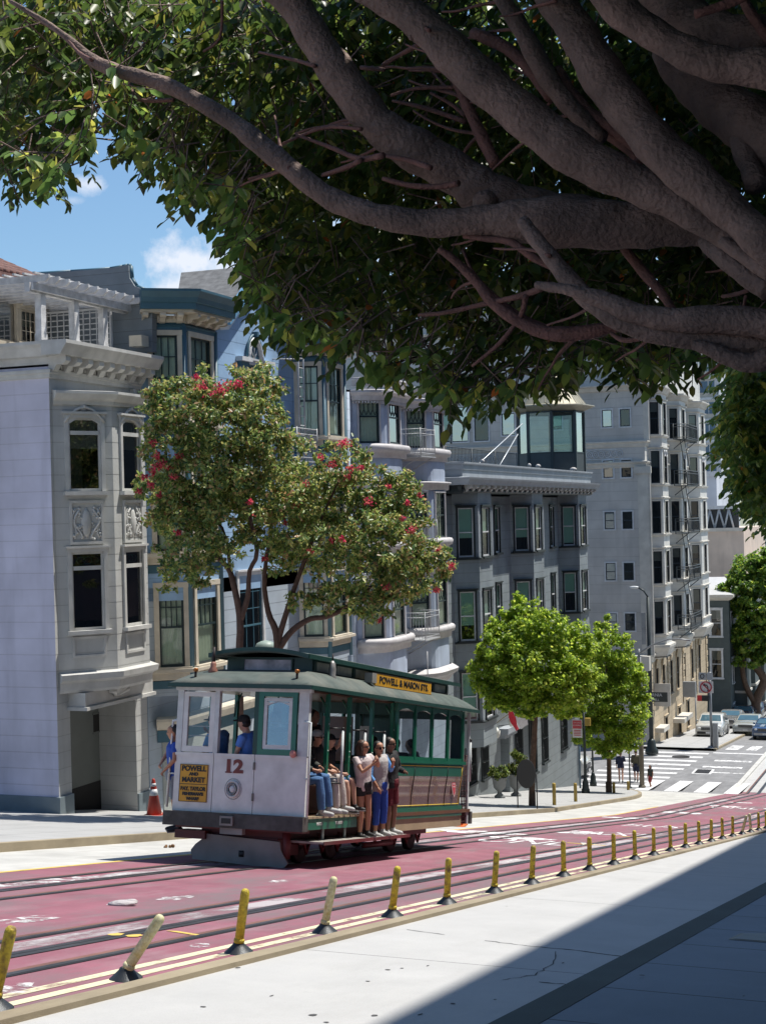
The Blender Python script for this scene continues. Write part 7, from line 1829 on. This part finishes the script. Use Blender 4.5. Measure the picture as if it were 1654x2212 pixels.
# corner bollards
for k, (px, py, pt) in enumerate(((1197, 1737, 1692), (1243, 1733, 1692), (1326, 1727, 1690), (1357, 1724, 1688))):
    p = ground(px, py, [-14.3, -14.4, -15.2, -15.6][k]); zt = topz(px, pt, p); m = MB(); m.lathe([(.07, 0), (.07, zt - p.z - .03), (.05, zt - p.z)], 12, 0, tuple(p))
    tag(m.build('corner_bollard', M_yb, origin=tuple(p)), ['brass yellow post nearest the black disc sign', 'brass yellow post just left of the lamp foot', 'brass yellow post right of the narrow tree trunk', 'brass yellow post nearest the brown pole'][k], 'post', 'brass yellow posts on the corner pavement')
# lamp post with fluted base
def lamppost(name, lab, px, py, pt, X, arm=None, r=.07, base=.19):
    p = ground(px, py, X); zt = topz(px, pt, p); t = thing(name, lab, 'lamp post', tuple(p))
    m = MB(); m.lathe([(base, 0), (base, .18), (base * .82, .22), (base * .75, .5), (base * .5, .62), (base * .45, .68), (r, .72)], 16, 0, tuple(p)); m.build('base', M_pole, t)
    m = MB(); m.tube([p + V((0, 0, .7)), V((p.x, p.y, zt))], [r, r * .7], 12); m.build('pole', M_pole, t)
    return t, p, zt
t, p, zt = lamppost('lamp_post', 'dark street pole with a fluted foot and red parking sign on the corner pavement', 1265, 1728, 1530, -16.2)
m = MB(); s = p.dot(FV) / CF; z1 = topz(1248, 1575, p)
m.box(p.x - .55, p.x - .09, p.y - .02, p.y, z1 - .42, z1 + .42, 0); m.box(p.x - .53, p.x - .11, p.y - .023, p.y - .02, z1 + .0, z1 + .38, 1)
for i in range(4): m.box(p.x - .48, p.x - .16, p.y - .026, p.y - .023, z1 - .1 - i * .075, z1 - .065 - i * .075, 1)
sgn = m.build('parking_sign', [mat('sign_white', (.58, .56, .55), .5), mat('sign_red', (.45, .05, .06), .5)], t)
for s_, z_ in (('TOW AWAY', .27), ('NO STOPPING', .15)): text_mesh('lettering', s_, .075, Tr(p.x - .32, p.y - .025, z1 + z_) @ Rx(pi / 2), mat('sign_white', (.58, .56, .55)), sgn, .002, .8)
m = MB(); m.box(p.x + .06, p.x + .3, p.y - .1, p.y + .1, z1 + .15, z1 + .5); m.build('meter_box', M_yb, t)
# traffic signal behind the lamp
q = ground(1281, 1695, -18.2); t, p2, zt = lamppost('signal_post', 'shorter dark pole with traffic signal heads behind the street trees', 1281, 1698, 1520, -18.4, r=.055)
m = MB(); m.box(p2.x - .05, p2.x + .25, p2.y - .15, p2.y + .15, zt - 1.2, zt, 0)
m.build('signal_head', [M_grey], t)
# blue-grey post (back of a sign) left of it
p = ground(1253, 1702, -18.0); t = thing('sign_post', 'slim blue grey post with a small plate by the dark house corner', 'sign post', tuple(p)); zt = topz(1253, 1590, p)
m = MB(); m.tube([p, V((p.x, p.y, zt))], .05, 8); m.build('pole', mat('bluegrey_post', (.08, .13, .18), .5), t); m = MB(); m.box(p.x - .25, p.x + .25, p.y - .03, p.y - .05, zt - .5, zt); m.build('plate', mat('bluegrey_post', (.08, .13, .18)), t)
# black disc signs (backs)
p = ground(1138, 1742, -14.2); t = thing('disc_sign', 'black oval sign board on two thin legs beside the tree trunk', 'sign', tuple(p))
zc = topz(1138, 1672, p); m = MB(); m.T = Tr(p.x, p.y, zc) @ Rx(pi / 2); m.lathe([(.34, -.015), (.34, .015)], 28, 0, (0, 0, 0), 1, 1.5, smooth=False); m.build('disc', M_black, t)
for dx in (-.34, .36):
    m = MB(); m.tube([p + V((dx, .03, -.1)), V((p.x + dx, p.y + .03, zc))], .022, 6); m.build('leg', M_black, t)
# thin dark pole by the crosswalk with camera, brown utility pole
p = ground(1361, 1724, -16.2); t = thing('thin_signal_pole', 'thin dark pole with signal boxes in front of the walking pair', 'pole', tuple(p)); zt = topz(1361, 1545, p)
m = MB(); m.tube([p, V((p.x, p.y, zt))], .04, 8); m.lathe([(.12, 0), (.1, .06)], 10, 0, tuple(p)); m.build('pole', M_pole, t)
m = MB(); zz = topz(1370, 1585, p); m.box(p.x + .05, p.x + .45, p.y - .15, p.y + .15, zz - .35, zz + .35); m.box(p.x - .1, p.x + .1, p.y - .1, p.y + .1, zz - .2, zz + .5); m.build('signal_box', M_black, t)
p = ground(1387, 1722, -16.0); t = thing('utility_pole', 'brown weathered pole standing right at the kerb corner', 'pole', tuple(p)); zt = topz(1387, 1180, p)
m = MB(); m.tube([p, V((p.x, p.y, topz(1387, 1560, p)))], .13, 12); m.lathe([(.2, 0), (.2, .05), (.14, .12)], 12, 0, tuple(p)); m.build('pole', M_wpole, t)
zb_ = topz(1387, 1560, p); m = MB(); m.tube([V((p.x, p.y, zb_)), V((p.x + .05, p.y, topz(1385, 1420, p)))], [.085, .06], 10); m.build('upper_pole', M_grey, t)
z0 = topz(1388, 1412, p); m = MB(); sc = p.dot(FV) / CF
m.tube([V((p.x, p.y, z0)), V((p.x + .7, p.y - .02, z0 + .45)), V((p.x + 1.6, p.y, z0 + .78)), V((p.x + 2.2, p.y, z0 + .8)), V((p.x + 2.75, p.y, z0 + .72))], [.06, .05, .04, .035, .05], 8); m.build('curved_arm', M_grey, t)
m = MB(); m.tube([V((p.x, p.y, z0 - .6)), V((p.x, p.y, z0 + .25))], .07, 8); m.build('arm_socket', M_grey, t)
# taller lamp across the cross street
p = ground(1406, 1575, -18.1, .1); t = thing('street_lamp', 'dark street lamp with a bent arm in front of the apartment block', 'street lamp', tuple(p)); z1 = topz(1406, 1290, p)
m = MB(); m.lathe([(.42, 0), (.42, .2), (.3, .4), (.24, .8), (.14, .95)], 14, 0, tuple(p)); m.build('base', M_pole, t)
m = MB(); m.tube([p + V((0, 0, .8)), V((p.x, p.y, z1))], [.14, .11], 12); m.build('pole', M_pole, t)
m = MB(); m.tube([V((p.x, p.y, z1)), V((p.x - .25, p.y, z1 + .4)), V((p.x - .6, p.y, z1 + .62))], .05, 8); m.build('arm', M_pole, t)
m = MB(); m.ball((p.x - .85, p.y, z1 + .62), .32, n=12, rz=.09, ry=.16); m.build('lamp_head', mat('lamp_white', (.6, .62, .62), .4), t)
zs = topz(1405, 1505, p); m = MB(); m.box(p.x - 1.1, p.x + 1.1, p.y - .16, p.y - .12, zs - .3, zs + .3, 0); sn = m.build('street_name_sign', [mat('sign_black', (.03, .035, .03), .5)], t)
text_mesh('lettering', 'CALIFORNIA', .27, Tr(p.x, p.y - .165, zs + .12) @ Rx(pi / 2), mat('sign_white', (.58, .56, .55)), sn, .003, 1.0); text_mesh('lettering', '900  POWELL', .2, Tr(p.x, p.y - .165, zs - .18) @ Rx(pi / 2), mat('sign_white', (.58, .56, .55)), sn, .003, 1.0)
zs = topz(1405, 1432, p); m = MB(); m.box(p.x - 1.4, p.x + .1, p.y - .6, p.y + .2, zs - .45, zs + .45); m.build('hanging_box', M_tt, t)
for py in (1340, 1375):
    zs = topz(1398, py, p); m = MB(); m.box(p.x - .42, p.x - .16, p.y - .15, p.y + .1, zs - .5, zs + .5); m.build('signal_head', M_grey, t)
# sign cluster on the right: lane sign, no left turn
p = ground(1536, 1592, -15.0, .1); t = thing('turn_sign_pole', 'pole carrying a no left turn sign and a small red signal beside the parked suv', 'sign', tuple(p)); zt = topz(1536, 1452, p)
m = MB(); m.tube([p, V((p.x, p.y, zt))], .085, 10); m.lathe([(.3, 0), (.2, .15)], 12, 0, tuple(p)); m.build('pole', M_grey, t)
def zz_(py): return topz(1530, py, p)
m = MB(); y = p.y - .1; w_ = .9; x = p.x - .25
m.box(x - w_ / 2 - .02, x + w_ / 2 + .02, y - .02, y, zz_(1497), zz_(1472), 0); sn = m.build('turn_sign', [mat('sign_white', (.58, .56, .55))], t)
zc = (zz_(1497) + zz_(1472)) / 2; rr_ = (zz_(1472) - zz_(1497)) * .46
m = MB(); m.tube([(x + rr_ * math.cos(2 * pi * i / 24), y - .035, zc + rr_ * math.sin(2 * pi * i / 24)) for i in range(25)], .045, 5, 0, cap=False); m.tube([(x - rr_ * .68, y - .04, zc + rr_ * .68), (x + rr_ * .68, y - .04, zc - rr_ * .68)], .035, 5, 0); m.build('red_ring', mat('sign_red', (.45, .05, .06)), sn)
m = MB(); m.tube([(x + .12, y - .03, zc - .26), (x + .12, y - .03, zc + .02), (x + .06, y - .03, zc + .12), (x - .08, y - .03, zc + .13)], .035, 5); m.add([(x - .06, y - .03, zc + .24), (x - .06, y - .03, zc + .02), (x - .22, y - .03, zc + .13)], [(0, 1, 2)]); m.build('arrow', M_black, sn)
m = MB(); m.box(x - w_ / 2, x + .02, y - .02, y, zz_(1469), zz_(1453), 0); m.box(x + .06, x + w_ / 2, y - .02, y, zz_(1469), zz_(1453), 0); o = m.build('small_plate', [mat('plate_grey', (.35, .36, .37), .5)], t)
m = MB(); m.tube([(x - .22 + .12 * math.cos(pi * i / 6), y - .03, (zz_(1469) + zz_(1453)) / 2 + .14 * math.sin(pi * i / 6)) for i in range(13)], .025, 4, cap=False); m.build('plate_ring', M_black, o)
m = MB(); m.box(x - .55, x - .25, y - .2, y, zz_(1514), zz_(1502), 0); m.box(x - .25, x + .2, y - .2, y, zz_(1514), zz_(1502), 1); m.build('red_signal', [mat('red_lens', (.55, .02, .02), .3), M_black], t)
m = MB(); m.box(p.x + .12, p.x + .42, p.y - .2, p.y + .2, p.z, zz_(1562)); m.build('meter_box', M_grey, t)
# wall box near the far building
q = atY(1490, 1490, 108); m = MB(); m.box(q.x - .45, q.x + .45, 107.6, 108, q.z - .5, q.z + .6); m.tube([(q.x + .4, 107.8, q.z - .5), (q.x + .4, 107.8, gz(108))], .05, 6)
tag(m.build('utility_cabinet', M_grey, origin=(q.x, 107.8, gz(108))), 'small grey cabinet on a post before the arched stone windows', 'cabinet')
# flag hung from the dark grey house
t = thing('flag', 'drooping flag with red edge and white field hung at the dark house entrance', 'flag', tuple(atX(1095, 1560, -17.6)))
m = MB(); a = atX(1072, 1562, -18.9); b = atX(1118, 1528, -16.8); m.tube([a, b], .02, 6); m.build('flag_pole', M_sill, t)
m = MB(); A = [atX(*q, -17.4) for q in ((1088, 1522), (1098, 1548), (1108, 1575), (1118, 1580))]
def strip2(pl, pr, mi, n=6, am=.05):
    vs = []
    for i in range(n + 1):
        a_ = pl[0].lerp(pl[1], i / n); b_ = pr[0].lerp(pr[1], i / n)
        for j in range(5): q = a_.lerp(b_, j / 4); vs.append(q + V((am * math.sin(i * 1.3 + j), .04 * math.cos(i + j * 1.7), 0)))
    m.smooth = True; m.add(vs, [(i * 5 + j, i * 5 + j + 1, i * 5 + j + 6, i * 5 + j + 5) for i in range(n) for j in range(4)], mi); m.smooth = False
strip2((atX(1089, 1520, -17.4), atX(1112, 1580, -17.4)), (atX(1100, 1520, -17.3), atX(1122, 1576, -17.3)), 0)
strip2((atX(1100, 1520, -17.3), atX(1122, 1576, -17.3)), (atX(1134, 1524, -17.0), atX(1142, 1566, -17.0)), 1)
m.build('flag_cloth', [cloth('flag_red', (.5, .02, .04)), cloth('flag_white', (.6, .6, .62))], t)
m = MB(); c = atX(1118, 1538, -17.15); m.ball(c, .1, n=8); m.build('emblem', cloth('flag_red', (.5, .02, .04)), t)
# lanterns and planters
for k, (px, py) in enumerate(((1073, 1585), (1104, 1560))):
    c = atX(px, py, -18.4); t = thing('wall_lantern', ['lower cream wall lantern left of the dark house entrance', 'upper cream wall lantern right of the dark house entrance'][k], 'lantern', tuple(c))
    m = MB(); m.lathe([(.06, -.2), (.13, -.1), (.15, .12), (.08, .18), (.02, .26)], 8, 0, tuple(c)); m.build('lamp_glass', M_blind, t); m = MB(); m.tube([c + V((0, 0, -.1)), V((-19, c.y, c.z - .2))], .02, 5); m.build('bracket', M_pole, t)
M_pot = mat('grey_urn', (.20, .21, .21), .8, dirt=.3)
for k, (px, py, hh_, tall_) in enumerate(((1079, 1715, .85, .5), (1114, 1711, .95, 1.1))):
    p = ground(px, py, -17.6); t = thing('urn_planter', ['urn planter with a low round shrub left of the entrance', 'urn planter with a taller pointed shrub right of the entrance'][k], 'planter', tuple(p))
    m = MB(); m.lathe([(.22, 0), (.22, .08), (.09, .18), (.1, .28), (.24, .42), (.30, hh_ - .05), (.34, hh_)], 16, 0, tuple(p)); m.build('urn', M_pot, t)
    P, D, N_, S = lobe_leaves([(np.array(p) + [0, 0, hh_ + tall_ * .45], (.36, .36, tall_ * .5)), (np.array(p) + [0, 0, hh_ + tall_ * .2], (.42, .42, .2))], 1500, (.07, .12), .8)
    leaves('shrub', P, D, N_, S, tints(len(P), [(.10, .15, .03), (.14, .16, .03), (.05, .09, .02)]), M_ml, t, wide=.3)
# traffic cones
M_con = mat('cone_red', (.40, .035, .02), .5, var=.1); M_cor = mat('cone_orange', (.55, .13, .02), .5, var=.1); M_wh = mat('cone_band', (.6, .6, .6), .4)
def cone(c, h, lab, m1, band=True):
    t = thing('traffic_cone', lab, 'traffic cone', tuple(c)); m = MB(); m.lathe([(.15 * h / .7, .03), (.035, h - .02), (.028, h)], 14, 0, tuple(c)); m.build('cone_body', m1, t)
    m = MB(); m.box(c[0] - .19, c[0] + .19, c[1] - .19, c[1] + .19, c[2], c[2] + .03); m.build('base_plate', m1, t)
    if band:
        for z0, z1 in ((h * .55, h * .72), (h * .8, h * .88)):
            r = lambda z: .15 * h / .7 + (.035 - .15 * h / .7) * (z - .03) / (h - .05) + .003
            m = MB(); m.lathe([(r(z0), z0), (r(z1), z1)], 14, 0, tuple(c)); m.build('white_band', M_wh, t)
p = atX(333, 1748, -17.6); p.z = gz(p.y) + .14; cone(p, .85, 'red traffic cone with white bands beside the pale house door pier', M_con)
p = og(990, 1786); p.z = gz(p.y) + .015; cone(p, .55, 'orange traffic cone by the rear step of the cable car', M_cor, False)
# green dome lidded bin behind the tram
p = atX(574, 1400, -16.8); t = thing('domed_bin', 'grey green dome lidded cabinet seen above the tram roof between the tree trunks', 'cabinet', (p.x, p.y, gz(p.y) + .14)); z0 = p.z
m = MB(); m.lathe([(.24, gz(p.y) - z0), (.24, .0)], 16, 0, (p.x, p.y, z0)); m.build('body', mat('pale_green_metal', (.25, .32, .29), .5), t)
m = MB(); m.lathe([(.27, .0), (.27, .05), (.23, .13), (.12, .18), (.02, .2)], 16, 0, (p.x, p.y, z0)); m.build('dome_lid', mat('pale_green_metal', (.25, .32, .29)), t)
# small rubble on the road
for k, (px, py, s_) in enumerate(((265, 1958, .16),)):
    p = og(px, py); m = MB(); m.T = Tr(p.x, p.y, gz(p.y) + .03) @ Rz(.4); m.ball((0, 0, 0), s_, n=10, rz=.03, ry=.09); m.ball((s_ * .5, .03, .005), s_ * .5, n=8, rz=.03, ry=.05)
    tag(m.build('crumpled_paper', mat('paper_grey', (.45, .42, .42), .8, bump=1), origin=(p.x, p.y, gz(p.y))), 'crumpled pale litter lying on the red lane', 'litter')
for k, (px, py) in enumerate(((367, 1832), (471, 1826))):
    p = og(px, py); m = MB()
    for q in range(6): m.ball((p.x + random.uniform(-.08, .08), p.y + random.uniform(-.08, .08), gz(p.y) + .02), .03, n=6)
    tag(m.build('dry_leaves', mat('brown_leaf', (.16, .08, .03), .8), origin=(p.x, p.y, gz(p.y))), ['small clump of brown leaves in the far gutter, left of the other', 'small clump of brown leaves in the far gutter nearest the tram'][k], 'leaf litter')

# ================================================================ vehicles
G_car = mat('car_glass', (.03, .05, .07), .08, bump=0); M_tyre = mat('tyre', (.02, .02, .02), .8); M_rim = mat('rim', (.35, .36, .37), .3, .8)
def car(T, name, label, paint, kind='suv', Lc=4.6, W=1.85, H=1.7, stripe=None, cat='car'):
    """local: front faces -Y, centre of the front axle side at y=0"""
    t = thing(name, label, cat, tuple(T.translation), T.to_3x3().to_4x4())
    def nb(): m = MB(); m.T = T.copy(); return m
    if kind == 'suv': prof = [(-.05, .35), (-.08, .62), (.02, .92), (.25, 1.02), (1.15, 1.12), (1.75, H - .08), (2.3, H), (3.9, H - .03), (4.4, 1.15), (4.55, .9), (4.58, .45), (4.5, .3), (.05, .25)]
    elif kind == 'coupe': prof = [(-.05, .38), (-.1, .60), (-.05, .82), (.2, .90), (1.6, .98), (2.25, H - .04), (2.9, H), (3.5, H - .05), (4.3, 1.0), (4.7, .92), (4.72, .5), (4.6, .3), (.1, .25)]
    else: prof = [(-.05, .35), (-.05, .9), (.1, 1.15), (.7, 1.25), (1.25, H - .1), (1.7, H), (4.7, H), (4.8, 1.2), (4.8, .4), (4.6, .3), (.1, .25)]
    m = nb(); n = len(prof); ks = [0, .12, .5, .88, 1.0]
    xs_ = [-W / 2, -W / 2 + .12, 0, W / 2 - .12, W / 2]; vs = []
    for x in xs_:
        for (y, z) in prof:
            edge = abs(x) > W / 2 - .01; hi = max(0, (z - 1.0) / (H - 1.0)) if z > 1.0 else 0
            xx_ = x * (1 - .18 * hi); vs.append((xx_, y + (.06 if edge and y < 1 else 0) - (.06 if edge and y > 4 else 0), z - (.05 if edge else 0) + (.02 if x == 0 and z > .8 else 0)))
    fs = [(i * n + j, i * n + (j + 1) % n, (i + 1) * n + (j + 1) % n, (i + 1) * n + j) for i in range(4) for j in range(n)] + [list(range(n))[::-1], [4 * n + j for j in range(n)]]
    m.smooth = True; m.add(vs, fs); body = m.build('body', [paint], t)
    bv = body.modifiers.new('bevel', 'BEVEL'); bv.width = .05; bv.segments = 2
    # windscreen and side glass
    a, b = prof[4], prof[5]; m = nb()
    lo = (a[0] + .08, a[1] + .04); hi = (b[0] - .06, b[1] - .06); nn = V((0, -(hi[1] - lo[1]), hi[0] - lo[0])).normalized() * .035
    fx = lambda z: 1 - .18 * max(0, (z - 1) / (H - 1))
    m.add([V((-W / 2 * .84 * fx(lo[1]), lo[0], lo[1])) + nn, V((W / 2 * .84 * fx(lo[1]), lo[0], lo[1])) + nn, V((W / 2 * .82 * fx(hi[1]), hi[0], hi[1])) + nn, V((-W / 2 * .82 * fx(hi[1]), hi[0], hi[1])) + nn], [(0, 1, 2, 3)])
    m.build('windscreen', mat('windscreen_glass', (.06, .13, .17), .06, bump=0, coat=1), t)
    for s in (-1, 1):
        m = nb(); z0, z1 = a[1] + .03, H - .2; y0, y1 = b[0] - .1, prof[7][0]
        m.add([(s * (W / 2 * fx(z0) + .012), a[0] + .5, z0), (s * (W / 2 * fx(z0) + .012), y1 + .2, z0), (s * (W / 2 * fx(z1) + .012), y1 - .1, z1), (s * (W / 2 * fx(z1) + .012), y0 + .1, z1)], [(0, 1, 2, 3)]); m.build('side_glass', G_car, t)
        m = nb(); m.ball((s * (W / 2 + .09), a[0] + .5, a[1] + .05), .1, n=8, rz=.07, ry=.06); m.build('mirror', paint, t)
        for y in (.85, Lc - .95):
            m = nb(); m.T = T @ Tr(s * (W / 2 - .1), y, .33) @ Ry(pi / 2 * s); m.lathe([(.2, -.1), (.33, -.09), (.335, .0), (.33, .09), (.22, .115)], 20, 0); w_ = m.build('wheel', M_tyre, t)
            m = nb(); m.T = T @ Tr(s * (W / 2 - .1), y, .33) @ Ry(pi / 2 * s); m.lathe([(.21, .10), (.2, .125), (.06, .13)], 14, 0)
            m.build('rim', M_rim, w_)
        m = nb(); m.ball((s * (W / 2 - .28), -.03, .72), .15, n=10, rz=.085, ry=.07); m.build('headlight', mat('headlight_glass', (.6, .62, .62), .1, bump=0), t)
    m = nb(); m.box(-.5, .5, -.11, -.06, .60, .80, 0)
    for k in range(4): m.box(-.5, .5, -.118, -.11, .62 + k * .05, .63 + k * .05, 1)
    m.build('grille', [M_black, M_rim], t); m = nb(); m.box(-.78, .78, -.14, -.04, .34, .50); m.build('front_bumper', M_black if kind != 'coupe' else M_rim, t)
    m = nb(); m.box(-.17, .17, -.16, -.14, .37, .49); m.build('number_plate', M_wh, t)
    if stripe is not None:
        for s in (-1, 1):
            m = nb(); m.add([(s * .12, .2, prof[3][1] + .035), (s * .42, .2, prof[3][1] + .032), (s * .42, prof[4][0], prof[4][1] + .032), (s * .12, prof[4][0], prof[4][1] + .035)], [(0, 1, 2, 3)]); m.build('bonnet_stripe', stripe, t)
    return t
def carpaint(k, c): return mat('paint_' + k, c, .25, .1, var=.03, coat=1, bump=0)
p = og(1548, 1596); p.z = gz(p.y) + .01; car(Tr(-16.65, 106.6, gz(106.6)) @ Rz(.02) @ Rx(-.075), 'parked_suv', 'white suv parked facing the crossing beside the turn sign', carpaint('white', (.55, .55, .52)))
car(Tr(-14.6, 110.5, gz(110.5)) @ Rx(-.075), 'parked_sedan', 'pale sedan half hidden between the white suv and the blue striped car', carpaint('silver', (.38, .40, .38)), 'coupe', H=1.45)
car(Tr(-12.75, 106.8, gz(106.8)) @ Rz(.0) @ Rx(-.075), 'muscle_car', 'dark blue coupe with pale bonnet patches at the right edge of the road', carpaint('blue', (.04, .09, .20)), 'coupe', H=1.40, stripe=carpaint('pale', (.5, .53, .55)))
for k, yy in enumerate((116, 123, 130)): car(Tr(-16.7, yy, gz(yy)) @ Rx(-.075), 'parked_car', ['grey car parked first behind the white suv', 'dark car parked second behind the white suv', 'black car parked third behind the white suv'][k], carpaint(['grey', 'dark', 'black'][k], [(.2, .2, .2), (.06, .06, .07), (.02, .02, .025)][k]), 'coupe', H=1.45)
q = atY(1262, 1670, 84); car(Tr(q.x + .3, 83.4, gz(83.4)) @ Rz(pi / 2), 'white_van', 'white van on the cross street half hidden by the dark house corner', carpaint('white', (.55, .55, .52)), 'van', H=2.0, cat='van')
